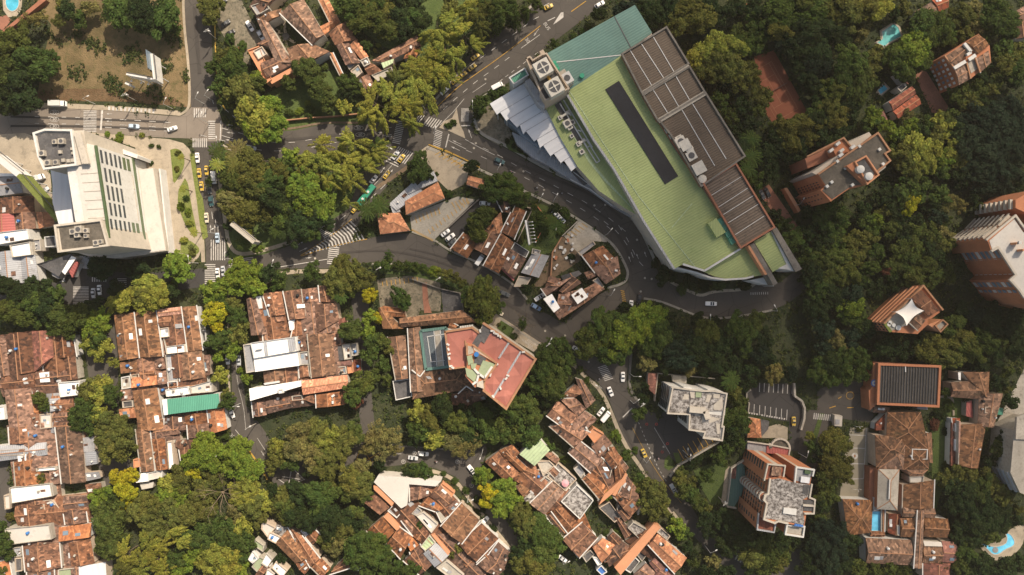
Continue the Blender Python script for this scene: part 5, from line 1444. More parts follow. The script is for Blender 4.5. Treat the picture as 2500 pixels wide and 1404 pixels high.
# ===== white slotted hotel tower
ht = thing('white_hotel', 'tall white hotel with rows of long slot windows on a slanting face', 'hotel')
prism(ht, 'tower_wall', 'wall_white', 'f', (810, -5, 830, 40, 910, 60, 1040, 945, 1000, 1015, 800, 1040, 720, 780, 640, 270, 690, 100), 37.5)
prism(ht, 'tower_roof', 'cream_roof', 'f', (830, 40, 905, 62, 1010, 765, 805, 785, 722, 260), 37.9, 37.5)
lines(ht, 'roof_joint', 'concrete', 37.95, [(770 + i * 14, 330 + i * 85, 945 + i * 13, 320 + i * 85) for i in range(6)], .25, .1, 'f')
lines(ht, 'green_edge', 'glass_green', 38.2, ((912, 60, 1018, 765), (1018, 765, 1036, 940)), .9, .9, 'f')
E1 = W(px('f', 912, 62), 37.5); E2 = W(px('f', 1040, 945), 37.5)
for g0, g1, n in ((.03, .17, 7), (.22, .37, 4), (.41, .57, 4), (.60, .74, 4), (.78, .92, 7)):
    d_ = E2 - E1; dd = d_.normalized(); nn = Vector((dd.y, -dd.x, 0)); nn = nn if nn.x > 0 else -nn
    L = d_.length * (g1 - g0); m = E1 + d_ * (g0 + g1) / 2
    for k in range(n):
        z = 34.6 - k * 3.25 if n == 7 else 33.5 - k * 3.25
        big = n == 7 and k > 4
        b = MB(); b.box((m.x + nn.x * .02, m.y + nn.y * .02, z), (L, .16, 2.1 if big else 1.35), math.atan2(dd.y, dd.x)); b.build('slot_window', 'glass_green' if big else 'glass', ht, doUV=False)
    if n == 4:
        m2 = m + nn * .1
        for k in (0,):
            b = MB(); b.box((m2.x, m2.y, 13.5), (L * 1.1, .2, .5), math.atan2(dd.y, dd.x)); b.build('ledge', 'wall_cream', ht)
mf = (E1 + E2) / 2 + nn * .15; b = MB(); b.box((mf.x, mf.y, 11), (d_.length, .5, 1.4), math.atan2(dd.y, dd.x)); b.build('glass_band', 'glass_green', ht)
S1, S2 = W(px('f', 1040, 945), 37.5), W(px('f', 800, 1040), 37.5)
prism(ht, 'core_block', 'wall_cream', 'f', (535, 825, 970, 772, 1035, 1010, 570, 1070), 40.2)
prism(ht, 'core_roof', 'bitumen', 'f', (560, 840, 962, 790, 1005, 1000, 590, 1050), 40.3, 40.2); parapet(ht, 'f', (535, 825, 970, 772, 1035, 1010, 570, 1070), 40.2, .9, .8, 'wall_cream')
prism(ht, 'core_block', 'wall_cream', 'a', (335, 1275, 440, 1240, 690, 1245, 800, 1240, 835, 1560, 435, 1610, 380, 1490), 38.6)
prism(ht, 'core_roof', 'dark_roof', 'a', (352, 1290, 450, 1262, 672, 1268, 725, 1540, 445, 1590, 390, 1480), 38.75, 38.6); parapet(ht, 'a', (335, 1275, 440, 1240, 690, 1245, 735, 1570, 435, 1610, 380, 1490), 38.6, 1.0, .8, 'wall_white')
lines(ht, 'roof_fin', 'wall_cream', 39.5, [(720 + 22 * i, -62, 800 + 22 * i, 235) for i in range(3)], .9, 1.2, 'f')
prism(ht, 'lower_block', 'metal_white', 'f', (480, 290, 640, 270, 705, 800, 560, 815, 500, 600, 500, 430), 22)
prism(ht, 'machine_roof', 'grey_roof', 'f', (640, 262, 730, 258, 810, 780, 720, 795), 36.0)
lines(ht, 'pipe_rack', 'metal_light', 36.8, ((655, 270, 735, 780), (700, 268, 770, 720), (715, 265, 790, 700)), .9, 1.0, 'f')
for x, y, s in ((700, 880, 3.2), (760, 860, 4), (820, 870, 2.6), (740, 910, 3), (820, 920, 2.2), (920, 985, 3), (960, 975, 2.4)): ac_unit(ht, W(px('f', x, y), 41), 40.3, s * .7, .1, 'roof_plant', 'concrete')
for x, y, s in ((460, 225, 3.4), (535, 220, 3), (405, 135, 3.4), (570, 120, 2.0), (600, 200, 2), (650, 205, 2), (690, 200, 2), (520, 25, 2.6), (590, 20, 3.4), (680, 90, 1.6), (690, 130, 1.6)): ac_unit(ht, W(px('f', x, y), 39.5), 38.7, s * .65, .1, 'roof_plant', 'concrete', fan=s > 2.4)
prism(ht, 'podium', 'wall_cream', 'f', (700, 1070, 1000, 1010, 1320, 290, 1460, 272, 1582, 1062, 1425, 1082, 1380, 1100, 1100, 1135, 850, 1115), 8.0)
prism(ht, 'podium_roof', 'cream_roof', 'f', (1322, 292, 1455, 276, 1575, 1055, 1425, 1075), 8.15, 8.0)
prism(ht, 'balcony_rail', 'wall_white', 'f', (1510, 280, 1525, 278, 1612, 1078, 1598, 1080), 5.5)
prism(ht, 'north_fin', 'wall_white', 'a', (690, 1300, 800, 1300, 1000, 1380, 1120, 1400, 1310, 1480, 1305, 1510, 1100, 1440, 900, 1390, 700, 1330), 12)
facade(ht, W(px('f', 1040, 945), 37.5), W(px('f', 1000, 1020), 37.5), 32, 1, 1, 6, 1.2, 2.6, 'glass_green', out=-1, name='corner_window')
bands(ht, W(px('f', 1040, 945), 37.5), W(px('f', 1000, 1020), 37.5), [8 + 3.2 * i for i in range(8)], .5, .3, 'wall_cream', out=-1)
bands(ht, W(px('f', 1035, 1010), 40.2), W(px('f', 570, 1070), 40.2), [6 + 3.6 * i for i in range(9)], .35, .2, 'wall_tan', out=1)

# ===== rose-roofed club and its brown-tiled quadrangle
houses('''
> brown-tiled quadrangle of long gabled wings around a glass-roofed court | tiled_quadrangle | building
mb h -255 230 -60 440 -255 440 -300 240 7.2
mb h -100 340 500 262 640 380 -80 425 7.6 1.8
lb v 1930 440 2050 420 2110 1030 1960 1040 7.6 1.8
mb xh 15 830 540 800 600 1010 30 1110 7.6 1.6
md st 380 1065 600 1010 630 1160 395 1170 6.0
md st 500 1150 560 1140 560 1200 500 1200 4.5
md h 560 1000 720 1020 760 1110 600 1140 6.4
lb v 1740 520 1910 500 1950 910 1815 925 6.0
lt h 1690 220 1900 250 1915 330 1720 320 6.6
mt v 360 440 390 365 460 410 430 450 7.6
ln f 1790 935 1965 910 1975 1085 1820 1120 4.0
''', None)
quad = [o for o in bpy.data.objects if o.name.startswith('tiled_quadrangle')][0]
prism(quad, 'court_glass_roof', 'court_glass', 'm', (108, 465, 345, 435, 380, 795, 158, 822), 7.3, 7.15)
lines(quad, 'court_glass_frame', 'metal_teal', 7.4, ((104, 460, 350, 430), (350, 430, 385, 798), (385, 798, 154, 826), (154, 826, 104, 460)), 1.2, .6, 'm')
lines(quad, 'glazing_bar', 'metal_light', 7.4, ((165, 515, 330, 490), (170, 520, 205, 755), (205, 755, 330, 740), (230, 450, 262, 805), (290, 442, 325, 800)), .3, .2, 'm')
prism(quad, 'court_blind', 'concrete', 'm', (235, 450, 290, 443, 328, 800, 270, 806), 7.4, 7.3)
prism(quad, 'court_floor', 'tile_dark', 'm', (108, 465, 345, 435, 380, 795, 158, 822), .4, .1)
lines(quad, 'white_gutter', 'wall_white', 8.3, ((20, 830, 100, 895), (100, 895, 145, 835), (460, 1060, 540, 985), (540, 985, 605, 1030), (640, 375, 710, 390)), .5, .3, 'm')
rc = thing('rose_roofed_club', 'pinkish rose-roofed block with orange parapets and a green service core', 'building')
RZ = 20.0
prism(rc, 'wall', 'wall_cream', 'm', (338, 468, 595, 428, 664, 474, 700, 385, 1198, 728, 920, 1198, 708, 1025, 700, 960, 620, 1005, 530, 890, 545, 800, 385, 820), RZ)
prism(rc, 'rose_roof', 'roof_rose', 'm', (350, 475, 590, 437, 655, 480, 600, 590, 548, 560, 555, 795, 392, 810), RZ + .2, RZ)
prism(rc, 'rose_roof', 'roof_rose', 'm', (712, 400, 1185, 730, 918, 1180, 715, 1020, 720, 940, 835, 775, 610, 610, 690, 440), RZ + .2, RZ)
def pyr(root, name, mat, reg, c, z, r):
    p = [W(q, z) for q in pts(reg, *c)]; m = sum(p, Vector((0, 0, 0))) / len(p); m.z = z + r; n = len(p)
    o = mesh(name, p + [m], [(i, (i + 1) % n, n) for i in range(n)], mat, root); bm_fix(o)
for c in ((350, 475, 590, 437, 560, 795, 392, 810), (600, 440, 655, 480, 620, 560, 550, 540), (720, 640, 850, 480, 950, 560, 800, 740), (860, 690, 950, 570, 1060, 650, 960, 760), (970, 750, 1070, 660, 1185, 735, 1060, 900), (800, 900, 940, 720, 1050, 880, 900, 1080), (800, 1090, 900, 1000, 990, 1060, 918, 1175), (720, 960, 800, 880, 880, 960, 790, 1070)):
    pyr(rc, 'hipped_panel', 'roof_rose', 'm', c, RZ + .2, .7)
parapet(rc, 'm', (338, 468, 595, 428, 660, 476), RZ, 1.0, .8, 'ridge_tile', closed=False)
parapet(rc, 'm', (706, 388, 1198, 728, 920, 1198, 708, 1025, 712, 930, 830, 778), RZ, 1.1, .9, 'ridge_tile', closed=False)
parapet(rc, 'm', (338, 468, 385, 820, 548, 798, 532, 555), RZ, 1.0, .6, 'ridge_tile', closed=False)
lines(rc, 'roof_valley', 'metal_grey', RZ + .5, ((1060, 655, 800, 1085), (945, 572, 850, 720)), .8, .5, 'm')
prism(rc, 'grey_deck', 'dark_roof', 'm', (702, 408, 780, 462, 712, 580, 680, 560, 650, 620, 588, 592), RZ + .6, RZ)
prism(rc, 'core_wall', 'brick', 'm', (548, 575, 600, 590, 610, 650, 830, 775, 715, 940, 700, 960, 625, 1000, 530, 890, 545, 800), 22.5)
for c in ((545, 700, 590, 690, 610, 760, 560, 790), (700, 740, 815, 775, 740, 905, 650, 850), (530, 812, 650, 850, 620, 950, 545, 890), (580, 770, 640, 770, 620, 830, 590, 820)):
    prism(rc, 'green_deck', 'roof_green_flat', 'm', c, 23.0, 22.5)
prism(rc, 'white_terrace', 'concrete', 'm', (545, 600, 600, 610, 610, 670, 550, 690), 22.8, 22.5)
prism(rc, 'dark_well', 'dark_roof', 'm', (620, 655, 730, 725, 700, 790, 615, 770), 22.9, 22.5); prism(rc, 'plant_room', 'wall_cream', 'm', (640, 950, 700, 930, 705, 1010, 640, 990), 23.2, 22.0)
c_ = W(px('m', 636, 684), 24); b = MB(); b.cyl((c_.x, c_.y, 22.6), 1.0, 1.6, 20); b.build('water_tank', 'tank_blue', rc)
lines(rc, 'white_coping', 'wall_white', 23.3, ((785, 800, 715, 905), (715, 905, 660, 870), (660, 870, 640, 940), (640, 940, 600, 970), (615, 820, 660, 870)), .9, .5, 'm')
lines(rc, 'orange_coping', 'ridge_tile', 23.2, ((600, 590, 830, 770), (830, 770, 712, 935), (545, 575, 548, 690)), .7, .8, 'm')
for x, y in ((365, 590), (370, 635), (375, 680), (378, 720), (392, 795), (410, 810), (672, 460), (785, 460), (803, 472), (822, 486), (842, 500), (865, 515), (935, 885), (920, 912), (865, 1005), (795, 1085), (830, 780), (770, 880), (1085, 660)):
    c_ = W(px('m', x, y), RZ + 1); b = MB(); b.box((c_.x, c_.y, RZ + .75), (.7, 1.3, 1.3), rnd.uniform(0, 3)); b.build('roof_vent', 'wall_white', rc, doUV=False)
for x in range(6): 
    c_ = W(px('m', 487 + x * 22, 428 - x * 3), 8.5); b = MB(); b.box((c_.x, c_.y, 8.1), (.8, 1.2, 1.2), .1); b.build('roof_vent', 'wall_white', quad, doUV=False)

# ===== white-walled apartment block with mottled roof
wa = thing('mottled_apartment_block', 'white apartment block with a patchy white and grey roof', 'apartment block')
WZ = 19.0
prism(wa, 'wall', 'wall_white', 'x', (415, 385, 620, 415, 625, 385, 740, 390, 830, 430, 930, 450, 1030, 460, 1040, 430, 1150, 440, 1355, 495, 1310, 790, 1340, 780, 1330, 870, 1300, 880, 1270, 1060, 1305, 1060, 1275, 1295, 955, 1250, 990, 1150, 700, 1110, 715, 880, 690, 860, 345, 830, 400, 660), WZ)
for c in ((435, 405, 720, 430, 720, 840, 370, 815), (730, 440, 830, 450, 825, 570, 930, 575, 940, 460, 1090, 460, 1090, 800, 730, 740), (1100, 470, 1330, 505, 1290, 800, 1090, 800), (745, 830, 975, 845, 1030, 900, 1000, 1140, 715, 1095), (1060, 850, 1290, 880, 1250, 1260, 980, 1230)):
    prism(wa, 'roof', 'concrete_mossy', 'x', c, WZ + .3, WZ)
for c in ((725, 440, 815, 455, 810, 575, 750, 570), (1140, 500, 1250, 510, 1240, 585, 1130, 570), (1030, 520, 1110, 530, 1060, 650, 1000, 640), (1140, 690, 1290, 560, 1300, 740, 1250, 790, 1140, 770), (1070, 890, 1260, 930, 1200, 960, 1060, 1010), (1180, 1010, 1250, 1020, 1240, 1190, 1200, 1190), (940, 885, 985, 890, 980, 985, 930, 975), (640, 510, 715, 515, 710, 600, 600, 600), (815, 835, 890, 840, 885, 880, 815, 875)):
    prism(wa, 'white_patch', 'wall_cream', 'x', c, WZ + .42, WZ + .3)
prism(wa, 'roof_well', 'roof_green_flat', 'x', (835, 445, 935, 460, 925, 565, 830, 560), WZ + .5, WZ)
parapet(wa, 'x', (415, 385, 620, 415, 740, 430, 830, 440, 930, 450, 1150, 455, 1355, 495, 1310, 790, 1270, 1060, 1305, 1060, 1275, 1295, 955, 1250, 985, 1150, 710, 1110, 725, 800, 985, 830), WZ, 1.0, .6, 'wall_cream', closed=False)
parapet(wa, 'x', (720, 850, 345, 830, 430, 400), WZ, 1.0, .6, 'wall_cream', closed=False)
lines(wa, 'lift_housing', 'wall_cream', WZ + 1.2, ((720, 765, 990, 790), (990, 790, 1040, 930)), 2.4, 1.8, 'x')
a1, a2 = W(px('x', 415, 385), WZ), W(px('x', 345, 830), WZ)
facade(wa, a1, a2, 3, 5, 3.0, 8, .9, 1.5, 'glass', out=1, t0=.03, t1=.62)
facade(wa, a1, a2, 3, 5, 3.0, 1, 3.2, 2.2, 'glass', out=1, t0=.66, t1=.9, name='wide_window')
a1, a2 = W(px('x', 690, 860), WZ), W(px('x', 715, 1110), WZ)
facade(wa, a1, a2, 3, 5, 3.0, 1, 4.0, 2.2, 'glass', out=1, name='wide_window')
a1, a2 = W(px('x', 345, 830), WZ), W(px('x', 690, 860), WZ)
facade(wa, a1, a2, 3, 5, 3.0, 3, 2.0, 1.6, 'glass', out=1)
an = thing('garage_annex', 'low red-tiled annex beside the white mottled apartment block', 'annex')
roof_quad(an, 'tile_red', 'sl', pts('n', 320, 860, 408, 865, 385, 1068, 312, 1000), 3.4, .5); roof_quad(an, 'concrete', 'p', pts('n', 555, 882, 690, 892, 685, 960, 555, 942), 3.2)
wallbar(an, 'n', (415, 866, 385, 1130), 3.0, .4, 'wall_tan'); wallbar(an, 'n', (415, 866, 960, 915), 2.6, .3, 'concrete')

# ===== brick tower with round balconies
bt = thing('balcony_tower', 'orange brick tower with a stack of curved balconies and a stained roof', 'apartment tower')
BZ = 27.0
prism(bt, 'wall', 'brick', 'w', (640, 590, 770, 570, 830, 580, 970, 640, 1190, 660, 1160, 830, 1230, 860, 1215, 1040, 1130, 1040, 1100, 1210, 870, 1180, 740, 1160, 700, 1170, 560, 1120, 600, 900, 560, 860, 580, 800, 610, 780), BZ)
prism(bt, 'roof', 'concrete_mossy', 'w', (650, 600, 770, 585, 970, 640, 1180, 668, 1150, 825, 1085, 860, 1085, 1040, 1105, 1150, 1090, 1200, 960, 1170, 740, 1130, 575, 1110, 612, 900, 575, 860, 595, 810, 620, 780), BZ + .25, BZ)
prism(bt, 'white_rooflight', 'wall_white', 'w', (830, 970, 1000, 990, 990, 1070, 820, 1045), BZ + .9, BZ + .2)
parapet(bt, 'w', (640, 590, 615, 780, 575, 800, 560, 860, 600, 905, 560, 1115, 700, 1165, 750, 1140, 870, 1170), BZ, .9, .7, 'wall_cream', closed=False)
parapet(bt, 'w', (1190, 660, 1160, 830, 1230, 860, 1215, 1040, 1100, 1040), BZ, .9, .6, 'wall_cream', closed=False)
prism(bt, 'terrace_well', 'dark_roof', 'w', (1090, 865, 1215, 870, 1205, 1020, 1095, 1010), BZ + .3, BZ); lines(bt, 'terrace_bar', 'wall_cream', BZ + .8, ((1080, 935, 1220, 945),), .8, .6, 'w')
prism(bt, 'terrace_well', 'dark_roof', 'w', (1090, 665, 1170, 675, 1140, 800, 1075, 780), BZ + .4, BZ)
# two fin blocks facing the drive
prism(bt, 'fin_block', 'brick', 'w', (610, 388, 838, 412, 815, 550, 770, 575, 640, 590, 560, 600), BZ)
prism(bt, 'fin_terrace', 'tile_red', 'w', (622, 402, 826, 422, 806, 545, 640, 580, 590, 575), BZ + .15, BZ)
parapet(bt, 'w', (565, 600, 612, 390, 838, 412, 818, 550), BZ, .9, .5, 'wall_cream', closed=False)
prism(bt, 'brown_canopy', 'tile_brown', 'w', (680, 425, 800, 440, 790, 550, 660, 545), BZ + 1.2, BZ + .15)
prism(bt, 'fin_block', 'brick', 'w', (985, 430, 1218, 465, 1200, 540, 1175, 665, 960, 620), BZ - .4)
prism(bt, 'fin_terrace', 'grey_roof', 'w', (1000, 445, 1205, 475, 1165, 655, 975, 610), BZ - .2, BZ - .4); parapet(bt, 'w', (965, 620, 985, 430, 1218, 465, 1200, 540), BZ - .4, 1.0, .6, 'wall_white', closed=False)
prism(bt, 'skylight', 'glass_green', 'w', (1110, 475, 1190, 485, 1180, 530, 1105, 520), BZ + .8, BZ - .3)
prism(bt, 'pergola', 'metal_white', 'w', (1060, 555, 1175, 575, 1165, 650, 1050, 635), BZ + .8, BZ + .5)
# south boxes
prism(bt, 'south_block', 'brick', 'w', (490, 1040, 560, 1120, 710, 1180, 690, 1285, 470, 1250), BZ - 3)
prism(bt, 'south_terrace', 'tile_red', 'w', (505, 1060, 560, 1130, 700, 1185, 682, 1272, 485, 1240), BZ - 2.8, BZ - 3); parapet(bt, 'w', (490, 1040, 470, 1250, 690, 1285, 712, 1180), BZ - 3, 1.0, .5, 'metal_grey', closed=False)
prism(bt, 'south_block', 'brick', 'w', (860, 1190, 1090, 1210, 1070, 1345, 840, 1310), BZ - 2)
prism(bt, 'south_terrace', 'concrete', 'w', (875, 1205, 1078, 1222, 1060, 1330, 858, 1298), BZ - 1.8, BZ - 2); parapet(bt, 'w', (860, 1190, 1090, 1210, 1070, 1345, 840, 1310), BZ - 2, 1.1, .6, 'wall_white')
prism(bt, 'blue_canopy', 'blue_sheet', 'w', (975, 1180, 1090, 1195, 1085, 1225, 970, 1210), BZ + .2, BZ - 1)
# round balcony stack on the west face
c_ = W(px('w', 590, 838), BZ); c_ = Vector((c_.x - .3, c_.y, 0))
for k in range(9):
    b = MB(); b.cyl((c_.x, c_.y, 1.6 + k * 2.9), 2.1, 1.15, 22); o = b.build('round_balcony', 'wall_cream', bt, doUV=False)
    b = MB(); b.cyl((c_.x, c_.y, 2.2 + k * 2.9), 1.75, .6, 20); b.build('balcony_floor', 'brick_dark', o, doUV=False)
def wpt(x, y, z, r='w'): return W(px(r, x, y), z)
facade(bt, wpt(610, 388, BZ), wpt(565, 600, BZ), 2.4, 8, 2.95, 1, 3.4, 1.5, 'glass', out=1, name='wide_window', t0=.05, t1=.5)
facade(bt, wpt(610, 388, BZ), wpt(565, 600, BZ), 2.4, 8, 2.95, 1, 1.2, 1.5, 'glass', out=1, t0=.7, t1=1)
facade(bt, wpt(640, 590, BZ), wpt(610, 780, BZ), 2.4, 8, 2.95, 2, 2.0, 1.9, 'glass', out=1)
facade(bt, wpt(600, 900, BZ), wpt(560, 1120, BZ), 2.4, 8, 2.95, 3, 1.4, 1.6, 'glass', out=1)
bands(bt, wpt(640, 590, BZ), wpt(610, 780, BZ), [3.9 + 2.95 * i for i in range(8)], .5, .35, 'terracotta_paint')
bands(bt, wpt(600, 900, BZ), wpt(560, 1120, BZ), [3.9 + 2.95 * i for i in range(8)], .5, .35, 'terracotta_paint')
facade(bt, wpt(490, 1040, BZ - 3), wpt(470, 1250, BZ - 3), 2.4, 7, 2.95, 1, 1.8, 1.3, 'glass', out=1, t0=.3, t1=.8)
prism(bt, 'pale_band', 'wall_cream', 'w', (700, 396, 765, 402, 764, 409, 700, 403), BZ - .2, 0); prism(bt, 'pale_band', 'wall_cream', 'w', (1000, 431, 1035, 436, 1034, 443, 1000, 438), BZ - .6, 0)
# podium of the tower
pod = thing('tower_podium', 'walled podium with red pool terrace and arched entrance wall at the balcony tower', 'podium')
prism(pod, 'terrace', 'grey_roof', 'w', (350, 95, 600, 140, 605, 260, 350, 210), 2.6); prism(pod, 'terrace', 'metal_red', 'w', (605, 145, 905, 190, 885, 280, 600, 250), 3.0)
parapet(pod, 'w', (350, 95, 600, 130, 905, 188, 885, 285), 2.9, .8, .5, 'wall_cream', closed=False)
ar = [px('w', 640 + 0, 120)] + [px('w', 780 + 125 * math.cos(t), 185 - 125 * math.sin(t)) for t in [math.pi * k / 10 for k in range(10, -1, -1)]]
b = MB(); aw = [W(p, 3) for p in ar]
for i in range(len(aw) - 1): b.bar(aw[i], aw[i + 1], .8, 1.0)
b.build('arched_wall', 'wall_cream', pod); prism(pod, 'arch_roof', 'bitumen', 'w', (690, 130, 760, 80, 850, 95, 885, 180, 700, 155), 2.6)
prism(pod, 'lower_court', 'metal_teal', 'w', (130, 440, 300, 330, 330, 600, 270, 800, 170, 970, 70, 950), .6); prism(pod, 'red_court', 'tile_red', 'w', (135, 445, 210, 400, 195, 590, 120, 580), .9)
parapet(pod, 'w', (300, 330, 130, 440, 70, 945, 185, 965), .6, 1.5, .5, 'wall_cream', closed=False); prism(pod, 'paved_edge', 'paving_tan', 'w', (110, 420, 128, 445, 60, 960, 5, 890, 60, 480), .3)
gh = thing('gatehouse', 'small orange hipped gatehouse beside the curved paved drive', 'gatehouse')
roof_quad(gh, 'tile_orange', 'xv', pts('n', 1288, 1285, 1390, 1300, 1400, 1480, 1265, 1475), 4.0, 1.2)
prism(gh, 'curved_terrace', 'paving_tan', 'n', (1420, 1404, 1480, 1370, 1560, 1345, 1650, 1380, 1650, 1500, 1520, 1480, 1400, 1480), .5)
prism(gh, 'dark_panel', 'dark_roof', 'n', (1395, 1310, 1475, 1320, 1465, 1395, 1400, 1470), 2.5)

# ===== brick block with two white domed tanks
b2 = thing('tank_block', 'orange brick block with a dark roof and two white round tanks', 'apartment block')
TZ = 26.0
prism(b2, 'wall', 'brick', 'u', (625, 735, 1470, 150, 1640, 400, 1570, 445, 1645, 545, 1420, 735, 1320, 885, 1180, 915, 1090, 925, 830, 1110, 810, 1125, 665, 960, 735, 905), TZ)
prism(b2, 'roof', 'bitumen', 'u', (640, 738, 1465, 165, 1622, 400, 1555, 445, 1625, 540, 1310, 870, 1100, 905, 830, 1090, 690, 965, 745, 900), TZ + .2, TZ)
parapet(b2, 'u', (625, 735, 1470, 150, 1640, 400, 1570, 445, 1645, 545, 1440, 710), TZ, .9, .7, 'ridge_tile', closed=False)
prism(b2, 'tank_house', 'brick', 'u', (1035, 615, 1300, 475, 1490, 745, 1320, 885), 29)
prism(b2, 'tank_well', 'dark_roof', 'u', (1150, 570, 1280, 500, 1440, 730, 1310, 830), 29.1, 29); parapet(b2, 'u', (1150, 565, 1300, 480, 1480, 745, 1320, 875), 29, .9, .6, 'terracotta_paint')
for x, y in ((1240, 660), (1362, 760)):
    c_ = W(px('u', x, y), 31); b = MB(); b.cyl((c_.x, c_.y, 29.1), 1.6, 1.8, 24); b.cyl((c_.x, c_.y, 30.9), 1.6, .3, 24, .6); b.build('round_tank', 'wall_white', b2)
prism(b2, 'upper_terrace', 'brick', 'u', (820, 350, 980, 220, 1115, 385, 900, 500), TZ - 3); parapet(b2, 'u', (470, 480, 980, 220, 1115, 385), TZ - 3, 1, .6, 'ridge_tile', closed=False)
prism(b2, 'flank', 'brick_dark', 'u', (440, 510, 820, 345, 905, 490, 480, 650), TZ - 9)
prism(b2, 'rooflight_strip', 'wall_cream', 'u', (1040, 290, 1355, 130, 1390, 180, 1130, 380, 1080, 320), TZ - 3); prism(b2, 'rooflight_strip', 'wall_cream', 'u', (540, 710, 900, 470, 915, 510, 600, 740), TZ - 2)
for x, y in ((845, 380), (940, 465), (1110, 350), (940, 285), (995, 383), (890, 555), (1205, 340), (810, 850), (745, 910), (1490, 385), (1540, 592), (1105, 890), (1010, 650)):
    c_ = W(px('u', x, y), TZ); b = MB(); b.box((c_.x, c_.y, TZ + .3 if (x, y) not in ((845, 380), (940, 285), (995, 383)) else TZ - 2.2), (1.1, 2.0 if x < 1120 and y < 500 else 1.1, 1.6), -.9); b.build('roof_vent', 'wall_white', b2, doUV=False)
prism(b2, 'side_strip', 'wall_cream', 'u', (1450, 690, 1575, 605, 1600, 630, 1480, 725), TZ - 1)
prism(b2, 'low_terrace', 'terracotta_paint', 'u', (140, 935, 185, 925, 290, 1090, 380, 1250, 345, 1280), 4.5)
a1, a2 = wpt(625, 735, TZ, 'u'), wpt(735, 905, TZ, 'u'); facade(b2, a1, a2, 3, 7, 3.0, 3, .5, 1.4, 'glass', out=1, t0=.45, t1=1)
a1, a2 = wpt(665, 960, TZ, 'u'), wpt(810, 1125, TZ, 'u'); facade(b2, a1, a2, 3, 7, 3.0, 2, .5, 1.3, 'glass', out=1, t0=.1, t1=.8)

# ===== tall tower at the right edge
tw = thing('pale_roofed_tower', 'tall brick tower with pale flat roof and stacked white balconies', 'apartment tower')
VZ = 25.0
prism(tw, 'wall', 'brick', 'v', (635, 625, 985, 335, 1110, 510, 1300, 400, 1500, 800, 1500, 1500, 1200, 1420, 1090, 1330, 1050, 1290, 1030, 1240, 920, 1120, 990, 1060, 900, 950, 855, 850, 775, 725, 700, 765, 665, 660), VZ)
prism(tw, 'roof', 'cream_roof', 'v', (680, 640, 985, 375, 1095, 540, 1290, 430, 1480, 800, 1480, 1480, 1110, 1310, 1050, 1240, 940, 1125, 1000, 1060, 910, 950, 860, 850, 785, 715, 715, 750), VZ + .2, VZ)
parapet(tw, 'v', (635, 625, 985, 335, 1110, 510, 1300, 400), VZ, .9, .8, 'wall_cream', closed=False); parapet(tw, 'v', (700, 765, 775, 725, 855, 850, 990, 1060, 920, 1120, 1030, 1240, 1090, 1330), VZ, .9, .8, 'wall_cream', closed=False)
for x, y in ((1010, 672), (1090, 755)):
    c_ = W(px('v', x, y), VZ + 2); b = MB(); b.box((c_.x, c_.y, VZ + 1.8), (2.6, .9, 3.6), 0.1); b.build('chimney', 'terracotta_paint', tw)
c_ = wpt(1045, 665, VZ + 3.7, 'v'); ac_unit(tw, c_, VZ + 3.6, 1.2, .1, 'vent', 'wall_white', False)
for A_, B_ in (((635, 625), (830, 490)), ((840, 480), (985, 335))):
    p0, p1_ = wpt(*A_, VZ, 'v'), wpt(*B_, VZ, 'v'); d = (p1_ - p0); L = d.length; d.normalize(); n = Vector((-d.y, d.x, 0)); n = n if n.x < 0 else -n; m = (p0 + p1_) / 2
    for k in range(8):
        b = MB(); b.box((m.x + n.x * .9, m.y + n.y * .9, 2.6 + k * 2.95), (L * .9, 1.8, .2), math.atan2(d.y, d.x)); q = m + n * 1.8; b.box((q.x, q.y, 3.2 + k * 2.95), (L * .9, .15, 1.1), math.atan2(d.y, d.x)); b.build('balcony', 'wall_cream', tw)
for A_, B_, cc in (((700, 765), (665, 660), 0), ((775, 725), (855, 850), 2), ((855, 850), (990, 1060), 3), ((920, 1120), (1090, 1330), 2)):
    if cc: facade(tw, wpt(*A_, VZ, 'v'), wpt(*B_, VZ, 'v'), 2.2, 8, 2.95, cc, 2.5, 1.9, 'glass_blue', frame='terracotta_paint', out=1)
wg = thing('brick_wing_tower', 'brick wing with slanting white balcony slats cut by the picture edge', 'apartment tower')
prism(wg, 'wall', 'brick', 'v', (1000, 140, 1200, 20, 1600, 60, 1700, 380, 1300, 330, 1130, 300, 1000, 240), 25)
p0, p1_ = wpt(1000, 240, 25, 'v'), wpt(1000, 140, 25, 'v'); d = (p1_ - p0); L = d.length; d.normalize(); m = (p0 + p1_) / 2
for k in range(8):
    b = MB(); b.box((m.x - .9, m.y, 2.6 + k * 2.95), (L * 1.2, 1.8, .2), math.atan2(d.y, d.x)); b.box((m.x - 1.8, m.y, 3.2 + k * 2.95), (L * 1.2, .15, 1.1), math.atan2(d.y, d.x)); b.build('balcony', 'wall_cream', wg)
prism(wg, 'low_slab', 'concrete_dark', 'v', (580, 280, 770, 200, 800, 240, 640, 320), 3)

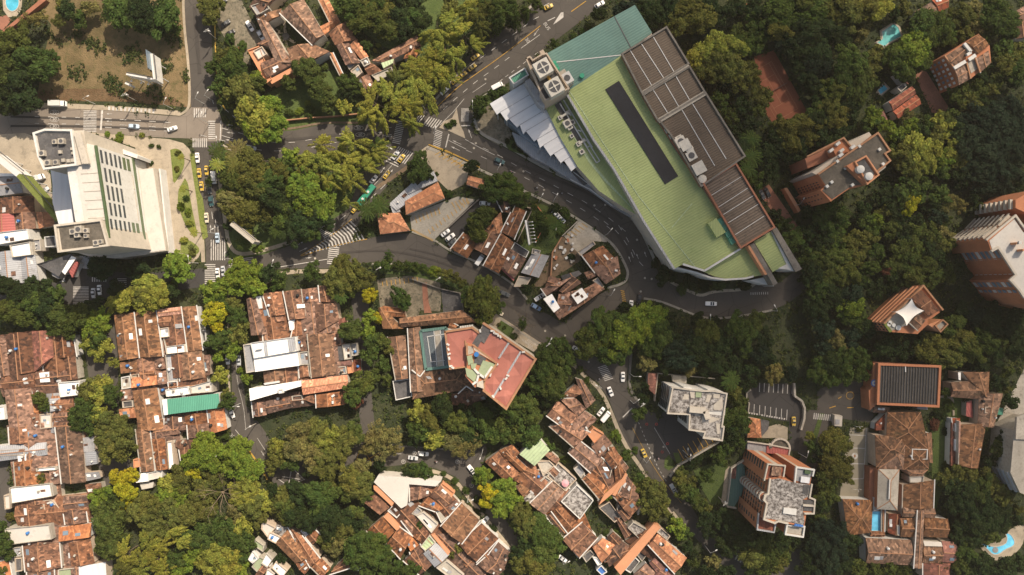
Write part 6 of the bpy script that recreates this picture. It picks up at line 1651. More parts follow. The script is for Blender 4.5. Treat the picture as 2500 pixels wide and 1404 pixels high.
# ===== sail-topped block
sb = thing('sail_block', 'brick block of garden terraces under a white stretched sail', 'apartment block')
SZ = 16.0
prism(sb, 'wall', 'brick', 'o', (690, 385, 800, 275, 870, 210, 1055, 40, 1065, 25, 1240, 250, 1225, 285, 1150, 340, 1110, 350, 1110, 400, 1015, 490, 760, 470), SZ)
prism(sb, 'terrace', 'paving_grey', 'o', (700, 385, 800, 285, 950, 165, 1060, 290, 900, 410, 760, 460), SZ + .15, SZ)
roof_quad(sb, 'tile_dark', 'h', pts('o', 950, 150, 1050, 70, 1215, 270, 1120, 325), SZ + 2.2, .8, wall='terracotta_paint', base=SZ); roof_quad(sb, 'tile_brown', 'v', pts('o', 935, 385, 1010, 300, 1090, 360, 1010, 455), SZ + 2, .5, wall='wall_cream', base=SZ)
parapet(sb, 'o', (690, 385, 800, 275, 870, 210, 1060, 30, 1240, 255), SZ, 1.0, .7, 'ridge_tile', closed=False)
prism(sb, 'hedge_strip', 'lawn_bright', 'o', (690, 390, 715, 380, 775, 465, 750, 475), SZ + .7, SZ)
prism(sb, 'side_stack', 'terracotta_paint', 'o', (1115, 400, 1245, 350, 1290, 395, 1220, 470), 12); prism(sb, 'stack_well', 'paving_grey', 'o', (1190, 420, 1250, 368, 1280, 395, 1225, 455), 12.1, 12); parapet(sb, 'o', (1175, 410, 1245, 355, 1290, 395, 1222, 468), 12, 1, .5, 'ridge_tile')
prism(sb, 'rear_terrace', 'tile_orange', 'o', (1060, 40, 1130, 110, 1240, 240, 1245, 255), 15.5)
for A_, B_ in (((690, 385), (1055, 40)),): 
    bands(sb, wpt(*A_, SZ, 'o'), wpt(*B_, SZ, 'o'), [4, 7, 10, 13], .9, .5, 'terracotta_paint', out=-1); facade(sb, wpt(*A_, SZ, 'o'), wpt(*B_, SZ, 'o'), 2.6, 5, 3, 8, 1.6, 1.0, 'glass', out=-1)
facade(sb, wpt(690, 385, SZ, 'o'), wpt(760, 470, SZ, 'o'), 2.6, 5, 3, 3, .9, 1.5, 'glass', out=1)
for x, y in ((742, 400), (788, 405), (833, 430), (752, 382)): c_ = W(px('o', x, y), SZ + .6); b = MB(); b.cyl((c_.x, c_.y, SZ + .15), .8 if x < 820 else 1.1, .6, 14); b.build('terrace_table', 'wall_white', sb, doUV=False)
sl = thing('shade_sail', 'white four-pointed stretched shade sail over the roof terrace', 'shade sail')
cn = [wpt(960, 155, SZ + 4.6, 'o'), wpt(1075, 268, SZ + 3, 'o'), wpt(910, 410, SZ + 4.2, 'o'), wpt(802, 280, SZ + 3, 'o')]
N = 12; vs = []
for i in range(N + 1):
    for j in range(N + 1):
        u, v = i / N, j / N; p = lerp(lerp(cn[0], cn[1], u), lerp(cn[3], cn[2], u), v); c0 = sum(cn, Vector((0, 0, 0))) / 4
        k = .24 * max(4 * u * (1 - u) * abs(2 * v - 1) ** 1.5, 4 * v * (1 - v) * abs(2 * u - 1) ** 1.5); q = lerp(p, c0, k); q.z = p.z - 1.0 * (4 * u * (1 - u)) * (4 * v * (1 - v)); vs.append(q)
mesh('canvas', vs, [(i * (N + 1) + j, (i + 1) * (N + 1) + j, (i + 1) * (N + 1) + j + 1, i * (N + 1) + j + 1) for i in range(N) for j in range(N)], 'canvas', sl, smooth=True)
b = MB(); [b.tube([(c.x, c.y, SZ), (c.x, c.y, c.z)], .09) for c in cn]; b.build('mast', 'metal_light', sl)

# ===== four-storey brick block, top right
fb = thing('grid_window_block', 'brick block with a grid of pale windows and ribbed brown roofs', 'apartment block')
prism(fb, 'wall', 'brick', 'e', (1270, 530, 1595, 322, 1700, 430, 1715, 595, 1520, 750, 1405, 812, 1365, 650), 13)
roof_quad(fb, 'tile_brown', 'h', pts('e', 1275, 535, 1450, 425, 1500, 500, 1365, 650), 14.2, .6, base=13); roof_quad(fb, 'tile_brown', 'h', pts('e', 1480, 400, 1595, 325, 1700, 430, 1590, 510), 14.2, .6, base=13)
roof_quad(fb, 'tile_brown', 'h', pts('e', 1370, 665, 1480, 600, 1525, 745, 1410, 810), 13.6, .5, base=13); roof_quad(fb, 'tile_brown', 'v', pts('e', 1570, 560, 1690, 480, 1712, 600, 1610, 690), 13.8, .5, base=13)
lines(fb, 'white_coping', 'wall_white', 14.6, ((1360, 650, 1470, 585), (1500, 570, 1565, 525)), 1.5, .6, 'e'); lines(fb, 'white_coping', 'wall_white', 15, ((1455, 415, 1520, 495), (1520, 500, 1480, 525)), 1.2, 1, 'e'); lines(fb, 'orange_coping', 'ridge_tile', 14.2, ((1480, 595, 1520, 750), (1560, 545, 1610, 690), (1270, 530, 1365, 650)), .6, .6, 'e')
prism(fb, 'roof_terrace', 'concrete', 'e', (1490, 590, 1560, 550, 1605, 640, 1525, 700), 13.3, 13)
facade(fb, wpt(1270, 530, 13, 'e'), wpt(1405, 812, 13, 'e'), 2.2, 4, 3.0, 6, 1.1, 1.4, 'glass_blue', out=1)
houses('''
> long red-brown house of wavy parapets beside the small hillside pool
er h 740 970 960 820 1000 890 780 1050 7.0
er h 780 1060 1000 900 1050 990 830 1130 6.6
er sb 620 1100 690 1050 740 1190 690 1170 5
en f 810 840 880 790 905 830 850 880 6.0
er st 800 700 860 690 930 800 870 790 5
''', 'hillside houses')
houses('''
> low brown house half under the trees at the top right
eb h 985 110 1150 20 1220 130 1010 160 6.0
er h 1150 0 1290 -40 1310 70 1220 120 6.4
> brown-roofed house cut by the upper right picture edge
et h 1940 110 2060 40 2080 190 1970 200 6.5
ed v 1920 210 2060 180 2080 360 1940 370 6.0
> tiny pyramid-roofed hut among the dark trees
do xv 1185 15 1280 40 1270 85 1180 110 4 1
''', 'hillside houses')
# ===== school
gym = thing('school_gym', 'school gym with a black corrugated roof framed in red brick', 'gymnasium')
prism(gym, 'wall', 'brick_dark', 'o', (640, 768, 1220, 795, 1205, 1180, 625, 1165), 9.6)
prism(gym, 'side_ramp', 'brick', 'o', (592, 765, 650, 775, 635, 1150, 560, 1215, 550, 1030, 580, 1000), 7.5)
sheet('corrugated_roof', pts('o', 652, 788, 1212, 808, 1192, 1162, 637, 1140), 'corrugated_dark', gym, z=9.9, ang=math.radians(-2)); parapet(gym, 'o', (640, 775, 1218, 797, 1200, 1175, 628, 1150), 9.6, 1.0, 1.0, 'brick')
lines(gym, 'roof_strut', 'bitumen', 10.2, [(665 + i * 26, 792 + i, 650 + i * 26, 1140 + i) for i in range(0, 21)], .22, .25, 'o'); lines(gym, 'cross_strut', 'metal_light', 10.3, ((898, 790, 900, 850),), .4, .2, 'o')
c_ = W(px('o', 605, 957), 7.5); b = MB(); b.cyl((c_.x, c_.y, 7.5), 1.6, .12, 28); o = b.build('round_emblem', 'blue_sheet', gym, doUV=False); b = MB(); b.cyl((c_.x, c_.y, 7.6), 1.15, .1, 28); b.build('emblem_disc', 'wall_white', o, doUV=False); b = MB(); b.cyl((c_.x, c_.y, 7.7), .35, .06, 28); b.build('emblem_mark', 'blue_sheet', o, doUV=False)
houses('''
> broad hipped brown roof crossing below the school gym
oh xh 0 0 0 0 0 0 0 0 1
'''.replace('oh xh 0 0 0 0 0 0 0 0 1', 'ob xv 730 1235 1045 1230 1130 1600 715 1540 8.0 2.0\nob st 590 1175 745 1185 735 1245 590 1240 5.5\nor sl 610 1340 725 1230 720 1404 605 1404 5.0\nog p 1010 1175 1110 1180 1110 1210 1010 1205 5\nob v 1040 1430 1150 1430 1160 1720 1090 1700 7.6'), 'school buildings')
houses('''
> pair of crossed hipped roofs with a white-edged wall by the sports court
tb xh 610 70 880 90 885 260 620 380 8.6 2.2
tb xh 800 110 900 160 880 400 640 390 8.2 1.4
> brown hipped roof with a small white-framed light court
tb xv 890 160 1145 180 1120 390 885 400 8.0 1.6
tc f 955 200 1105 205 1100 300 950 300 8.4
tb xh 900 395 1115 400 1060 470 940 460 7.4
> long brown gabled school wing beside the lawn
tb v 870 545 1175 500 1165 770 865 760 7.6 1.8
tc f 930 470 1070 455 1060 525 930 520 7
> tall narrow spine roof crossing the lower school wings
tb v 1010 790 1080 785 1055 1340 975 1335 9.4
tb h 870 760 1180 770 1180 860 870 850 8.0
> brown wings with white end walls below the school
tb h 850 865 1010 860 1000 1045 850 1040 7.6
tb h 1075 850 1305 870 1300 1050 1065 1040 7.2
tr v 740 820 880 820 860 1040 730 1000 5.5
tw f 810 925 870 930 860 1030 815 1020 6.5
> long brown gabled hall with a pale ridge edge
tb h 520 1050 960 1070 930 1310 525 1290 7.6 2.2
> brown gabled hall with a reddish end bay
tb h 1065 1120 1250 1130 1240 1290 1060 1290 7.4
tr h 1245 1080 1385 1090 1375 1290 1240 1280 7.0
tr v 1060 1290 1330 1295 1320 1430 1060 1430 6.8
tc sb 1070 1080 1240 1090 1240 1125 1070 1120 7
> wide speckled tile roof beside the blue roof pool
tb xh 300 680 590 690 575 1000 350 1030 6.6 2.0
tt h 575 985 700 985 700 1040 560 1035 6.0
tc f 590 660 640 680 640 780 590 790 6
tt v 670 780 705 780 700 985 668 985 6
''', 'school buildings')
gw = thing('white_hip_pavilion', 'greyish white hipped pavilion roof between the brown school roofs', 'pavilion', group='school buildings')
roof_quad(gw, 'concrete', 'xv', pts('t', 640, 395, 842, 400, 822, 790, 628, 775), 8.4, 2.0, wall='brick'); lines(gw, 'white_ridge', 'wall_white', 10.6, ((750, 495, 742, 680),), .5, .3, 't')
prism(gw, 'brick_side', 'brick_dark', 't', (560, 380, 640, 395, 628, 775, 555, 740), 5)
houses('''
> L-shaped brown-roofed block with yellow gutters above the school lawn
ob v 1440 850 1700 850 1690 1100 1590 1060 7.4 1.8
ob h 1330 950 1610 930 1600 1110 1330 1090 7.2 1.6
ob v 1600 1055 1830 1055 1740 1380 1590 1360 7.4 1.8
oR p 1480 1140 1530 1120 1540 1290 1475 1270 4
oc f 1650 1180 1725 1182 1720 1240 1645 1240 8.2
oT p 1750 1190 1830 1195 1825 1260 1755 1255 4
ow p 1400 855 1425 855 1425 930 1405 925 8
> long brown-roofed block with a yellow gutter and white bays
tb v 1410 -30 1670 -40 1590 390 1400 360 7.4 2.0
or v 1335 1290 1420 1290 1420 1404 1350 1404 5
tr sl 1330 -50 1370 -40 1400 350 1320 360 4.5
tw p 1370 -40 1390 -40 1385 40 1372 40 6
tw p 1368 110 1390 110 1385 220 1368 220 6
tk p 1408 -60 1425 -60 1415 240 1405 240 8.2
''', 'school buildings')
rb = thing('curved_white_block', 'white block with curved grey bands cut by the picture edge', 'building')
prism(rb, 'wall', 'concrete', 't', (1935, 30, 2150, -80, 2200, 700, 1990, 620, 1900, 430), 14); prism(rb, 'roof', 'concrete', 't', (1960, -100, 2150, -180, 2180, 120, 1950, 110), 15, 14)
prism(rb, 'brick_bay', 'brick', 't', (1870, 300, 1960, 290, 2100, 330, 2100, 470, 1930, 430, 1860, 420), 11)
bands(rb, wpt(1900, 430, 14, 't'), wpt(1990, 620, 14, 't'), [3, 6, 9, 12], 1.2, .6, 'metal_grey', out=1)

# ===== buildings at the far left and top left
houses('''
> long grey and white sheds behind the hotel's lower corner
fg h -40 350 190 330 220 510 -20 540 6.2
fw p -60 320 180 330 190 350 -40 355 6.8
fd v 0 560 320 540 330 700 0 720 5.4
fR v -60 720 130 705 150 880 -60 900 6.6
ft v 130 700 330 690 340 850 150 870 5.6
fo v 340 690 500 700 520 820 370 850 5
> white pitched house with glass rooflights beside the hotel
fw f -60 895 270 855 290 950 -40 1010 8.4
fw f 100 1010 295 975 310 1100 125 1125 8.0
fn f 430 930 530 920 545 1020 440 1030 6
fg f 290 960 390 950 400 1060 320 1070 5.4
> grey standing-seam house at the corner of the dark street
fm v -40 1080 190 1050 215 1370 -10 1340 6.2
fm v 195 1060 330 1090 370 1350 215 1370 6.4
fn st 360 1190 690 1090 560 1310 380 1200 5
fw p 590 1260 680 1110 725 1130 620 1290 5.4
> red-walled house with rounded corner below the hotel
fR sb 640 1230 720 1150 760 1180 700 1320 3.6
fg p 490 1270 600 1240 560 1330 500 1300 3.6
''', 'mixed roofs by the hotel')
sheet('tiled_parking', pts('f', 720, 1110, 860, 1110, 860, 1340, 560, 1360, 700, 1250), 'metal_grey', z=.05, ang=.4)

# ===== free-standing long signboards
def board(label, reg, a, b_, z0, z1, th=.5, mat='wall_white', struts=4, back='metal_dark', split=None, cat='billboard'):
    t = thing('billboard', label, cat); A, B = W(px(reg, *a), z1), W(px(reg, *b_), z1); A.z = B.z = 0
    d = (B - A).normalized(); n = Vector((-d.y, d.x, 0)) * th / 2; m = MB(); m.prism([A - n, B - n, B + n, A + n], z0, z1); m.build('panel', mat, t)
    m = MB()
    for k in range(struts):
        p = lerp(A, B, (k + .5) / struts)
        m.tube([(p.x, p.y, 0), (p.x, p.y, z0)], .22, 8)
    m.build('post', 'metal_light', t)
    m = MB(); m.bar((A.x + n.x * 2.2, A.y + n.y * 2.2, z1 - .2), (B.x + n.x * 2.2, B.y + n.y * 2.2, z1 - .2), .35, .2); m.build('catwalk', back, t)
    return t, A, B, d, n
t, A, B, d, n = board('tall white billboard on the dry slope, blue picture on its face', 'a', (1440, 510), (1468, 755), 6, 13, .9, 'wall_white', 2)
m = MB(); q = lerp(A, B, .3) - n * 1.05; m.box((q.x, q.y, 14), (8, .1, 5), math.atan2(d.y, d.x)); m.build('blue_print', 'glass_blue', t)
t, A, B, d, n = board('grey backed billboard with lamp arms beside the tall white one', 'a', (1200, 705), (1470, 755), 6, 11, .7, 'metal_light', 3)
for k in (0.1, .45, .7): p = lerp(A, B, k); m = MB(); m.bar((p.x, p.y, 8.2), (p.x - n.x * 6, p.y - n.y * 6, 8.2), .15); m.box((p.x - n.x * 6, p.y - n.y * 6, 8.3), (.9, .5, .3)); m.build('lamp_arm', 'wall_white', t)
t, A, B, d, n = board('small bent white sign on the dry slope', 'a', (1190, 790), (1250, 815), 2, 5, .8, 'wall_white', 1, cat='sign')
t, A, B, d, n = board('slender concrete-coloured billboard standing in the park triangle', 'g', (245, 805), (465, 985), 7, 14, 1.3, 'concrete', 3)
t, A, B, d, n = board('steel billboard with projecting lamp arms over the garden', 'h', (1105, 770), (1142, 1000), 6, 13, .7, 'metal_light', 2)
for k in range(7):
    p = lerp(A, B, .08 + k * .14); m = MB(); m.bar((p.x, p.y, 12), (p.x + 2.6, p.y + .2, 12), .12); m.box((p.x + 2.8, p.y + .2, 12.1), (.6, .4, .25)); m.build('lamp_arm', 'metal_light', t)
t, A, B, d, n = board('long faded multicoloured billboard running diagonally behind the hotel', 'f', (170, 340), (545, 770), 8, 16, 1.8, 'lawn_bright', 5)
t, A, B, d, n = board('wide pale billboard frame at the left edge behind the hotel', 'f', (-60, 150), (190, 350), 8, 15, 2.4, 'metal_light', 3)

# ===== pools and courts
def pool(label, poly, wmat, deck, z=.14, name='swimming_pool'):
    t = thing(name, label, 'pool')
    slab('pool_deck', deck, 0, z, 'paving_tan', t); slab('water', poly, 0.02, z + .03, wmat, t)
    c = [sum(p[i] for p in poly) / len(poly) for i in (0, 1)]
    w_ = world(poly, z + .1); b = MB()
    for i in range(len(w_)): b.bar(w_[i], w_[(i + 1) % len(w_)], .4, .15)
    b.build('coping', 'wall_cream', t); return t
cpl = [(30 + 17 * math.cos(t), 5 + 23 * math.sin(t)) for t in [math.pi * 2 * k / 20 for k in range(20)]]
pool('round blue pool at the upper left corner', cpl, 'pool_blue', Zp(5, -20, 55, -20, 52, 25, 40, 40, 20, 42, 8, 25))
sheet('terracotta_terrace', pts('a', -20, 160, 60, 145, 110, 190, 30, 290, -20, 270), 'paving_red')
t_ = thing('boundary_wall', 'long dark red boundary wall above the dry slope', 'wall'); prism(t_, 'wall', 'brick_dark', 'a', (-20, 330, 0, 350, 440, 0, 400, -20), 2.5)
pool('pale turquoise pool with a pointed corner among the hillside trees', pts('e', 790, 222, 835, 260, 862, 345, 740, 410, 700, 445, 620, 405, 680, 370, 672, 300), 'pool_turquoise', pts('e', 790, 205, 850, 255, 875, 350, 740, 425, 700, 460, 605, 405, 660, 370, 655, 290))
pool('small rectangular blue pool beside the wavy red house', pts('e', 690, 800, 735, 845, 660, 905, 635, 860), 'pool_blue', pts('e', 690, 775, 755, 840, 660, 925, 620, 880))
t_ = pool('free-form pool with a round grey spa at the lower right', smooth_line(pts('t', 1625, 1085, 1700, 1125, 1760, 1135, 1850, 1110, 1870, 1060, 1850, 1000, 1900, 1010, 1945, 1080, 1930, 1130, 1850, 1160, 1790, 1210, 1730, 1210, 1680, 1160, 1625, 1105), 1), 'pool_bright', smooth_line(pts('t', 1600, 1100, 1680, 1095, 1850, 1060, 1870, 990, 1960, 930, 2040, 920, 2030, 1080, 1980, 1170, 1880, 1240, 1750, 1275, 1680, 1220, 1610, 1140), 1))
c_ = W(px('t', 1755, 1165), .2); b = MB(); b.cyl((c_.x, c_.y, .1), 1.3, .2, 20); b.build('spa', 'grey_roof', t_)
prp = thing('roof_pool', 'long rectangular pool filled with bright blue water beside the speckled roof', 'pool')
slab('pool_wall', pts('t', 575, 790, 675, 790, 675, 992, 570, 990), 0, 4.2, 'wall_tan', prp); slab('water', pts('t', 585, 798, 668, 798, 666, 984, 578, 984), 4.2, 4.26, 'pool_bright', prp)
ct = thing('tennis_court', 'red clay tennis court hidden in the dark trees', 'tennis court')
sheet('clay_surface', pts('d', 1360, 590, 1500, 520, 1800, 1050, 1600, 1200, 1480, 1060), 'clay', ct, z=.18)
def court_lines(root, O, ux, uy, Lp, Wp, segs_, z, reg='z'):
    ps = []
    for a in segs_:
        p0 = (O[0] + ux[0] * a[0] * Lp + uy[0] * a[1] * Wp, O[1] + ux[1] * a[0] * Lp + uy[1] * a[1] * Wp); p1_ = (O[0] + ux[0] * a[2] * Lp + uy[0] * a[3] * Wp, O[1] + ux[1] * a[2] * Lp + uy[1] * a[3] * Wp)
        L = math.dist(p0, p1_); ps.append(rot_quad(((p0[0] + p1_[0]) / 2, (p0[1] + p1_[1]) / 2), (p1_[0] - p0[0]) / L, (p1_[1] - p0[1]) / L, L, .55))
    return mk_mesh('line_marking', ps, 'ridge_tile', root, z)
court_lines(ct, px('d', 1745, 1035), (-.485, -.875), (-.86, .51), 132, 58, ((0, 0, 1, 0), (0, .13, 1, .13), (0, .87, 1, .87), (0, 1, 1, 1), (0, 0, 0, 1), (1, 0, 1, 1), (.23, .13, .23, .87), (.77, .13, .77, .87), (.23, .5, .77, .5)), .22)
b = MB(); c1, c2 = W(px('d', 1640, 790), 1), W(px('d', 1400, 930), 1); b.bar(c1, c2, .08, .95); b.build('net', 'metal_dark', ct)
bc = thing('sports_court', 'grey sports court marked in white with a round centre emblem', 'sports court')
sheet('court_surface', Zp(2076, 1044, 2120, 1044, 2117, 1215, 2050, 1215, 2060, 1120), 'court_grey', bc, z=.17)
mk_mesh('line_marking', [pts('t', *q) for q in ((525, 0, 532, 0, 505, 485, 498, 485), (330, 188, 520, 195, 520, 203, 330, 196), (330, 337, 505, 342, 505, 350, 330, 345), (400, 485, 500, 482, 500, 490, 400, 493), (370, 65, 530, 72, 530, 79, 370, 72))], 'paint_white', bc, .2)
cc = px('t', 417, 270); sheet('centre_emblem', [(cc[0] + 8 * math.cos(t), cc[1] + 8 * math.sin(t)) for t in [math.pi * 2 * k / 20 for k in range(20)]], 'paint_white', bc, z=.21)
sheet('emblem_mark', [(cc[0] + 2.5 * math.cos(t), cc[1] + 3.5 * math.sin(t)) for t in [math.pi * 2 * k / 12 for k in range(12)]], 'ridge_tile', bc, z=.23)
for nm_, (x, y), sz in (('goal_frame', (420, 575), 3), ('goal_frame', (435, 1360 - 1380), 3)):
    c_ = W(px('t', x, y), 0); b = MB(); b.tube([(c_.x - 1.5, c_.y, 0), (c_.x - 1.5, c_.y, 2.6), (c_.x + 1.5, c_.y, 2.6), (c_.x + 1.5, c_.y, 0)], .08); b.bar((c_.x, c_.y, 2.6), (c_.x, c_.y - .9, 3.2), .12); o = b.build('goal_frame', 'wall_white'); AUTO.append((o, px('t', x, y), 'white tube goal frame on the sports court', 'goal', 'goal frames'))
gate = thing('school_gate', 'small flat-roofed gate booth between the school yard and sports court', 'gatehouse')
prism(gate, 'wall', 'wall_cream', 'o', (225, 1260, 300, 1270, 295, 1370, 225, 1365), 3); prism(gate, 'roof', 'grey_roof', 'o', (235, 1300, 275, 1305, 270, 1350, 232, 1350), 3.2, 3)
mk_mesh('court_marking', [rot_quad(px('o', x, y), a, b_, l, 2) for x, y, a, b_, l in ((205, 1185, .94, -.3, 16), (375, 1190, 1, -.05, 16), (483, 1070, .2, .98, 14), (275, 1095, .8, -.5, 10))], 'paint_yellow', ROADS['school_yard'])
ring('school_yard', px('o', 372, 1075), 9.5, 1.05, mat='paint_yellow')
gf = thing('garden_fountain', 'round stone fountain with crossing paths inside the mansion court', 'fountain')
c_ = W(px('b', 772, 352), 0); b = MB(); b.cyl((c_.x, c_.y, 0), 1.7, .7, 20); b.build('basin', 'dark_roof', gf)
lines(gf, 'path', 'paving_tan', .15, ((620, 240, 772, 352), (750, 170, 772, 352), (740, 380, 640, 250), (772, 352, 860, 410), (772, 352, 780, 460), (772, 352, 720, 400), (640, 250, 780, 530)), 1.2, .1, 'b')
# ------------------------------------------------------------------ trees
def rand_dirs(rs, n, up=0.0):
    v = rs.normal(size=(n, 3)); v[:, 2] += up; v /= np.linalg.norm(v, axis=1)[:, None]; return v
def leaf_cloud(name, P, N, size, rs, aspect=1.0, parent=None, along=None):
    """one small bent-free leaf face per point: P centres, N normals"""
    n = len(P); t = rs.normal(size=(n, 3)) if along is None else along + rs.normal(size=(n, 3)) * .35
    a = np.cross(N, t); a /= np.linalg.norm(a, axis=1)[:, None] + 1e-9; b = np.cross(N, a); b /= np.linalg.norm(b, axis=1)[:, None] + 1e-9
    s = size * rs.uniform(.6, 1.35, size=(n, 1)); A = a * s; B = b * s * aspect
    V = np.empty((n, 4, 3)); V[:, 0] = P - A * .9; V[:, 1] = P - B; V[:, 2] = P + A * .9; V[:, 3] = P + B
    me = bpy.data.meshes.new(name); me.vertices.add(n * 4); me.vertices.foreach_set('co', V.reshape(-1).astype(np.float32))
    me.loops.add(n * 4); me.loops.foreach_set('vertex_index', np.arange(n * 4, dtype=np.int32))
    me.polygons.add(n); me.polygons.foreach_set('loop_start', np.arange(0, n * 4, 4, dtype=np.int32)); me.polygons.foreach_set('loop_total', np.full(n, 4, dtype=np.int32))
    me.update(); me.validate(); me.materials.append(MATS['leaf']); return me
def crown_broad(seed, nl=34, per=150, lr=(.2, .34), flat=.62, size=.062, irregular=.12):
    rs = np.random.RandomState(seed); P = []; N = []
    ph = rs.uniform(0, 6.28, 3)
    for i in range(nl):
        d = rand_dirs(rs, 1, .35)[0]; az = math.atan2(d[1], d[0])
        R = .74 * (1 + irregular * math.sin(2 * az + ph[0]) + irregular * .8 * math.sin(3 * az + ph[1]) + rs.uniform(-.12, .1))
        if i % 4 == 0: R *= rs.uniform(.2, .75)
        c = d * R; c[2] = c[2] * flat; r = rs.uniform(*lr)
        q = rand_dirs(rs, per, .45); rr = r * (rs.uniform(.55, 1.08, size=(per, 1))); p = c + q * rr * np.array([1, 1, .8])
        nn = q * .9 + rs.normal(size=(per, 3)) * .55 + np.array([0, 0, .35]); P.append(p); N.append(nn)
    k = nl * per // 8; p = rand_dirs(rs, k, .1) * rs.uniform(.1, .7, size=(k, 1)); p[:, 2] = p[:, 2] * flat - .02; P.append(p); N.append(rs.normal(size=(k, 3)) + np.array([0, 0, .8]))
    P = np.concatenate(P); N = np.concatenate(N); N /= np.linalg.norm(N, axis=1)[:, None]
    return leaf_cloud('crown', P, N, size, rs)
def crown_bamboo(seed, npl=24, per=240):
    rs = np.random.RandomState(seed); P = []; N = []; AL = []
    for i in range(npl):
        az = rs.uniform(0, 6.283); d = np.array([math.cos(az), math.sin(az), 0]); R0 = rs.uniform(.0, .5); L = rs.uniform(.5, .75); h = .8 - R0 * 1.0 + rs.uniform(-.15, .15)
        u = rs.uniform(0, 1, size=(per, 1)) ** .8; wd = (.10 * np.sin(np.clip(u * 2.9 + .25, 0, 3.1))) + .015
        side = np.array([-d[1], d[0], 0]); dd = d + side * rs.uniform(-.5, .5); dd /= np.linalg.norm(dd)
        base = d * R0; base[2] = h
        off = rand_dirs(rs, per, .3) * wd; p = base + dd * u * L + np.array([0, 0, 1]) * (.12 * u - .34 * u * u) + off
        P.append(p); nn = off / (np.linalg.norm(off, axis=1)[:, None] + 1e-6) * .8 + rs.normal(size=(per, 3)) * .45 + np.array([0, 0, .5]); N.append(nn); AL.append(np.repeat(dd[None], per, 0))
    P = np.concatenate(P); N = np.concatenate(N); N /= np.linalg.norm(N, axis=1)[:, None]
    return leaf_cloud('crown', P, N, .042, rs, .45, along=np.concatenate(AL))
def crown_palm(seed, nf=15):
    rs = np.random.RandomState(seed); P = []; N = []; AL = []
    for i in range(nf):
        az = i * 6.283 / nf + rs.uniform(-.15, .15); d = np.array([math.cos(az), math.sin(az), 0]); s = np.array([-d[1], d[0], 0]); L = rs.uniform(.85, 1.05); dr = rs.uniform(.3, .75)
        for sg in (-1, 1):
            k = 34; u = np.linspace(.08, 1, k)[:, None]; p = d * u * L + np.array([0, 0, 1]) * (.28 * u - dr * u * u) + s * sg * (.085 * np.sin(u * 2.7 + .2)); P.append(p)
            N.append(np.repeat((np.array([0, 0, 1.]) + s * sg * .35)[None], k, 0) + rs.normal(size=(k, 3)) * .12); AL.append(np.repeat((d * .6 + s * sg)[None], k, 0))
    P = np.concatenate(P); N = np.concatenate(N); N /= np.linalg.norm(N, axis=1)[:, None]
    t = np.concatenate(AL); t /= np.linalg.norm(t, axis=1)[:, None]
    return leaf_cloud('crown', P, N, .055, rs, 1.9, along=np.cross(N, t) * 1.0 + 0) if False else leaf_cloud('crown', P, N, .05, rs, 1.9, along=np.cross(t, N))
def trunk_mesh(seed, spread=.55, n=5, h=1.0, r=.045, th=.62):
    rr = random.Random(seed); m = MB(); m.tube([(0, 0, 0), (.01, .01, h * .35), (0, .02, h * th)], [r * 1.25, r, r * .75], 8)
    for i in range(n):
        a = i * 6.283 / n + rr.uniform(-.3, .3); s = spread * rr.uniform(.7, 1.1)
        m.tube([(0, .02, h * (th - .12)), (math.cos(a) * s * .45, math.sin(a) * s * .45, h * (th + .1)), (math.cos(a) * s, math.sin(a) * s, h * (th + .2))], [r * .6, r * .4, r * .15], 6)
    me = bpy.data.meshes.new('trunk'); me.from_pydata(m.v, [], m.f); me.materials.append(MATS['trunk']); me.update(); return me
BROAD = [crown_broad(s, nl, per, lr, fl, sz, ir) for s, nl, per, lr, fl, sz, ir in ((1, 36, 150, (.2, .33), .62, .06, .1), (2, 46, 125, (.16, .26), .66, .055, .14), (3, 28, 190, (.24, .38), .58, .06, .1), (4, 60, 100, (.13, .22), .6, .05, .16), (5, 34, 150, (.18, .34), .7, .062, .2))]
DENSE = [crown_broad(11, 70, 90, (.14, .2), .75, .045, .05), crown_broad(12, 60, 100, (.15, .22), .8, .048, .07)]
BAMB = [crown_bamboo(21), crown_bamboo(22, 28, 200), crown_bamboo(23, 20, 280)]
PALM = [crown_palm(31), crown_palm(32, 18)]
LOOSE = [crown_broad(41, 30, 90, (.12, .3), .6, .045, .25), crown_broad(42, 26, 80, (.12, .28), .6, .045, .3)]
TRK = [trunk_mesh(s) for s in range(3)]; TPALM = trunk_mesh(9, .1, 0, 1.0, .035, 1.0)
COLS = dict(D=(0.025, 0.042, 0.012), G=(0.056, 0.086, 0.018), B=(0.135, 0.185, 0.024), O=(0.108, 0.115, 0.026), Y=(0.22, 0.23, 0.04), F=(0.30, 0.28, 0.018), T=(0.018, 0.033, 0.017), K=(0.155, 0.145, 0.048), E=(0.068, 0.088, 0.019), R=(0.13, 0.055, 0.035))
CNAME = dict(D='dark-green', G='mid-green', B='bright-green', O='olive', Y='yellow-green', F='yellow-flowering', T='bluish-dark', K='khaki', E='moss-green', R='reddish')
KNAME = dict(b=('rounded tree', 'broadleaf_tree', 'tree'), d=('dense domed tree', 'domed_tree', 'tree'), p=('palm with arching fronds', 'palm_tree', 'palm'), m=('feathery bamboo clump', 'bamboo_clump', 'bamboo'), l=('sparse airy tree', 'sparse_tree', 'tree'), s=('small leafy shrub', 'garden_shrub', 'shrub'))
GROUPS = dict(b='broadleaf trees', d='domed trees', p='palm trees', m='bamboo clumps', l='sparse trees', s='garden shrubs')
tn = [0]; TREES = []
def tree(p, r_px, kind, col, hgt=None):
    TREES.append((p, r_px, kind, col, hgt))
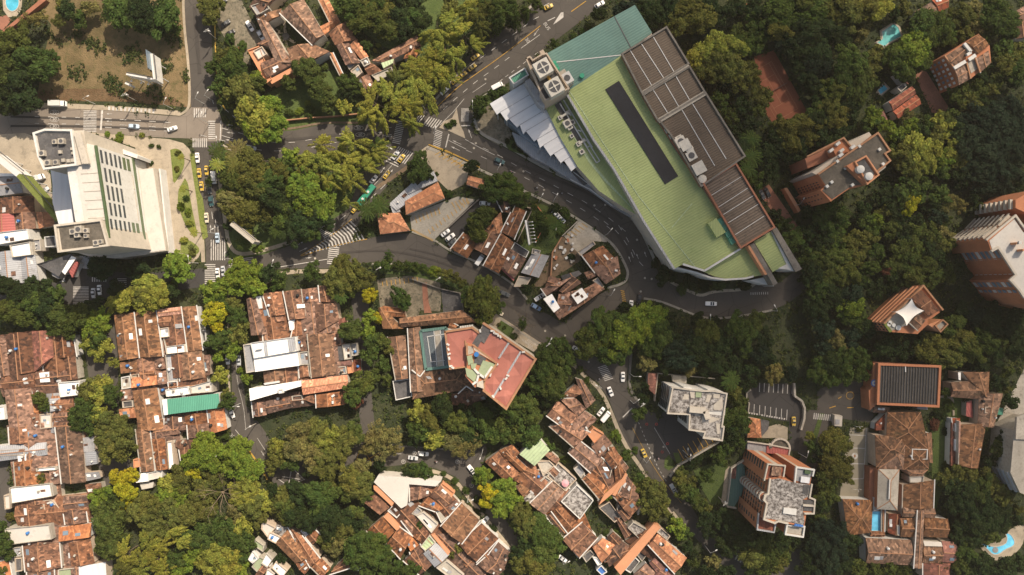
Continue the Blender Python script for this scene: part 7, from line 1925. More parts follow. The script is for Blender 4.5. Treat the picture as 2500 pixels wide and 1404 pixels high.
def build_tree(p, r_px, kind, col, hgt=None):
    tn[0] += 1; rr = random.Random(tn[0] * 13 + 5); desc, nm, cat = KNAME[kind]
    if col == 'F': nm = 'flowering_tree'
    if col == 'R': nm = 'reddish_tree'
    r = r_px * S
    Ht = hgt or {'b': min(15, 5 + r * 1.05), 'd': min(14, 4.5 + r * 1.05), 'p': 9, 'm': 13, 'l': min(13, 5 + r), 's': max(1.2, r * 1.3)}[kind]
    zc = Ht * (.72 if kind not in 'ps' else (1.0 if kind == 'p' else .45))
    c = W(p, zc); loc = (c.x, c.y, 0)
    me = rr.choice({'b': BROAD, 'd': DENSE, 'p': PALM, 'm': BAMB, 'l': LOOSE, 's': DENSE + BROAD[:2]}[kind])
    root = bpy.data.objects.new(nm, None); COL.objects.link(root); root.location = loc; root.rotation_euler = (0, 0, rr.uniform(0, 6.28))
    cr = bpy.data.objects.new('crown', me); COL.objects.link(cr); cr.parent = root
    sz = {'b': Ht * .42, 'd': Ht * .42, 'p': r * .75, 'm': Ht * .55, 'l': Ht * .42, 's': Ht * .6}[kind]
    st = rr.uniform(.8, 1.25)
    cr.scale = (r * st * 1.06, r / st * 1.06, max(sz, r * .5) if kind in 'bdl' else sz); cr.location = (0, 0, zc if kind not in 'ms' else Ht * (.45 if kind == 'm' else .35))
    base = COLS[col]; k = rr.uniform(.82, 1.2); h = rr.uniform(-.08, .08)
    cr.color = (base[0] * k * (1 + h), base[1] * k, base[2] * k * (1 - h), 1)
    if kind != 's':
        t = bpy.data.objects.new('trunk', TPALM if kind == 'p' else TRK[tn[0] % 3]); COL.objects.link(t); t.parent = root
        t.scale = (max(r, 3), max(r, 3), Ht if kind == 'p' else Ht * .92) if kind != 'p' else (5, 5, Ht)
    sizeword = 'huge' if r_px > 58 else 'large' if r_px > 40 else 'medium' if r_px > 26 else 'small'
    d_ = desc.replace('small leafy', 'leafy') if kind == 's' else desc
    tag(root, None, cat, GROUPS[kind]); AUTO.append((root, p, (f'yellow-flowering tree, {sizeword} crown' if col == 'F' else f'{sizeword} {CNAME[col]} {d_}'), cat, GROUPS[kind])); return root
def trees(txt):
    for ln in txt.strip().split('\n'):
        reg = ln.strip()[0]
        for it in ln.strip()[1:].split(';'):
            a = it.split()
            if len(a) < 5: continue
            tree(px(reg, float(a[0]), float(a[1])), float(a[2]) / (1 if reg == 'z' else 3.9), a[3], a[4], float(a[5]) if len(a) > 5 else None)
trees('''
a 120 450 200 b E;330 620 190 b G;60 700 190 b E;200 880 190 b D;60 950 150 b D;440 560 110 b G;640 100 100 b D;760 180 90 b G;600 60 80 b O;850 60 90 b K;1150 90 160 b G;1350 110 150 b D;1560 150 170 b G;1480 230 120 b D;1320 230 90 b G;1640 250 90 b G;1180 20 120 b D;1020 1275 30 s B;1130 1310 52 s B;880 1320 35 s Y;990 1340 32 s B;1350 1285 30 s Y;350 180 100 l K;230 240 80 l O;560 190 80 l O
b 70 100 130 b O;10 30 100 b O;60 640 70 b G;170 530 90 b O;270 580 110 b G;350 450 60 s G;240 370 60 s G;150 620 80 b G;190 760 80 b G;320 700 110 b G;120 840 80 b G;350 850 170 b O;430 780 130 b E;220 950 90 b E;470 1090 180 b Y;620 1010 110 b B;650 1230 130 b B;480 1220 130 b B;790 800 90 b E;960 650 130 b E;1050 720 110 b E;1080 840 110 b E;1150 900 100 b E;1180 990 90 b E;1380 800 120 d G;1350 880 90 d D;1320 1020 85 b Y;480 710 45 p B;980 985 35 s B;700 980 40 s K;900 1060 45 s B;800 1070 45 s G;1000 1075 60 s G;1080 1080 40 s G;1400 60 150 b G;1550 170 160 b E;1700 240 140 b E;1500 40 130 b O;1620 60 130 b G;1850 70 150 b D;1750 110 120 b O;1960 180 120 b G;1880 260 120 b D;1480 340 70 b D;1340 110 80 b G;1650 430 26 s Y;1620 480 22 s Y;1665 350 24 s Y;1540 440 60 b G
b 1620 980 190 m Y;1790 900 190 m Y;1900 1020 170 m Y;1560 1100 130 m Y;1960 1170 110 m Y;1720 1130 120 m Y;1980 680 150 m Y;1980 840 160 m Y;1830 780 130 m O
c 250 300 170 m Y;400 230 160 m Y;520 330 170 m Y;330 430 170 m Y;590 450 130 m Y;200 560 160 m Y;430 560 140 m Y;90 650 170 m Y;250 700 150 m Y;360 780 110 m Y;60 820 160 m Y;170 900 140 m Y;50 1000 120 m Y;640 150 140 m O;560 100 130 m Y;680 280 110 m O;20 1200 80 m Y;800 60 150 m G;900 120 150 m G;1020 60 140 m G;1130 110 90 m G;860 190 110 m G;1000 170 100 m G;740 80 110 m O;100 200 110 b D;50 60 100 b D;380 60 100 b O;690 20 90 b G;960 220 60 b D;1200 20 80 b E;650 1030 90 b G;690 960 70 b G;800 900 55 s G;880 860 50 s G;640 1100 45 s G;420 1165 35 s G;370 1195 35 s G;1800 130 75 d D;1380 420 60 l G;1560 340 35 s G;1700 250 30 s G;1640 290 30 s G
g 1120 60 120 m Y;1420 40 160 m Y;1240 120 130 m Y;1600 130 150 m Y;1080 200 160 m Y;1350 210 170 m Y;1520 280 150 m Y;1230 300 150 m Y;1400 400 140 m Y;1180 400 110 m Y;1380 620 80 m Y;1500 60 90 m O;820 170 100 b B;940 220 100 b Y;760 250 90 b G;700 300 110 b O;1640 60 90 m G;1000 330 110 b O
g 950 420 160 b B;1000 560 160 b B;1150 620 140 b B;880 480 110 b B;750 720 130 b G;950 800 150 b D;820 880 120 b D;980 890 110 b G;700 560 140 b D;850 640 120 b D;1100 760 130 b D;250 600 130 d K;350 700 140 b O;460 620 90 b O;300 120 120 p K;280 230 110 p O;120 130 90 p G;110 240 70 p Y;450 200 120 b O;530 330 120 b O;380 330 120 b O;600 400 130 b G;480 440 120 b O;300 400 110 b E;200 350 90 b E;620 250 80 b G;560 540 80 b G;430 530 90 b E;230 820 60 b D;420 900 50 l Y;510 1050 52 d B;370 990 70 p G;600 720 80 l O;680 870 70 p G;760 890 60 p D;570 830 70 b D;160 500 60 b E;40 400 50 l G
g 300 1230 110 b B;380 1330 130 b B;250 1330 90 b B;470 1240 90 b B;540 1300 80 b G;640 1270 100 b D;720 1330 90 b G;1030 1255 95 b G;1300 1200 110 b O;1420 1230 95 b O;1260 1340 130 b O;1400 1340 130 b O;1530 1320 100 b O;1710 1180 75 b G;1750 1100 50 l G;1640 1200 40 s G;1830 1210 60 s G;1930 1220 60 s G;2010 1230 50 s G;1540 670 95 p G;1660 630 100 p G;1520 850 50 s D;1580 840 40 s D;1540 780 40 s D
f 970 1220 120 b D;1290 1240 110 b D;1060 1180 60 b D;1690 1230 150 b B;1720 1150 100 b B;1410 1380 120 b Y;1720 170 30 p Y;1680 280 28 s O;1740 470 34 p Y;1720 640 45 s B;1790 690 40 s B;1800 800 40 s Y;1840 880 45 p Y;1770 560 34 s G;1690 130 28 s O;1750 960 40 s Y;1440 60 26 s G;1510 70 24 s G;1440 230 22 s G;1830 1080 40 s O
h 90 270 130 b G;40 230 80 b G;160 330 70 b D;590 260 75 d D;370 520 45 s G;800 400 90 b G;790 500 110 b G;930 420 110 b G;1000 530 120 b G;900 540 80 b D;1070 600 70 b G;730 480 60 b D;700 730 110 b E;640 850 110 b E;760 700 70 b O;1190 640 45 l G;1400 820 80 p G;1350 770 60 p G;1480 700 60 s G;1380 660 60 s D;1440 870 50 s G;1250 780 100 s G;1180 830 60 s G;1290 870 60 s G;1220 950 50 s G;1120 900 40 s G;1060 960 40 s O;1540 1120 40 s D;30 1210 60 b G;130 1230 50 s G;230 1260 60 s B;350 1290 70 b O;430 1320 60 b O;500 1370 45 s O;570 500 40 s G;260 330 20 s G;930 20 30 s D;1000 60 34 s D;1060 100 34 s D;1130 150 34 s D;1360 280 34 s G
l 60 90 110 b B;170 60 110 b B;300 30 110 b B;480 40 110 b B;90 290 120 b F;170 220 90 b G;280 220 90 b O;300 330 110 b G;110 400 70 b F;60 250 70 b Y;330 480 110 b O;220 540 110 b G;100 560 100 b G;120 700 65 b B;260 640 100 b B;150 880 90 b Y;220 1130 90 b G;210 1060 60 b O;400 910 60 b B;340 840 40 s B;670 40 60 b G;1250 30 120 b O;1300 110 80 p G;1400 60 80 b E;1570 120 80 b F;1860 150 110 d G;1570 330 80 b B;1650 340 55 b F;1400 440 120 b E;1560 480 90 b B;1600 560 100 b G;1680 560 90 b E;1560 700 90 b G;1700 780 80 b G;1510 960 130 b E;1420 1050 120 b G;1600 880 80 b E;1740 930 60 b E;1450 1150 60 b R;1380 500 60 s B;740 400 40 s G;770 480 30 s G;1760 650 60 b O;1440 730 30 s G;1390 800 26 s F;1900 160 70 b G
m 690 160 190 b E;600 120 110 b G;800 240 100 b G;1110 70 60 d D;1070 400 60 l G;990 510 40 s G;850 400 22 s O;900 430 20 s G;1340 570 60 l G;1440 620 110 b G;1300 720 120 b G;1480 760 110 b G;1250 860 120 b G;1430 880 120 b E;1210 980 110 b G;1360 1010 120 b E;1530 700 70 b G;1300 1120 70 b D;1620 830 40 s G;1690 930 35 s G;1060 1160 120 b E;1150 1240 120 b E;950 1200 120 b G;800 1180 110 b D;700 1280 120 b G;880 1330 110 b E;1040 1320 110 b G;560 1250 110 b D;450 1330 120 b E;300 1200 120 b D;180 1300 120 b O;80 1240 110 b Y;330 1100 80 b E;60 1380 100 b G;560 1380 90 b G;760 1390 100 b G;1700 560 150 b E;1820 420 160 b G;1980 520 170 b B;1880 660 130 b G;1960 380 130 b G
n 80 480 150 b G;240 300 120 b B;380 350 130 b B;250 450 150 b B;420 480 140 b G;330 600 130 b G;60 660 110 b G;520 360 90 b D;540 500 110 b D;700 530 100 b T;560 650 120 b T;650 740 130 b T;790 620 120 b D;880 480 120 b E;900 620 110 b D;970 740 120 b D;1050 560 110 b D;1180 380 110 b G;1330 360 110 b E;1250 500 130 b G;1420 520 110 b D;1220 650 90 b G;1120 430 80 b G;1370 660 110 b T;1480 720 110 b D;1120 800 110 b D;1300 830 90 b D;1520 870 100 d K;1680 860 75 d T;1110 930 90 p G;300 760 100 b K;500 800 80 b D;720 800 90 b K;850 820 90 b D;230 1240 80 b G;260 1110 60 b D;300 980 45 b D;240 880 40 s G;1170 1130 100 b E;1130 1280 120 b G;1230 1340 90 b G;1130 1030 80 b O;1300 940 70 b D;1240 980 60 b D;420 250 60 b D;640 60 60 s G;1000 30 50 s D;1260 30 50 s D;800 340 60 s D;950 360 60 s D;100 230 60 s D
o 60 60 120 b G;200 120 120 b D;380 130 120 b T;60 260 130 b D;120 430 120 b T;380 220 120 b B;430 350 110 b G;320 300 90 b G;380 520 110 b T;140 620 110 b T;520 440 100 b D;260 560 100 b K;430 690 110 b G;300 720 120 b G;180 760 120 b D;60 850 120 b G;350 860 110 b G;530 760 80 b G;700 620 110 b D;850 640 100 b D;1000 640 90 b D;480 860 90 b G;180 900 100 b G;1150 620 140 b O;1300 720 130 b O;1180 760 100 b G;1400 560 130 b O;1500 650 130 b E;1350 430 120 b E;1650 560 130 b G;1750 700 110 b D;1600 780 90 b D;1830 560 110 b E;1950 640 120 b D;1900 430 120 b D;1700 400 120 b D;1550 320 110 b T;1450 260 100 b D;1980 300 100 b D;1750 250 100 b D;1770 950 90 b D;1850 1000 60 b O;1900 1140 80 b D;1880 860 70 b E;1240 1250 70 s D;1320 1180 60 s G;1380 1300 50 s G;1180 1330 50 s R;1500 1150 60 s G;1280 1050 50 b G;600 60 110 b D;760 60 90 b D
d 150 120 140 b T;330 120 130 b D;500 60 120 b D;600 180 130 b O;720 80 140 b O;820 180 140 b O;560 220 100 b O;900 60 120 b D;1000 140 110 b D;930 450 150 b Y;1080 470 150 b Y;830 520 130 b Y;1000 620 160 b O;1120 640 150 b O;860 680 130 b O;1200 420 120 b G;1300 440 100 b G;1180 330 110 b E;1350 300 110 b G;1460 270 90 b D;1400 400 70 b G;1580 120 150 b G;1700 90 110 b D;1650 220 120 b G;1560 300 120 b O;1300 60 110 b D;1150 60 100 b D;1320 150 90 b G;1440 100 90 b D;1850 60 140 b E;1960 160 130 b D;1780 300 130 b D;1900 340 130 b D;1700 450 120 b D;1600 430 90 b T;1750 620 90 b D;1850 750 110 b D;1950 620 120 b T;1950 880 110 b D;1180 780 110 b O;1330 740 90 b O;1280 620 80 b O;1380 880 110 b O;1370 1030 90 b E;1440 940 80 b O;1080 780 110 b D;1000 950 90 b G;1110 1100 90 b E;1020 1060 60 b G;1220 1000 90 b D;1300 1200 100 b D;1300 1330 90 p G;1650 1280 140 b O;1780 1200 130 b O;1860 1280 110 b O;1560 1200 100 b E;1700 1370 110 b D;1520 1340 110 b D;1930 1080 110 b G;1980 970 90 b E;1150 1240 80 b D;1000 780 60 b O
i 1300 160 100 p G;1270 280 90 p G;1240 50 90 p D;1430 150 110 b D;1500 210 90 b D;1230 330 70 b O;1350 390 90 b G;1480 330 90 b D;1600 100 110 b D;1700 180 90 b D;1560 20 110 b D;1780 60 100 b D;1330 520 60 b D;1530 710 60 b D;1600 800 80 b G;1700 930 120 b G;1650 1010 110 b G;1760 1020 90 b D;1860 1130 110 b G;1960 1040 90 b E;1900 1280 120 b D;1990 1200 100 b G;1830 900 90 b D;1930 780 80 b D;1850 700 80 b D;480 1300 100 b D;560 1180 60 s D;390 1180 50 s D;360 1020 40 s G;290 880 35 s G;700 1350 80 b D;850 1390 60 s D;1000 1390 60 s G;1230 1380 60 s D;1810 1330 60 b D
''')
trees('''
e 60 100 150 b G;200 60 150 b O;340 150 150 b O;480 80 140 b O;620 80 120 b Y;700 50 100 b Y;880 80 90 b O;800 120 70 b D;540 240 70 b K;490 350 70 b K;290 380 130 b D;100 300 140 b D;60 500 130 b D;400 570 160 b G;300 700 150 b G;560 640 110 b O;600 510 85 b O;450 820 150 b E;570 780 75 b E;200 860 130 b E;380 950 130 b D;170 1060 130 b O;260 1120 120 b O;60 1160 120 b D;100 1300 110 b D;380 1140 110 b D;250 1260 100 b D;590 1110 100 b B;550 1180 90 b G;800 540 120 b G;960 480 160 b B;1020 560 120 b G;850 600 140 b G;720 490 60 b O;880 700 110 b D;1080 230 140 b G;1230 260 140 b G;1130 340 130 b G;1300 350 90 b G;1020 300 110 b G;1420 140 120 b O;1550 110 110 b K;1560 240 110 b K;1470 290 110 b O;1400 380 70 b O;1740 120 150 b G;1850 220 130 b G;1720 300 110 b G;1900 330 90 b G;1830 480 110 b G;1950 520 110 b O;1860 620 120 b O;1980 680 120 b G;1780 740 100 b E;1900 760 100 b D;1700 640 70 b D;1560 850 110 b E;1400 900 110 b E;1640 760 90 b D;1500 970 110 b O;1300 1120 100 b E;1700 860 80 b O;1640 980 90 b D;1600 1100 130 b T;1760 1080 130 b T;1900 1040 130 b T;1700 1250 140 b T;1860 1220 150 b T;1990 1180 120 b T;1980 1350 120 b T;1560 1300 130 b T;1220 1140 110 b Y;1080 1180 90 b G;960 1200 90 b B;700 1190 80 b B;780 1260 100 b B;830 1340 90 b G;1270 1230 100 b Y;1180 1300 110 b O;1040 1250 90 b D;980 1350 80 b Y;940 640 90 b G;1450 1160 100 b T;1400 1270 110 b D;900 1100 70 b K
j 1000 60 140 b Y;1120 100 130 b Y;900 130 130 b O;1080 220 130 b Y;950 280 120 b O;820 200 90 b O;1260 180 110 b B;1350 110 110 b Y;1400 220 90 b O;1250 300 90 b G;1500 80 130 b T;1650 160 140 b T;1800 120 140 b T;1950 150 130 b T;1580 300 130 b T;1750 320 130 b T;1900 320 120 b T;1650 430 110 b T;1820 450 100 b T;1960 430 90 b D;1420 370 100 b D;930 440 110 b G;1020 500 110 b G;880 540 110 b G;950 620 100 b F;1080 430 80 b G;1220 540 110 b G;1150 640 80 b D;200 700 140 b G;120 800 120 b G;260 800 110 b G;520 760 90 b G;640 790 90 b B;580 850 80 b G;480 680 90 b D;700 700 80 b O;770 870 100 b E;880 900 100 b D;1000 890 110 b E;1140 900 110 b E;1260 920 90 b K;1300 1000 90 b O;380 960 110 b O;250 960 100 b G;540 970 100 b O;620 1080 90 b G;120 980 110 b D;100 1150 120 b E;250 1130 120 b E;400 1120 110 b O;560 1230 90 d G;480 1330 90 b G;160 1320 120 b E;330 1290 120 b E;850 1060 110 b E;980 1040 110 b E;1120 1060 110 b D;780 1190 110 b E;920 1190 120 b E;1080 1200 120 b E;1230 1160 110 b D;1280 1280 110 b E;1130 1320 120 b E;960 1330 120 b E;800 1330 100 b D;1400 1240 90 b D;720 1250 60 b R;1330 600 90 l K;1420 640 80 l K;1200 740 90 b T;1300 780 60 l E;1560 560 60 b D;1600 650 50 b G;740 560 110 b D;620 560 80 b D;800 700 80 b D;700 460 60 b D;60 600 90 b D;850 780 70 b D;1000 780 80 b D
k 60 30 120 b D;170 130 120 b D;320 80 120 b D;430 60 100 b D;300 180 120 b G;550 130 110 b G;60 250 130 b E;180 300 120 b E;310 330 110 b G;430 250 120 b D;560 320 130 b E;700 330 130 b E;640 440 110 b E;500 430 90 b G;870 330 90 b B;960 330 100 b B;850 430 100 b B;970 430 110 b B;930 550 110 b G;850 600 90 b Y;1000 600 90 b Y;950 700 70 b Y;1080 770 60 l Y;960 180 60 b D;870 240 80 b D;1180 170 130 b Y;1090 230 80 b Y;1350 100 120 b O;1480 120 130 b Y;1380 200 110 b Y;1430 20 100 b O;1100 50 90 b D;1640 80 80 b D;1500 60 80 b O;880 1000 110 b O;960 960 100 b Y;800 1060 100 b O;930 1080 110 b Y;1060 1070 110 b G;820 1180 110 b G;760 1250 110 b G;880 1260 100 b G;960 1270 100 b Y;1080 1330 120 b O;740 1340 90 b G;380 1110 75 d E;420 1180 60 d E;970 1360 90 b O;1650 20 60 s B;1550 1230 50 s G;440 20 60 b D
p 1100 80 170 b O;1080 170 160 d O;1000 60 90 b O;1180 220 110 b O;860 30 60 b G;1140 480 90 b F;1250 450 80 b F;1180 570 90 b F;1240 620 80 b F;1200 720 60 b F;990 620 90 b B;920 680 80 b B;1060 650 80 b G;1100 760 110 b E;960 800 110 b E;1000 920 130 b E;1120 900 110 b E;1010 1050 130 b E;1110 1020 110 b E;1050 1160 120 b E;960 1120 90 b E;1380 720 130 b O;1330 830 130 b O;1450 830 120 b O;1600 540 100 b Y;1580 620 90 b B;1530 690 90 b B;1700 620 90 b B;1750 700 90 b B;1700 460 110 b O;1850 420 80 b F;1750 520 100 b O;1900 560 100 b O;1950 640 110 b O;1860 700 100 b O;1960 180 130 b B;1900 280 130 b B;1800 330 90 b B;1650 820 130 b O;1800 820 130 b O;1950 800 120 b O;1500 960 120 b O;1640 960 120 m Y;1430 1080 130 m Y;1560 1100 140 m Y;1720 1060 130 m Y;1840 1080 120 b G;1900 1160 110 b B;1200 1200 130 m Y;1340 1230 130 m Y;1480 1260 140 m Y;1200 1320 130 m O;1360 1340 140 m Y;1550 1350 120 m Y;1680 1250 110 b G;1800 1280 90 b B;1900 1240 90 b Y;1980 1280 100 b Y;1700 1360 90 b B;2000 1120 100 b G;1950 960 110 b G;1990 450 90 b O;30 1080 100 b G;60 1180 90 b G;400 480 50 l O;20 960 90 b G;20 1370 60 b O;100 850 50 s O
q 60 200 120 b B;80 330 120 b B;300 220 150 b B;330 320 150 b B;420 400 120 b B;230 380 110 b B;160 90 60 s G;40 560 100 l O;130 520 110 l O;430 520 120 b Y;330 570 110 b Y;380 660 120 b Y;520 640 100 b Y;560 720 90 b Y;440 760 120 b O;500 860 100 b O;300 800 110 l K;60 850 110 b G;120 960 110 b G;30 990 100 b D;240 950 110 b G;380 920 110 b Y;350 1040 110 b G;250 1100 110 b G;150 1060 90 b G;120 1230 130 b Y;230 1280 130 b Y;330 1200 110 b G;60 1350 110 b Y;340 1340 80 b B;420 1100 80 b G;640 200 90 b O;700 160 80 b Y;660 320 80 b O;730 280 90 b O;900 80 150 b K;1050 60 150 b O;1000 200 140 b K;1180 120 140 b Y;1130 260 120 b O;870 200 120 b K;1250 220 120 b O;1350 120 130 b O;1430 60 110 b E;1020 330 100 b K;1130 380 110 b O;1200 400 90 b O;820 320 100 b G;640 400 60 b O;1600 100 130 l K;1750 90 130 l K;1700 200 110 l K;1800 210 80 l K;1540 200 80 l K;1660 370 70 b D;1980 420 90 b D;2060 400 70 b D;1500 380 100 b K;1400 480 130 b O;1480 560 130 b O;1370 610 110 b E;1530 640 90 b E;1060 640 130 b G;1150 620 120 b G;1100 740 120 b G;1170 550 90 b O;720 650 100 b O;780 760 110 b E;680 760 80 b O;750 860 90 b O;900 700 100 b D;850 560 80 b D;650 590 70 b D;900 850 120 b D;1030 880 120 b D;1180 830 120 b D;1320 850 110 b D;1430 800 90 b E;1200 950 120 b D;1330 980 110 b O;1180 1070 100 b O;1280 1080 90 l K;1210 1160 90 l K;1450 930 70 b D;1400 1080 110 b G;1500 1100 130 b G;1600 1140 130 b G;1450 1220 120 b G;1580 1250 130 b G;1700 1220 110 b G;1560 1350 110 b G;1720 1340 90 b G;1850 1360 100 b G;1980 1340 90 b G;730 1240 55 b D;620 680 60 b E;990 440 60 b D
r 60 120 80 b D;230 110 110 b Y;150 30 110 b G;420 130 120 l K;500 190 120 l K;560 90 100 b D;750 60 110 b G;870 60 110 b G;1000 40 110 b E;1160 60 120 b G;480 60 100 b D;330 40 100 b E;640 130 80 l K;50 410 80 d G;150 420 90 d G;320 440 32 s G;430 510 36 s G;540 600 42 s G;700 460 100 b B;640 490 60 b G;760 600 90 b F;750 690 80 b F;880 590 120 b B;960 660 110 b B;880 760 110 b B;1070 830 120 b O;1120 920 120 b O;1040 900 90 b E;1250 950 120 b G;1200 1050 130 b G;1330 1060 130 b G;1380 1150 110 b G;1250 1180 130 b E;1100 1130 110 b D;1180 1290 130 b O;1050 1280 110 b O;1290 1310 100 b O;1010 1200 80 b D;1380 1200 60 b B;460 1170 60 b O;410 1210 40 b O;660 690 50 s D;640 820 50 s D;700 790 30 s D;790 960 45 s D;1340 200 60 b G;1300 130 40 s G;1480 310 50 s G;1620 830 40 s B;1900 1010 50 s G;2000 1000 60 s G;1680 560 30 s G;1870 640 60 b B;30 1370 60 b G;80 920 50 b G;1950 60 40 s B;520 740 40 s D
s 280 560 100 b O;380 620 120 b O;320 720 110 b O;440 740 110 b O;400 820 90 b O;240 490 60 b G;620 950 110 b B;680 1010 70 b G;540 880 50 b G;620 480 80 b O;660 600 90 b E;720 520 70 b O;740 640 90 b G;820 720 80 b E;860 760 70 b O;640 420 60 b E;720 360 60 s D;800 310 50 s D;900 260 50 s D;870 470 80 b G;1000 280 90 b G;1080 220 80 b G;1150 60 90 b D;1200 140 70 b G;1080 120 70 b D;1180 10 80 b G;850 880 90 b D;960 870 90 b D;1060 840 90 b D;900 980 80 b D;1180 980 130 b D;1100 1120 130 b D;1260 1080 130 b D;1400 1060 130 b E;1450 1180 130 b E;1340 1220 130 b O;1560 1100 120 b D;1620 1190 100 b E;1550 1290 110 b O;1420 1320 100 b E;1300 1330 90 b D;950 1300 100 b K;880 1380 90 b D;1060 1370 90 b D;1700 1100 90 b D;700 1130 60 b D;750 1200 50 b D;640 1250 60 s D;1880 180 70 b G;1860 80 50 b Y;1960 250 100 b D;2000 480 90 b D;1970 700 90 b E;1990 900 100 b E;1900 900 60 b D;1900 1060 90 b D;1980 1200 110 b D;1850 1200 90 b D;1820 1330 90 b D;1960 1360 90 b D;120 260 60 s G;200 220 35 s G;40 100 40 s B;750 1300 60 b E
t 200 120 120 b O;300 160 90 b O;180 250 120 b O;320 330 90 b O;230 400 120 b O;320 470 90 b O;150 500 110 b E;160 640 110 b E;80 760 110 b D;150 980 130 b T;260 1010 110 b T;80 1130 130 b T;250 1160 120 b T;380 1100 110 b D;150 1280 120 b T;300 1300 110 b D;440 1340 100 b E;600 1350 90 b E;760 1340 90 b E;880 1370 80 b E;1280 470 90 b O;1400 430 90 b O;1520 480 110 b O;1650 460 90 b O;1350 560 100 b D;1480 620 120 b D;1620 580 120 b E;1750 560 100 b O;1830 660 110 b O;1650 720 120 b D;1500 780 120 b D;1360 720 100 b D;1800 800 110 b D;1560 900 120 b D;1700 900 120 b D;1440 940 100 b D;1700 1020 110 b E;1550 1060 110 b D;1830 920 80 b D;1400 1080 90 b D;1480 1180 110 b G;1600 1280 110 b D;1420 1300 110 b E;1700 1350 100 b D;1850 1330 110 b D;1980 1290 90 b D;1850 100 90 b D;1780 200 90 b E;1870 280 80 b E;1700 320 70 b D;1950 900 70 b D;1500 1370 90 b D;1240 1320 60 b D;1180 0 40 s R;1280 40 40 s D;470 10 40 s O;820 560 40 s D;1300 360 50 s G;1250 540 40 s Y;1960 780 60 b O
''')

# the trees that show largest are things; past 300 of a kind the rest are one canopy mass
def _buried(i):
    p, r = TREES[i][:2]; n = 0
    for j, t in enumerate(TREES):
        if j != i and t[1] > r and math.dist(p, t[0]) < t[1] * .45: n += 1
    return n
idx = [i for i, t in enumerate(TREES) if t[2] == 'b' and t[3] not in 'FR']
inframe = lambda p: -10 < p[0] < 2510 and -10 < p[1] < 1414
score = {i: TREES[i][1] * (1 if inframe(TREES[i][0]) else .3) * (.75 ** _buried(i)) for i in idx}
idx.sort(key=lambda i: -score[i]); MASS = set(idx[290:])
for i, t in enumerate(TREES):
    if i not in MASS: build_tree(*t)
# ---- canopy mass and undergrowth: crowns nobody could count
def crown_light(seed): return crown_broad(seed, 26, 56, (.2, .33), .62, .085, .12)
def mesh_arrays(me):
    v = np.empty(len(me.vertices) * 3, dtype=np.float32); me.vertices.foreach_get('co', v); return v.reshape(-1, 3)
def leaf_mass(name, chunks, cols, kind='stuff'):
    V = np.concatenate(chunks); n = len(V) // 4; me = bpy.data.meshes.new(name)
    me.vertices.add(n * 4); me.vertices.foreach_set('co', V.reshape(-1).astype(np.float32)); me.loops.add(n * 4); me.loops.foreach_set('vertex_index', np.arange(n * 4, dtype=np.int32))
    me.polygons.add(n); me.polygons.foreach_set('loop_start', np.arange(0, n * 4, 4, dtype=np.int32)); me.polygons.foreach_set('loop_total', np.full(n, 4, dtype=np.int32)); me.update()
    at_ = me.attributes.new('tint', 'FLOAT_COLOR', 'FACE'); at_.data.foreach_set('color', np.concatenate(cols).reshape(-1).astype(np.float32))
    me.materials.append(MATS['leaf_mass']); o = bpy.data.objects.new(name, me); COL.objects.link(o); o['kind'] = kind; return o
LIGHT = [mesh_arrays(crown_light(s)) for s in (71, 72, 73, 74)]
ch = []; cl = []
for i in sorted(MASS):
    p, r_px, kind, col, hgt = TREES[i]; rr = random.Random(i * 7 + 1); r = r_px * S; Ht = min(14, 4.5 + r * 1.0); zc = Ht * .7; c = W(p, zc)
    V = LIGHT[rr.randrange(4)].astype(np.float64); a = rr.uniform(0, 6.28); R = np.array([[math.cos(a), -math.sin(a), 0], [math.sin(a), math.cos(a), 0], [0, 0, 1]])
    V = V @ R.T * np.array([r * 1.06, r * 1.06, Ht * .42]) + np.array([c.x, c.y, zc]); ch.append(V)
    b_ = COLS[col]; k = rr.uniform(.8, 1.2); cl.append(np.tile(np.array([b_[0] * k, b_[1] * k, b_[2] * k, 1]), (len(V) // 4, 1)))
o = leaf_mass('tree_canopy', ch, cl); o['label'] = 'continuous canopy of smaller tree crowns filling the gaps between larger trees'
# undergrowth wherever nothing is paved or built
def inside(P, poly):
    x, y = P[:, 0], P[:, 1]; r = np.zeros(len(P), bool); n = len(poly)
    for i in range(n):
        x1, y1 = poly[i]; x2, y2 = poly[(i + 1) % n]
        if y1 == y2: continue
        r ^= ((y1 > y) != (y2 > y)) & (x < (x2 - x1) * (y - y1) / (y2 - y1) + x1)
    return r
rs = np.random.RandomState(5); NP = 30000
P = np.stack([rs.uniform(-245, 245, NP), rs.uniform(-145, 145, NP)], 1); ok = np.ones(NP, bool)
for poly in OCC: ok &= ~inside(P, poly)
P = P[ok]
lot = world(Zp(110, 60, 250, 20, 440, 30, 455, 100, 462, 250, 300, 238, 100, 230, 135, 130)); Q = np.stack([rs.uniform(lot[0].x - 5, lot[3].x + 5, 2600), rs.uniform(80, 131, 2600)], 1)
nz_ = np.sin(Q[:, 0] * .35 + 2 * np.sin(Q[:, 1] * .22)) + np.sin(Q[:, 1] * .41 + Q[:, 0] * .13) + rs.normal(size=2600) * .5
Q = Q[inside(Q, [(q.x, q.y) for q in lot]) & (nz_ > .9)]; P = np.concatenate([P, Q]); clump = np.array([[-1, 0, 0], [0, -1, 0], [1, 0, 0], [0, 1, 0]], dtype=float)
k = 9; n = len(P) * k; C = np.repeat(P, k, 0) + rs.normal(size=(n, 2)) * .55; h = np.repeat(rs.uniform(.3, 1.5, len(P)), k) * rs.uniform(.3, 1, n)
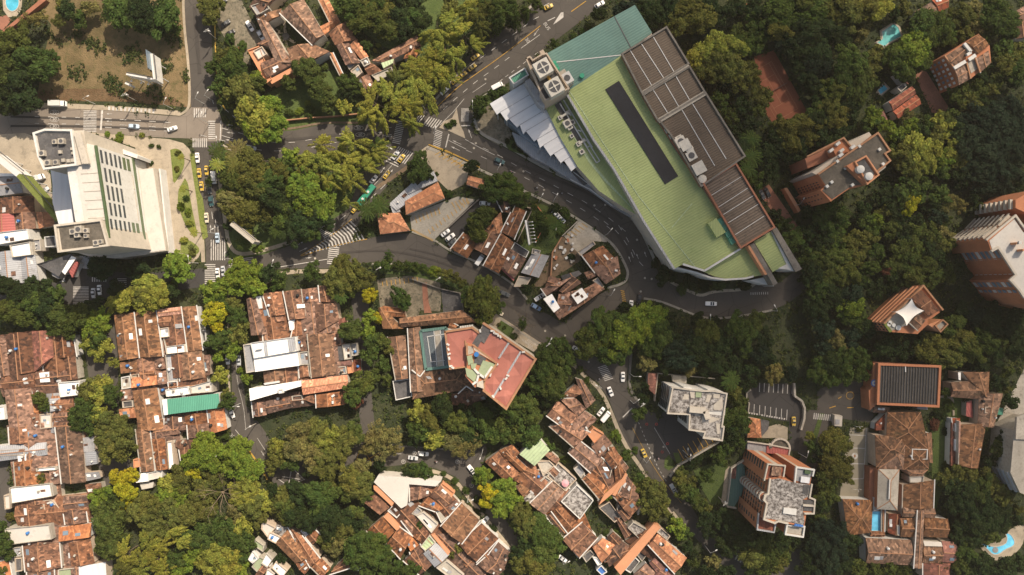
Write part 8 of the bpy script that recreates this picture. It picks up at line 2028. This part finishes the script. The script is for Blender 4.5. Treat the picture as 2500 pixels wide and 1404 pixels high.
Nn = rs.normal(size=(n, 3)) * .5 + np.array([0, 0, 1]); t = rs.normal(size=(n, 3)); A = np.cross(Nn, t); A /= np.linalg.norm(A, axis=1)[:, None]; B = np.cross(Nn, A); B /= np.linalg.norm(B, axis=1)[:, None]
s_ = rs.uniform(.22, .5, (n, 1)); Pc = np.concatenate([C, h[:, None]], 1); V = np.stack([Pc - A * s_, Pc - B * s_, Pc + A * s_, Pc + B * s_], 1).reshape(-1, 3)
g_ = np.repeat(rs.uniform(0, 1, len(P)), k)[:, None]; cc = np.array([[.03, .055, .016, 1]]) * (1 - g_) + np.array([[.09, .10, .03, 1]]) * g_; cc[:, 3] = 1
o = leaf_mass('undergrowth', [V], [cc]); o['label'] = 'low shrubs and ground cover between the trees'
# ------------------------------------------------------------------ vehicles
def loft(m, st, n=10):
    """stations (x, half width, z bottom, z top, corner) -> rounded box hull along x"""
    rings = []
    for x, hw, zb, zt, k in st:
        pr = [(-hw, zb + .15), (-hw * .96, zb), (hw * .96, zb), (hw, zb + .15), (hw, zt - k), (hw * .9, zt - k * .25), (hw * .6, zt), (-hw * .6, zt), (-hw * .9, zt - k * .25), (-hw, zt - k)]
        rings.append([(x, y, z) for y, z in pr])
    vs = [v for r in rings for v in r]; fs = []
    for i in range(len(rings) - 1):
        for j in range(10): fs.append((i * 10 + j, (i + 1) * 10 + j, (i + 1) * 10 + (j + 1) % 10, i * 10 + (j + 1) % 10))
    fs.append(tuple(range(10))); fs.append(tuple(range(len(vs) - 10, len(vs)))[::-1]); m.add(vs, fs)
def make_vehicle(name, kind):
    root = bpy.data.objects.new(name, None); COL.objects.link(root)
    L, Wd = dict(car=(4.5, 1.8), suv=(4.8, 1.95), taxi=(4.2, 1.75), pickup=(5.2, 1.9), van=(5.4, 2.1), bus=(11, 2.6), truck=(7.2, 2.4))[kind]; h = Wd / 2; e = L / 2
    m = MB()
    if kind in ('car', 'suv', 'taxi', 'pickup'): loft(m, [(-e, h * .8, .4, .85, .1), (-e + .15, h * .94, .3, .98, .12), (-e * .55, h, .25, 1.02, .1), (e * .3, h, .25, .98, .12), (e * .8, h * .95, .28, .86, .12), (e - .08, h * .82, .35, .72, .12), (e, h * .7, .4, .62, .08)])
    elif kind == 'truck': loft(m, [(e - 1.9, h, .5, 2.3, .2), (e - .5, h, .5, 2.2, .3), (e, h * .9, .5, 1.4, .3)])
    else: loft(m, [(-e, h * .94, .4, 2.2 if kind == 'van' else 3.0, .15), (-e + .3, h, .35, 2.3 if kind == 'van' else 3.1, .15), (e - (1.2 if kind == 'van' else .4), h, .35, 2.3 if kind == 'van' else 3.1, .15), (e - .5 if kind == 'van' else e - .2, h * .97, .35, 1.5 if kind == 'van' else 2.9, .2), (e, h * .85, .4, 1.0 if kind == 'van' else 1.3, .2)])
    body = m.build('body', 'car_paint', root); bm_fix(body); body.data.polygons.foreach_set('use_smooth', [False] * len(body.data.polygons))
    if kind in ('car', 'taxi', 'suv', 'pickup'):
        a, b_ = {'car': (-e * .62, e * .42), 'taxi': (-e * .7, e * .42), 'suv': (-e * .88, e * .45), 'pickup': (-e * .12, e * .5)}[kind]; zt = 1.45 if kind != 'suv' else 1.7
        m = MB(); loft(m, [(a - .05, h * .72, .9, 1.0, .05), (a + .5, h * .8, .9, zt, .12), (b_ - .75, h * .8, .9, zt, .12), (b_, h * .78, .9, .98, .05)]); g_ = m.build('window_glass', 'glass', root); bm_fix(g_)
        m = MB(); m.box(((a + b_) / 2 - .15, 0, zt + .03), (b_ - a - 1.35, h * 1.5, .07)); m.build('roof', 'car_paint', root, doUV=False)
        if kind == 'pickup': m = MB(); m.box((-e * .58, 0, 1.04), (e * .75, h * 1.7, .05)); m.build('cargo_bed', 'car_paint', root, doUV=False)
        if kind == 'taxi': m = MB(); m.box(((a + b_) / 2, 0, zt + .18), (.25, .6, .2)); m.build('roof_sign', 'wall_white', root, doUV=False)
    elif kind in ('van',):
        m = MB(); m.box((e - .95, 0, 1.75), (.5, h * 1.7, .75)); m.build('window_glass', 'glass', root, doUV=False)
    elif kind == 'truck':
        m = MB(); m.box((-.9, 0, 1.9), (5.2, 2.4, 2.6)); m.build('cargo_box', 'wall_white', root, doUV=False); m = MB(); m.box((e - .35, 0, 1.9), (.3, 2.0, .7)); m.build('window_glass', 'glass', root, doUV=False)
    else:
        m = MB(); m.box((e - .15, 0, 2.2), (.35, 2.3, 1.3)); m.box((0, 0, 2.2), (9.6, 2.64, .9)); m.build('window_glass', 'glass', root, doUV=False)
        for x in (-2.5, 1.5): m = MB(); m.box((x, 0, 3.2), (1.0, 1.0, .2)); m.build('roof_hatch', 'metal_light', root, doUV=False)
    for x in (-e * .62, e * .62):
        for y in (-h + .1, h - .1):
            m = MB(); m.tube([(x, y - .12, .34), (x, y + .12, .34)], .34, 14); w_ = m.build('wheel', 'rubber', root, doUV=False)
    for y in (-h * .6, h * .6):
        m = MB(); m.box((e - .02, y, .68), (.12, .3, .14)); m.build('headlight', 'wall_white', root, doUV=False)
        m = MB(); m.box((-e + .01, y, .75), (.1, .3, .14)); m.build('tail_light', 'red_plastic', root, doUV=False)
    return root
CC = dict(w=('white', (.78, .78, .76)), s=('silver', (.5, .52, .54)), k=('black', (.02, .02, .022)), d=('dark grey', (.07, .075, .08)), b=('blue', (.13, .2, .32)), y=('yellow', (.55, .38, .06)), r=('red', (.5, .05, .03)), t=('dark teal', (.03, .08, .09)), l=('light blue', (.42, .52, .62)), g=('green', (.03, .22, .14)), e=('beige', (.6, .54, .42)))
VN = dict(c=('parked_car', 'car', 'saloon car'), u=('parked_suv', 'suv', 'sport utility car'), x=('taxi', 'taxi', 'taxi'), p=('pickup_truck', 'pickup', 'pickup truck'), v=('delivery_van', 'van', 'van'), B=('city_bus', 'bus', 'bus'), T=('box_truck', 'truck', 'box truck'))
PROTO = {}
def vehicles(txt):
    for ln in txt.strip().split('\n'):
        reg = ln.strip()[0]
        for it in ln.strip()[1:].split(';'):
            a = it.split()
            if len(a) < 4: continue
            p = px(reg, float(a[0]), float(a[1])); ang = -math.radians(float(a[2])); k, col = a[3][0], a[3][1]; nm, cat, ds = VN[k]; key = {'c': 'car', 'u': 'suv', 'x': 'taxi', 'p': 'pickup', 'v': 'van', 'B': 'bus', 'T': 'truck'}[k]
            c = W(p, 0); loc = (c.x, c.y, .2); color = (*CC[col][1], 1)
            if k not in PROTO:
                r = PROTO[k] = make_vehicle(nm, key); r.location = loc; r.rotation_euler = (0, 0, ang)
                for ch_ in r.children: ch_.color = color
            else: r = copy_tree(PROTO[k], loc, ang, color=color)
            r.name = nm if not nm.startswith('parked') or True else nm
            tag(r, None, cat, {'car': 'cars on the streets', 'suv': 'cars on the streets', 'taxi': 'yellow taxis', 'pickup': 'pickup trucks', 'van': 'vans', 'bus': 'buses', 'truck': 'trucks'}[key])
            AUTO.append((r, p, f'{CC[col][0]} {ds}', cat, r['group']))
VN['c'] = ('saloon_car', 'car', 'saloon car'); VN['u'] = ('utility_car', 'car', 'utility car')
vehicles('''
a 1650 1230 -18 cw; 1285 1207 2 ul; 575 997 0 Tw
f 1888 180 86 cw; 1905 325 84 xy; 1928 450 84 xy; 1975 750 86 ce; 370 385 -25 Tw; 435 490 -35 cs
g 25 300 88 xy; 98 370 88 vw; 52 470 86 ud; 68 590 84 ut; 128 940 87 cl; 130 1275 86 cw; 182 1255 87 cs; 450 85 12 cw; 1820 155 -55 cs; 1875 185 -55 xy; 1735 340 -55 xy; 1432 665 -52 xy; 1550 535 -52 Bg; 1610 385 -50 cw
b 205 230 -35 cd; 250 320 -30 ck; 435 255 58 pw; 540 345 58 uw; 315 485 -30 ur; 175 20 -25 cd
c 1322 72 -25 xy; 1808 50 -32 uw; 625 548 -36 xy; 597 648 -38 xy; 508 718 -38 xy; 335 870 -42 cw; 220 985 -48 xy; 835 828 -28 vw; 437 775 -40 xy
h 857 210 22 ut; 718 613 2 uw; 343 893 -38 cw; 388 935 -38 uw; 410 982 -38 cd; 670 1150 -55 vw; 1395 715 40 cw; 1442 760 42 cs
m 905 105 22 ud; 1203 232 30 ub; 1237 137 -33 pw; 850 280 32 ce; 1910 1035 68 cw; 1820 1225 -52 cw; 1862 1270 -50 vw; 1590 635 35 cw
n 915 200 2 pw; 235 155 100 ck; 155 215 95 cw; 78 895 90 cw; 1700 1318 88 xy
s 278 240 66 xy; 560 580 60 pw
r 133 245 5 uw; 35 285 8 cs; 593 398 52 pw; 712 880 -42 uw; 1455 1240 35 cw
q 1450 1330 20 cw
k 958 70 86 cw; 900 100 88 cs
i 1450 510 62 ck; 1400 530 62 cd
l 330 740 86 cs; 225 730 86 cw; 265 1240 70 cw
''')

# ------------------------------------------------------------------ riders on motorcycles
def skin_body(name, verts, edges, rad, mat):
    me = bpy.data.meshes.new(name); me.from_pydata(verts, edges, []); o = bpy.data.objects.new(name, me); COL.objects.link(o)
    md = o.modifiers.new('skin', 'SKIN'); sl = me.skin_vertices[0].data
    for i, r in enumerate(rad): sl[i].radius = (r, r)
    sl[0].use_root = True; o.modifiers.new('sub', 'SUBSURF').levels = 1; bpy.context.view_layer.update()
    dg = bpy.context.evaluated_depsgraph_get(); m2 = bpy.data.meshes.new_from_object(o.evaluated_get(dg)); bpy.data.objects.remove(o)
    m2.materials.clear(); m2.materials.append(MATS[mat]); m2.polygons.foreach_set('use_smooth', [True] * len(m2.polygons)); return m2
V_ = [(0, 0, .85), (.05, 0, 1.1), (.12, 0, 1.35), (.16, 0, 1.48), (.2, 0, 1.62)]; E_ = [(0, 1), (1, 2), (2, 3), (3, 4)]; R_ = [.16, .17, .17, .07, .11]
for sg in (-1, 1):
    k = len(V_); V_ += [(.12, sg * .2, 1.36), (.32, sg * .27, 1.18), (.55, sg * .26, 1.08), (.62, sg * .26, 1.08)]; E_ += [(2, k), (k, k + 1), (k + 1, k + 2), (k + 2, k + 3)]; R_ += [.075, .055, .04, .045]
    k = len(V_); V_ += [(.05, sg * .12, .82), (.42, sg * .2, .72), (.25, sg * .2, .36), (.4, sg * .2, .3)]; E_ += [(0, k), (k, k + 1), (k + 1, k + 2), (k + 2, k + 3)]; R_ += [.1, .075, .055, .05]
RIDER = skin_body('body', V_, E_, R_, 'cloth')
for i, (r_, x, y, a, desc) in enumerate((('h', 1207, 463, 25, 'rider'), ('h', 1445, 515, 25, 'rider'), ('h', 965, 310, 22, 'rider'), ('r', 255, 322, 8, 'rider'), ('m', 1800, 910, 60, 'rider'), ('s', 412, 285, 60, 'rider'))):
    p = px(r_, x, y); c = W(p, 0); an_ = -math.radians(a)
    root = bpy.data.objects.new('motorcycle', None); COL.objects.link(root); root.location = (c.x, c.y, .2); root.rotation_euler = (0, 0, an_); tag(root, None, 'motorcycle', 'motorcycles on the roads')
    for wx in (-.65, .68): m = MB(); m.tube([(wx, -.06, .3), (wx, .06, .3)], .3, 14); m.build('wheel', 'rubber', root, doUV=False)
    m = MB(); m.tube([(-.6, 0, .5), (-.2, 0, .62), (.35, 0, .7), (.62, 0, .35)], [.1, .16, .17, .06], 8); m.build('frame', 'red_plastic' if r_ == 'r' else 'metal_dark', root, doUV=False)
    m = MB(); m.box((-.2, 0, .78), (.75, .26, .12)); m.build('seat', 'rubber', root, doUV=False); m = MB(); m.bar((.55, -.36, 1.06), (.55, .36, 1.06), .05); m.build('handlebar', 'metal_light', root, doUV=False)
    AUTO.append((root, p, ('red' if r_ == 'r' else 'dark') + ' motorcycle', 'motorcycle', 'motorcycles on the roads'))
    pr = bpy.data.objects.new('person', None); COL.objects.link(pr); pr.location = root.location; pr.rotation_euler = (0, 0, an_); tag(pr, None, 'person', 'motorcycle riders')
    bo = bpy.data.objects.new('body', RIDER); COL.objects.link(bo); bo.parent = pr
    m = MB(); m.tube([(.19, 0, 1.5), (.19, 0, 1.58), (.2, 0, 1.72), (.2, 0, 1.8)], [.1, .14, .13, .06], 12); m.build('helmet', ['wall_white', 'metal_dark', 'red_plastic'][i % 3], pr, doUV=False)
    AUTO.append((pr, p, f'person in {["white", "black", "red"][i % 3]} helmet astride a motorcycle', 'person', 'motorcycle riders'))

# ------------------------------------------------------------------ street lamps and poles
def lamp_proto():
    root = bpy.data.objects.new('street_lamp', None); COL.objects.link(root)
    m = MB(); m.tube([(0, 0, 0), (0, 0, 4), (0, 0, 9)], [.16, .12, .08], 8); m.build('pole', 'lamp_grey', root, doUV=False)
    m = MB(); m.tube([(0, 0, 8.9), (1.0, 0, 9.4), (2.4, 0, 9.5)], [.06, .05, .05], 6); m.build('arm', 'lamp_grey', root, doUV=False)
    m = MB(); m.box((2.8, 0, 9.5), (1.0, .4, .18)); m.build('lamp_head', 'wall_white', root, doUV=False); return root
LP = None
for r_, x, y, a in [('a', 335, 985, 20), ('a', 905, 990, 20), ('a', 1650, 1040, 60), ('a', 1945, 990, 60), ('h', 838, 325, 60), ('h', 1365, 600, 60), ('h', 1860, 915, 50), ('c', 165, 1080, 120), ('c', 610, 1075, 90), ('c', 250, 1310, 70), ('g', 110, 920 - 20, 30), ('b', 50, 1180, 80), ('b', 80, 960, 50), ('g', 1760, 100, -30), ('g', 205, 80, 100), ('g', 245, 1140, 60), ('h', 1230, 600, 60), ('i', 1690, 640, 60),
                    ('m', 1805, 980, 150), ('m', 1310, 570, 60), ('n', 150, 1120, 40), ('n', 858, 360, 90), ('n', 150, 868, 0), ('s', 270, 290, 60), ('s', 860, 1120, 30), ('s', 650, 215, 90), ('s', 675, 270, 90), ('q', 130, 245, 20), ('r', 700, 190, 250), ('r', 560, 655, 30), ('r', 1450, 1225, 30), ('f', 1890, 1180, 95), ('l', 340, 1150, 5), ('g', 700, 1215, 70), ('m', 1890, 120, 60), ('n', 1480, 265, 120), ('s', 1750, 240, 80)]:
    p = px(r_, x, y); c = W(p, 0)
    if LP is None: LP = lamp_proto(); LP.location = (c.x, c.y, 0); LP.rotation_euler = (0, 0, math.radians(a)); o = LP
    else: o = copy_tree(LP, (c.x, c.y, 0), math.radians(a))
    tag(o, None, 'street lamp', 'street lamps'); AUTO.append((o, p, 'grey street lamp with a white head', 'street lamp', 'street lamps'))
# utility poles with cross arms and transformer
for r_, x, y in (('g', 1695, 1235), ('h', 295, 1330), ('m', 1310, 575), ('n', 232, 1130), ('a', 1300, 960), ('s', 990, 660), ('l', 490, 1340), ('b', 110, 370)):
    p = px(r_, x, y); c = W(p, 0); root = bpy.data.objects.new('utility_pole', None); COL.objects.link(root); root.location = (c.x, c.y, 0); tag(root, None, 'utility pole', 'utility poles')
    m = MB(); m.tube([(0, 0, 0), (0, 0, 11)], [.2, .13], 8); m.build('pole', 'concrete', root, doUV=False)
    m = MB(); m.box((0, 0, 10.4), (2.6, .16, .16), .6); m.box((0, 0, 9.6), (1.8, .14, .14), .6); m.build('cross_arm', 'lamp_grey', root, doUV=False)
    m = MB(); m.cyl((.5, .35, 8), .35, 1.1, 12); m.build('transformer', 'metal_light', root, doUV=False)
    AUTO.append((root, p, 'concrete utility pole with cross arms', 'utility pole', 'utility poles'))
# bare trees
def bare(label, p, Ht, r, seed, mat='dead_wood', n=9):
    rr = random.Random(seed); t = thing('bare_tree', label, 'tree'); c = W(p, Ht * .7); m = MB(); m.tube([(c.x, c.y, 0), (c.x, c.y, Ht * .45)], [.3, .2], 8); m.build('trunk', mat, t, doUV=False)
    m = MB()
    for i in range(n):
        a = i * 6.283 / n + rr.uniform(-.3, .3); L = r * rr.uniform(.6, 1.05); z0 = Ht * rr.uniform(.35, .5)
        p0 = Vector((c.x, c.y, z0)); p1_ = p0 + Vector((math.cos(a) * L * .5, math.sin(a) * L * .5, Ht * .25)); p2 = p1_ + Vector((math.cos(a + .2) * L * .5, math.sin(a + .2) * L * .5, Ht * .2)); m.tube([p0, p1_, p2], [.15, .09, .03], 5)
        for k in range(5):
            b_ = lerp(p1_, p2, rr.uniform(-.5, .9)) if rr.random() < .7 else lerp(p0, p1_, rr.uniform(.4, 1)); aa = a + rr.uniform(-1.1, 1.1); l_ = L * rr.uniform(.2, .4); q = b_ + Vector((math.cos(aa) * l_, math.sin(aa) * l_, l_ * .5)); m.tube([b_, q], [.06, .02], 4)
            q2 = q + Vector((math.cos(aa + .7) * l_ * .5, math.sin(aa + .7) * l_ * .5, l_ * .3)); m.tube([lerp(b_, q, .6), q2], [.035, .015], 4)
    m.build('branches', mat, t, doUV=False)
bare('leafless street tree with spreading twigs beside the rose-roofed club', px('m', 1075, 390), 9, 6.5, 3, 'trunk', 11)
bare('pale dead tree with a thick leaning limb in the park grove', px('q', 140, 640), 15, 11, 5, 'dead_wood', 8)
# wall and rail runs
def wall_run(name, label, reg, c, h, wd=.3, mat='concrete', cat='wall'):
    p = pts(reg, *c); t = thing(name, label, cat); b = MB()
    for i in range(len(p) - 1):
        A, B = W(p[i], h), W(p[i + 1], h); d = (B - A).normalized(); s_ = Vector((-d.y, d.x, 0)) * wd / 2; b.prism([A - s_, B - s_, B + s_, A + s_], 0, h + .003 * i)
    b.build('wall', mat, t)
wall_run('retaining_wall', 'concrete retaining wall below the apartment parking', 's', (530, 470, 600, 370, 880, 205, 1000, 135), 1.6, .8)
wall_run('boundary_wall', 'curved concrete wall around the upper parking', 'n', (1275, 1240, 1285, 1150, 1260, 1100, 1262, 1050, 1300, 1020), 1.4, .5)
wall_run('boundary_wall', 'tall curving wall between the upper parking and the grassy bank', 'n', (1715, 960, 1720, 1080, 1790, 1130, 1815, 1200, 1810, 1300, 1780, 1404), 2.0, .9)
wall_run('garden_wall', 'zigzag garden wall around the overgrown plot', 'h', (1020, 980, 1170, 660, 1060, 630), 2.2, .4, 'wall_tan')
wall_run('garden_wall', 'leaning brick wall in the overgrown plot by the corner lot', 'h', (1200, 615, 1315, 765, 1200, 980), 2.2, .4, 'brick')
wall_run('garden_wall', 'thin orange wall along the dirt yard', 'h', (1450, 930, 1360, 1080, 1345, 1300), 2.2, .5, 'ridge_tile')
wall_run('garden_wall', 'pale wall between dirt yard and corner lot', 'h', (1455, 920, 1600, 780), 2.0, .4, 'concrete')
wall_run('garden_wall', 'long thin wall between the mansion lawn and the verge', 'b', (760, 1145, 1000, 1120, 1240, 1105, 1560, 1070), 1.8, .5, 'ridge_tile')
wall_run('court_fence', 'white-lined fence around the terrace garden', 'm', (0, -40, 300, 60, 480, 100, 520, 300), 1.6, .4, 'concrete_dark', 'fence')
wall_run('hedge_wall', 'wall with a curb along the restaurant drive', 'h', (290, 900, 390, 820, 560, 660, 660, 570), 1.4, .5, 'concrete_dark')
wall_run('courtyard_wall', 'curving pale path wall in the school garden', 'o', (1225, 1090, 1300, 1080, 1350, 1110, 1360, 1250, 1350, 1404), .6, .9, 'paving_tan')
for (x, y) in ((1670, 1260), (1850, 1110)): pass
for i in range(22):
    x, y = 1500 + rnd.gauss(0, 55), 1080 + rnd.gauss(0, 90); c = W(px('h', x, y), .5); m = MB(); m.box((c.x, c.y, .5), (rnd.uniform(.8, 1.8), rnd.uniform(.7, 1.4), rnd.uniform(.7, 1.2)), rnd.uniform(0, 3)); o = m.build('scrap_sack', rnd.choice(['wall_white', 'metal_light', 'wall_cream', 'brick']), doUV=False)
    tag(o, None, 'sack', 'sacks and scrap in the dirt yard'); AUTO.append((o, px('h', x, y), 'scrap sack lying in the dirt yard', 'sack', o['group']))

for i, (r_, x1, y1, x2, y2) in enumerate((('l', 310, 760, 390, 1180), ('l', 390, 1180, 590, 1290), ('m', 490, 60, 1310, 575), ('g', 1695, 1235, 2400, 1330), ('s', 990, 660, 860, 1120), ('a', 1500, 1100, 1370, 1290), ('m', 1310, 575, 1640, 900))):
    A, B = W(px(r_, x1, y1), 9.5), W(px(r_, x2, y2), 9.5); t = thing('overhead_cable', None, 'cable'); m = MB(); m.tube([A, lerp(A, B, .25) - Vector((0, 0, .5)), lerp(A, B, .5) - Vector((0, 0, .8)), lerp(A, B, .75) - Vector((0, 0, .5)), B], .045, 4); m.build('wire', 'rubber', t, doUV=False); AUTO.append((t, px(r_, (x1 + x2) / 2, (y1 + y2) / 2), 'sagging overhead cable', 'cable', 'overhead cables'))
# ------------------------------------------------------------------ labels that say which one, from the landmarks around it
LM = [('hotel', 300, 480), ('dry slope', 230, 130), ('white billboard', 372, 160), ('corner pool', 28, 10), ('plaza beds', 445, 450), ('mansion', 700, 90), ('mansion parking', 590, 60), ('tiled villa', 900, 150), ('covered walkway', 820, 60),
      ('bus marking', 1335, 60), ('cooling tower', 1345, 190), ('teal roof', 1460, 90), ('white canopy', 1300, 300), ('fountain court', 1200, 310), ('green roof', 1580, 420), ('brown decks', 1700, 300), ('clay court', 1900, 220), ('twin tanks', 2070, 410),
      ('turquoise pool', 2172, 85), ('hillside pool', 2155, 212), ('wavy house', 2200, 250), ('window-grid block', 2340, 160), ('red driveway', 2270, 230), ('pale-roofed tower', 2440, 600), ('sail block', 2215, 755), ('road loop', 1760, 745), ('white fins', 1900, 650),
      ('mottled block', 1690, 990), ('upper parking', 1890, 980), ('school gym', 2210, 940), ('school yard', 2060, 970), ('sports court', 2088, 1130), ('balcony tower', 1880, 1200), ('gatehouse', 1842, 1045), ('roof pool', 2140, 1272), ('spine roof', 2240, 1320),
      ('spa pool', 2445, 1330), ('curved block', 2480, 1130), ('lawn block', 2370, 1080), ('white pavilion', 2165, 1195), ('grass island', 1640, 1130), ('slope lawn', 1730, 1180), ('spiral patio', 1452, 1060), ('mottled terrace', 1410, 1220), ('green sheet house', 1306, 1100),
      ('pink parasol', 1380, 1180), ('white folded roof', 970, 1200), ('brushy patio', 895, 1275), ('spine wall', 1560, 1340), ('cul-de-sac', 1080, 1120), ('white crossing box', 712, 1165), ('grey sheds', 660, 1330), ('dead tree', 540, 1200), ('white pavilion canopy', 355, 1170),
      ('sea-green roof', 465, 985), ('white terraces', 430, 940), ('round dish', 400, 855), ('salmon roof', 790, 935), ('white flat roof', 665, 865), ('planter terrace', 845, 850), ('glass court', 1060, 850), ('rose club', 1190, 880), ('cafe tables', 1230, 800), ('garden terrace', 1000, 710),
      ('sheeted roof', 1380, 740), ('dirt yard', 1350, 660), ('corner lot', 1420, 580), ('arm billboard', 1290, 560), ('restaurant', 1025, 485), ('kiosk', 960, 545), ('booth', 1160, 443), ('car park', 1070, 530), ('filling forecourt', 1090, 400), ('chevrons', 840, 570), ('park billboard', 590, 570),
      ('west crossing', 220, 295), ('north street', 490, 100), ('junction', 1060, 310), ('bamboo bend', 980, 220), ('link road', 750, 330), ('park triangle', 700, 470), ('south crossing', 530, 610), ('striped crossing', 815, 620), ('dark street', 210, 715), ('lane head', 60, 740), ('back lane', 250, 900), ('dark lane', 580, 820),
      ('white slab roof', 75, 1210), ('capped roof', 70, 1305), ('green shed', 60, 1100), ('rooflight house', 75, 860), ('tree row end', 270, 1300), ('bottom grove', 420, 1320), ('middle grove', 780, 1090), ('road fork', 1390, 810), ('hatched island', 1480, 915), ('lower bend', 1700, 1330), ('school lawn', 2290, 1150), ('dark wood', 2420, 380), ('wooded gully', 2130, 560), ('wooded bank', 1740, 830), ('upper wood', 1750, 60)]
ORD = ['', 'second', 'third', 'fourth', 'fifth', 'sixth', 'seventh', 'eighth', 'ninth', 'tenth', 'eleventh', 'twelfth', 'thirteenth', 'fourteenth', 'fifteenth', 'sixteenth', 'seventeenth', 'eighteenth', 'nineteenth', 'twentieth']
used = {}
for o, p, desc, cat, grp in AUTO:
    ds = sorted(LM, key=lambda l: math.dist(p, l[1:])); A = ds[0]; v = (p[0] - A[1], p[1] - A[2]); L = math.hypot(*v)
    best = None
    for l in ds[1:9]:
        u = (l[1] - A[1], l[2] - A[2]); d = math.hypot(*u); cs = (u[0] * v[0] + u[1] * v[1]) / (d * L + 1e-6) - d * .0006
        if best is None or cs > best[0]: best = (cs, l)
    used.setdefault((desc, A[0], best[1][0]), []).append((L, o, cat, grp))
for (desc, A, B), lst in used.items():
    lst.sort(key=lambda t: t[0])
    for i, (L, o, cat, grp) in enumerate(lst):
        o['label'] = f'{desc} by the {A}, facing the {B}' if len(lst) == 1 else f'{desc}, {ORD[min(i, 19)] or "first"} from {A} to {B}'
        o['category'] = cat
        if grp: o['group'] = grp
# ------------------------------------------------------------------ unseen clouds soften the sun mid-scene; those on the right added to dim it
import bmesh
cm = bpy.data.materials.new('shade_cloud'); cm.use_nodes = True; cn_ = cm.node_tree; cn_.nodes.remove(cn_.nodes['Principled BSDF'])
pv = cn_.nodes.new('ShaderNodeVolumePrincipled'); pv.inputs['Color'].default_value = (1, 1, 1, 1); pv.inputs['Density'].default_value = CLOUD_D; cn_.links.new(pv.outputs[0], cn_.nodes['Material Output'].inputs['Volume'])
CZ = 1100.0; bm = bmesh.new(); cen = sdir * (CZ / sdir.z)
for gx, gy, rx, ry, rz in CLOUDS:
    m_ = Matrix.Translation(Vector((cen.x + gx, cen.y + gy, CZ))) @ Matrix.Diagonal((rx, ry, rz, 1)); bmesh.ops.create_icosphere(bm, subdivisions=3, radius=1, matrix=m_)
    me = bpy.data.meshes.new('shade_cloud'); bm.to_mesh(me); bm.clear(); me.materials.append(cm); o = bpy.data.objects.new('shade_cloud', me); COL.objects.link(o); o['kind'] = 'stuff'

hz = bpy.data.materials.new('haze'); hz.use_nodes = True; hn = hz.node_tree; hn.nodes.remove(hn.nodes['Principled BSDF'])
pv = hn.nodes.new('ShaderNodeVolumePrincipled'); pv.inputs['Color'].default_value = (1, .93, .82, 1); pv.inputs['Density'].default_value = HAZE; pv.inputs['Anisotropy'].default_value = .2
hn.links.new(pv.outputs[0], hn.nodes['Material Output'].inputs['Volume'])
b = MB(); b.box((0, 0, 160), (5200, 5200, 322)); o = b.build('haze', 'rubber', doUV=False); o.data.materials.clear(); o.data.materials.append(hz); o['kind'] = 'stuff'
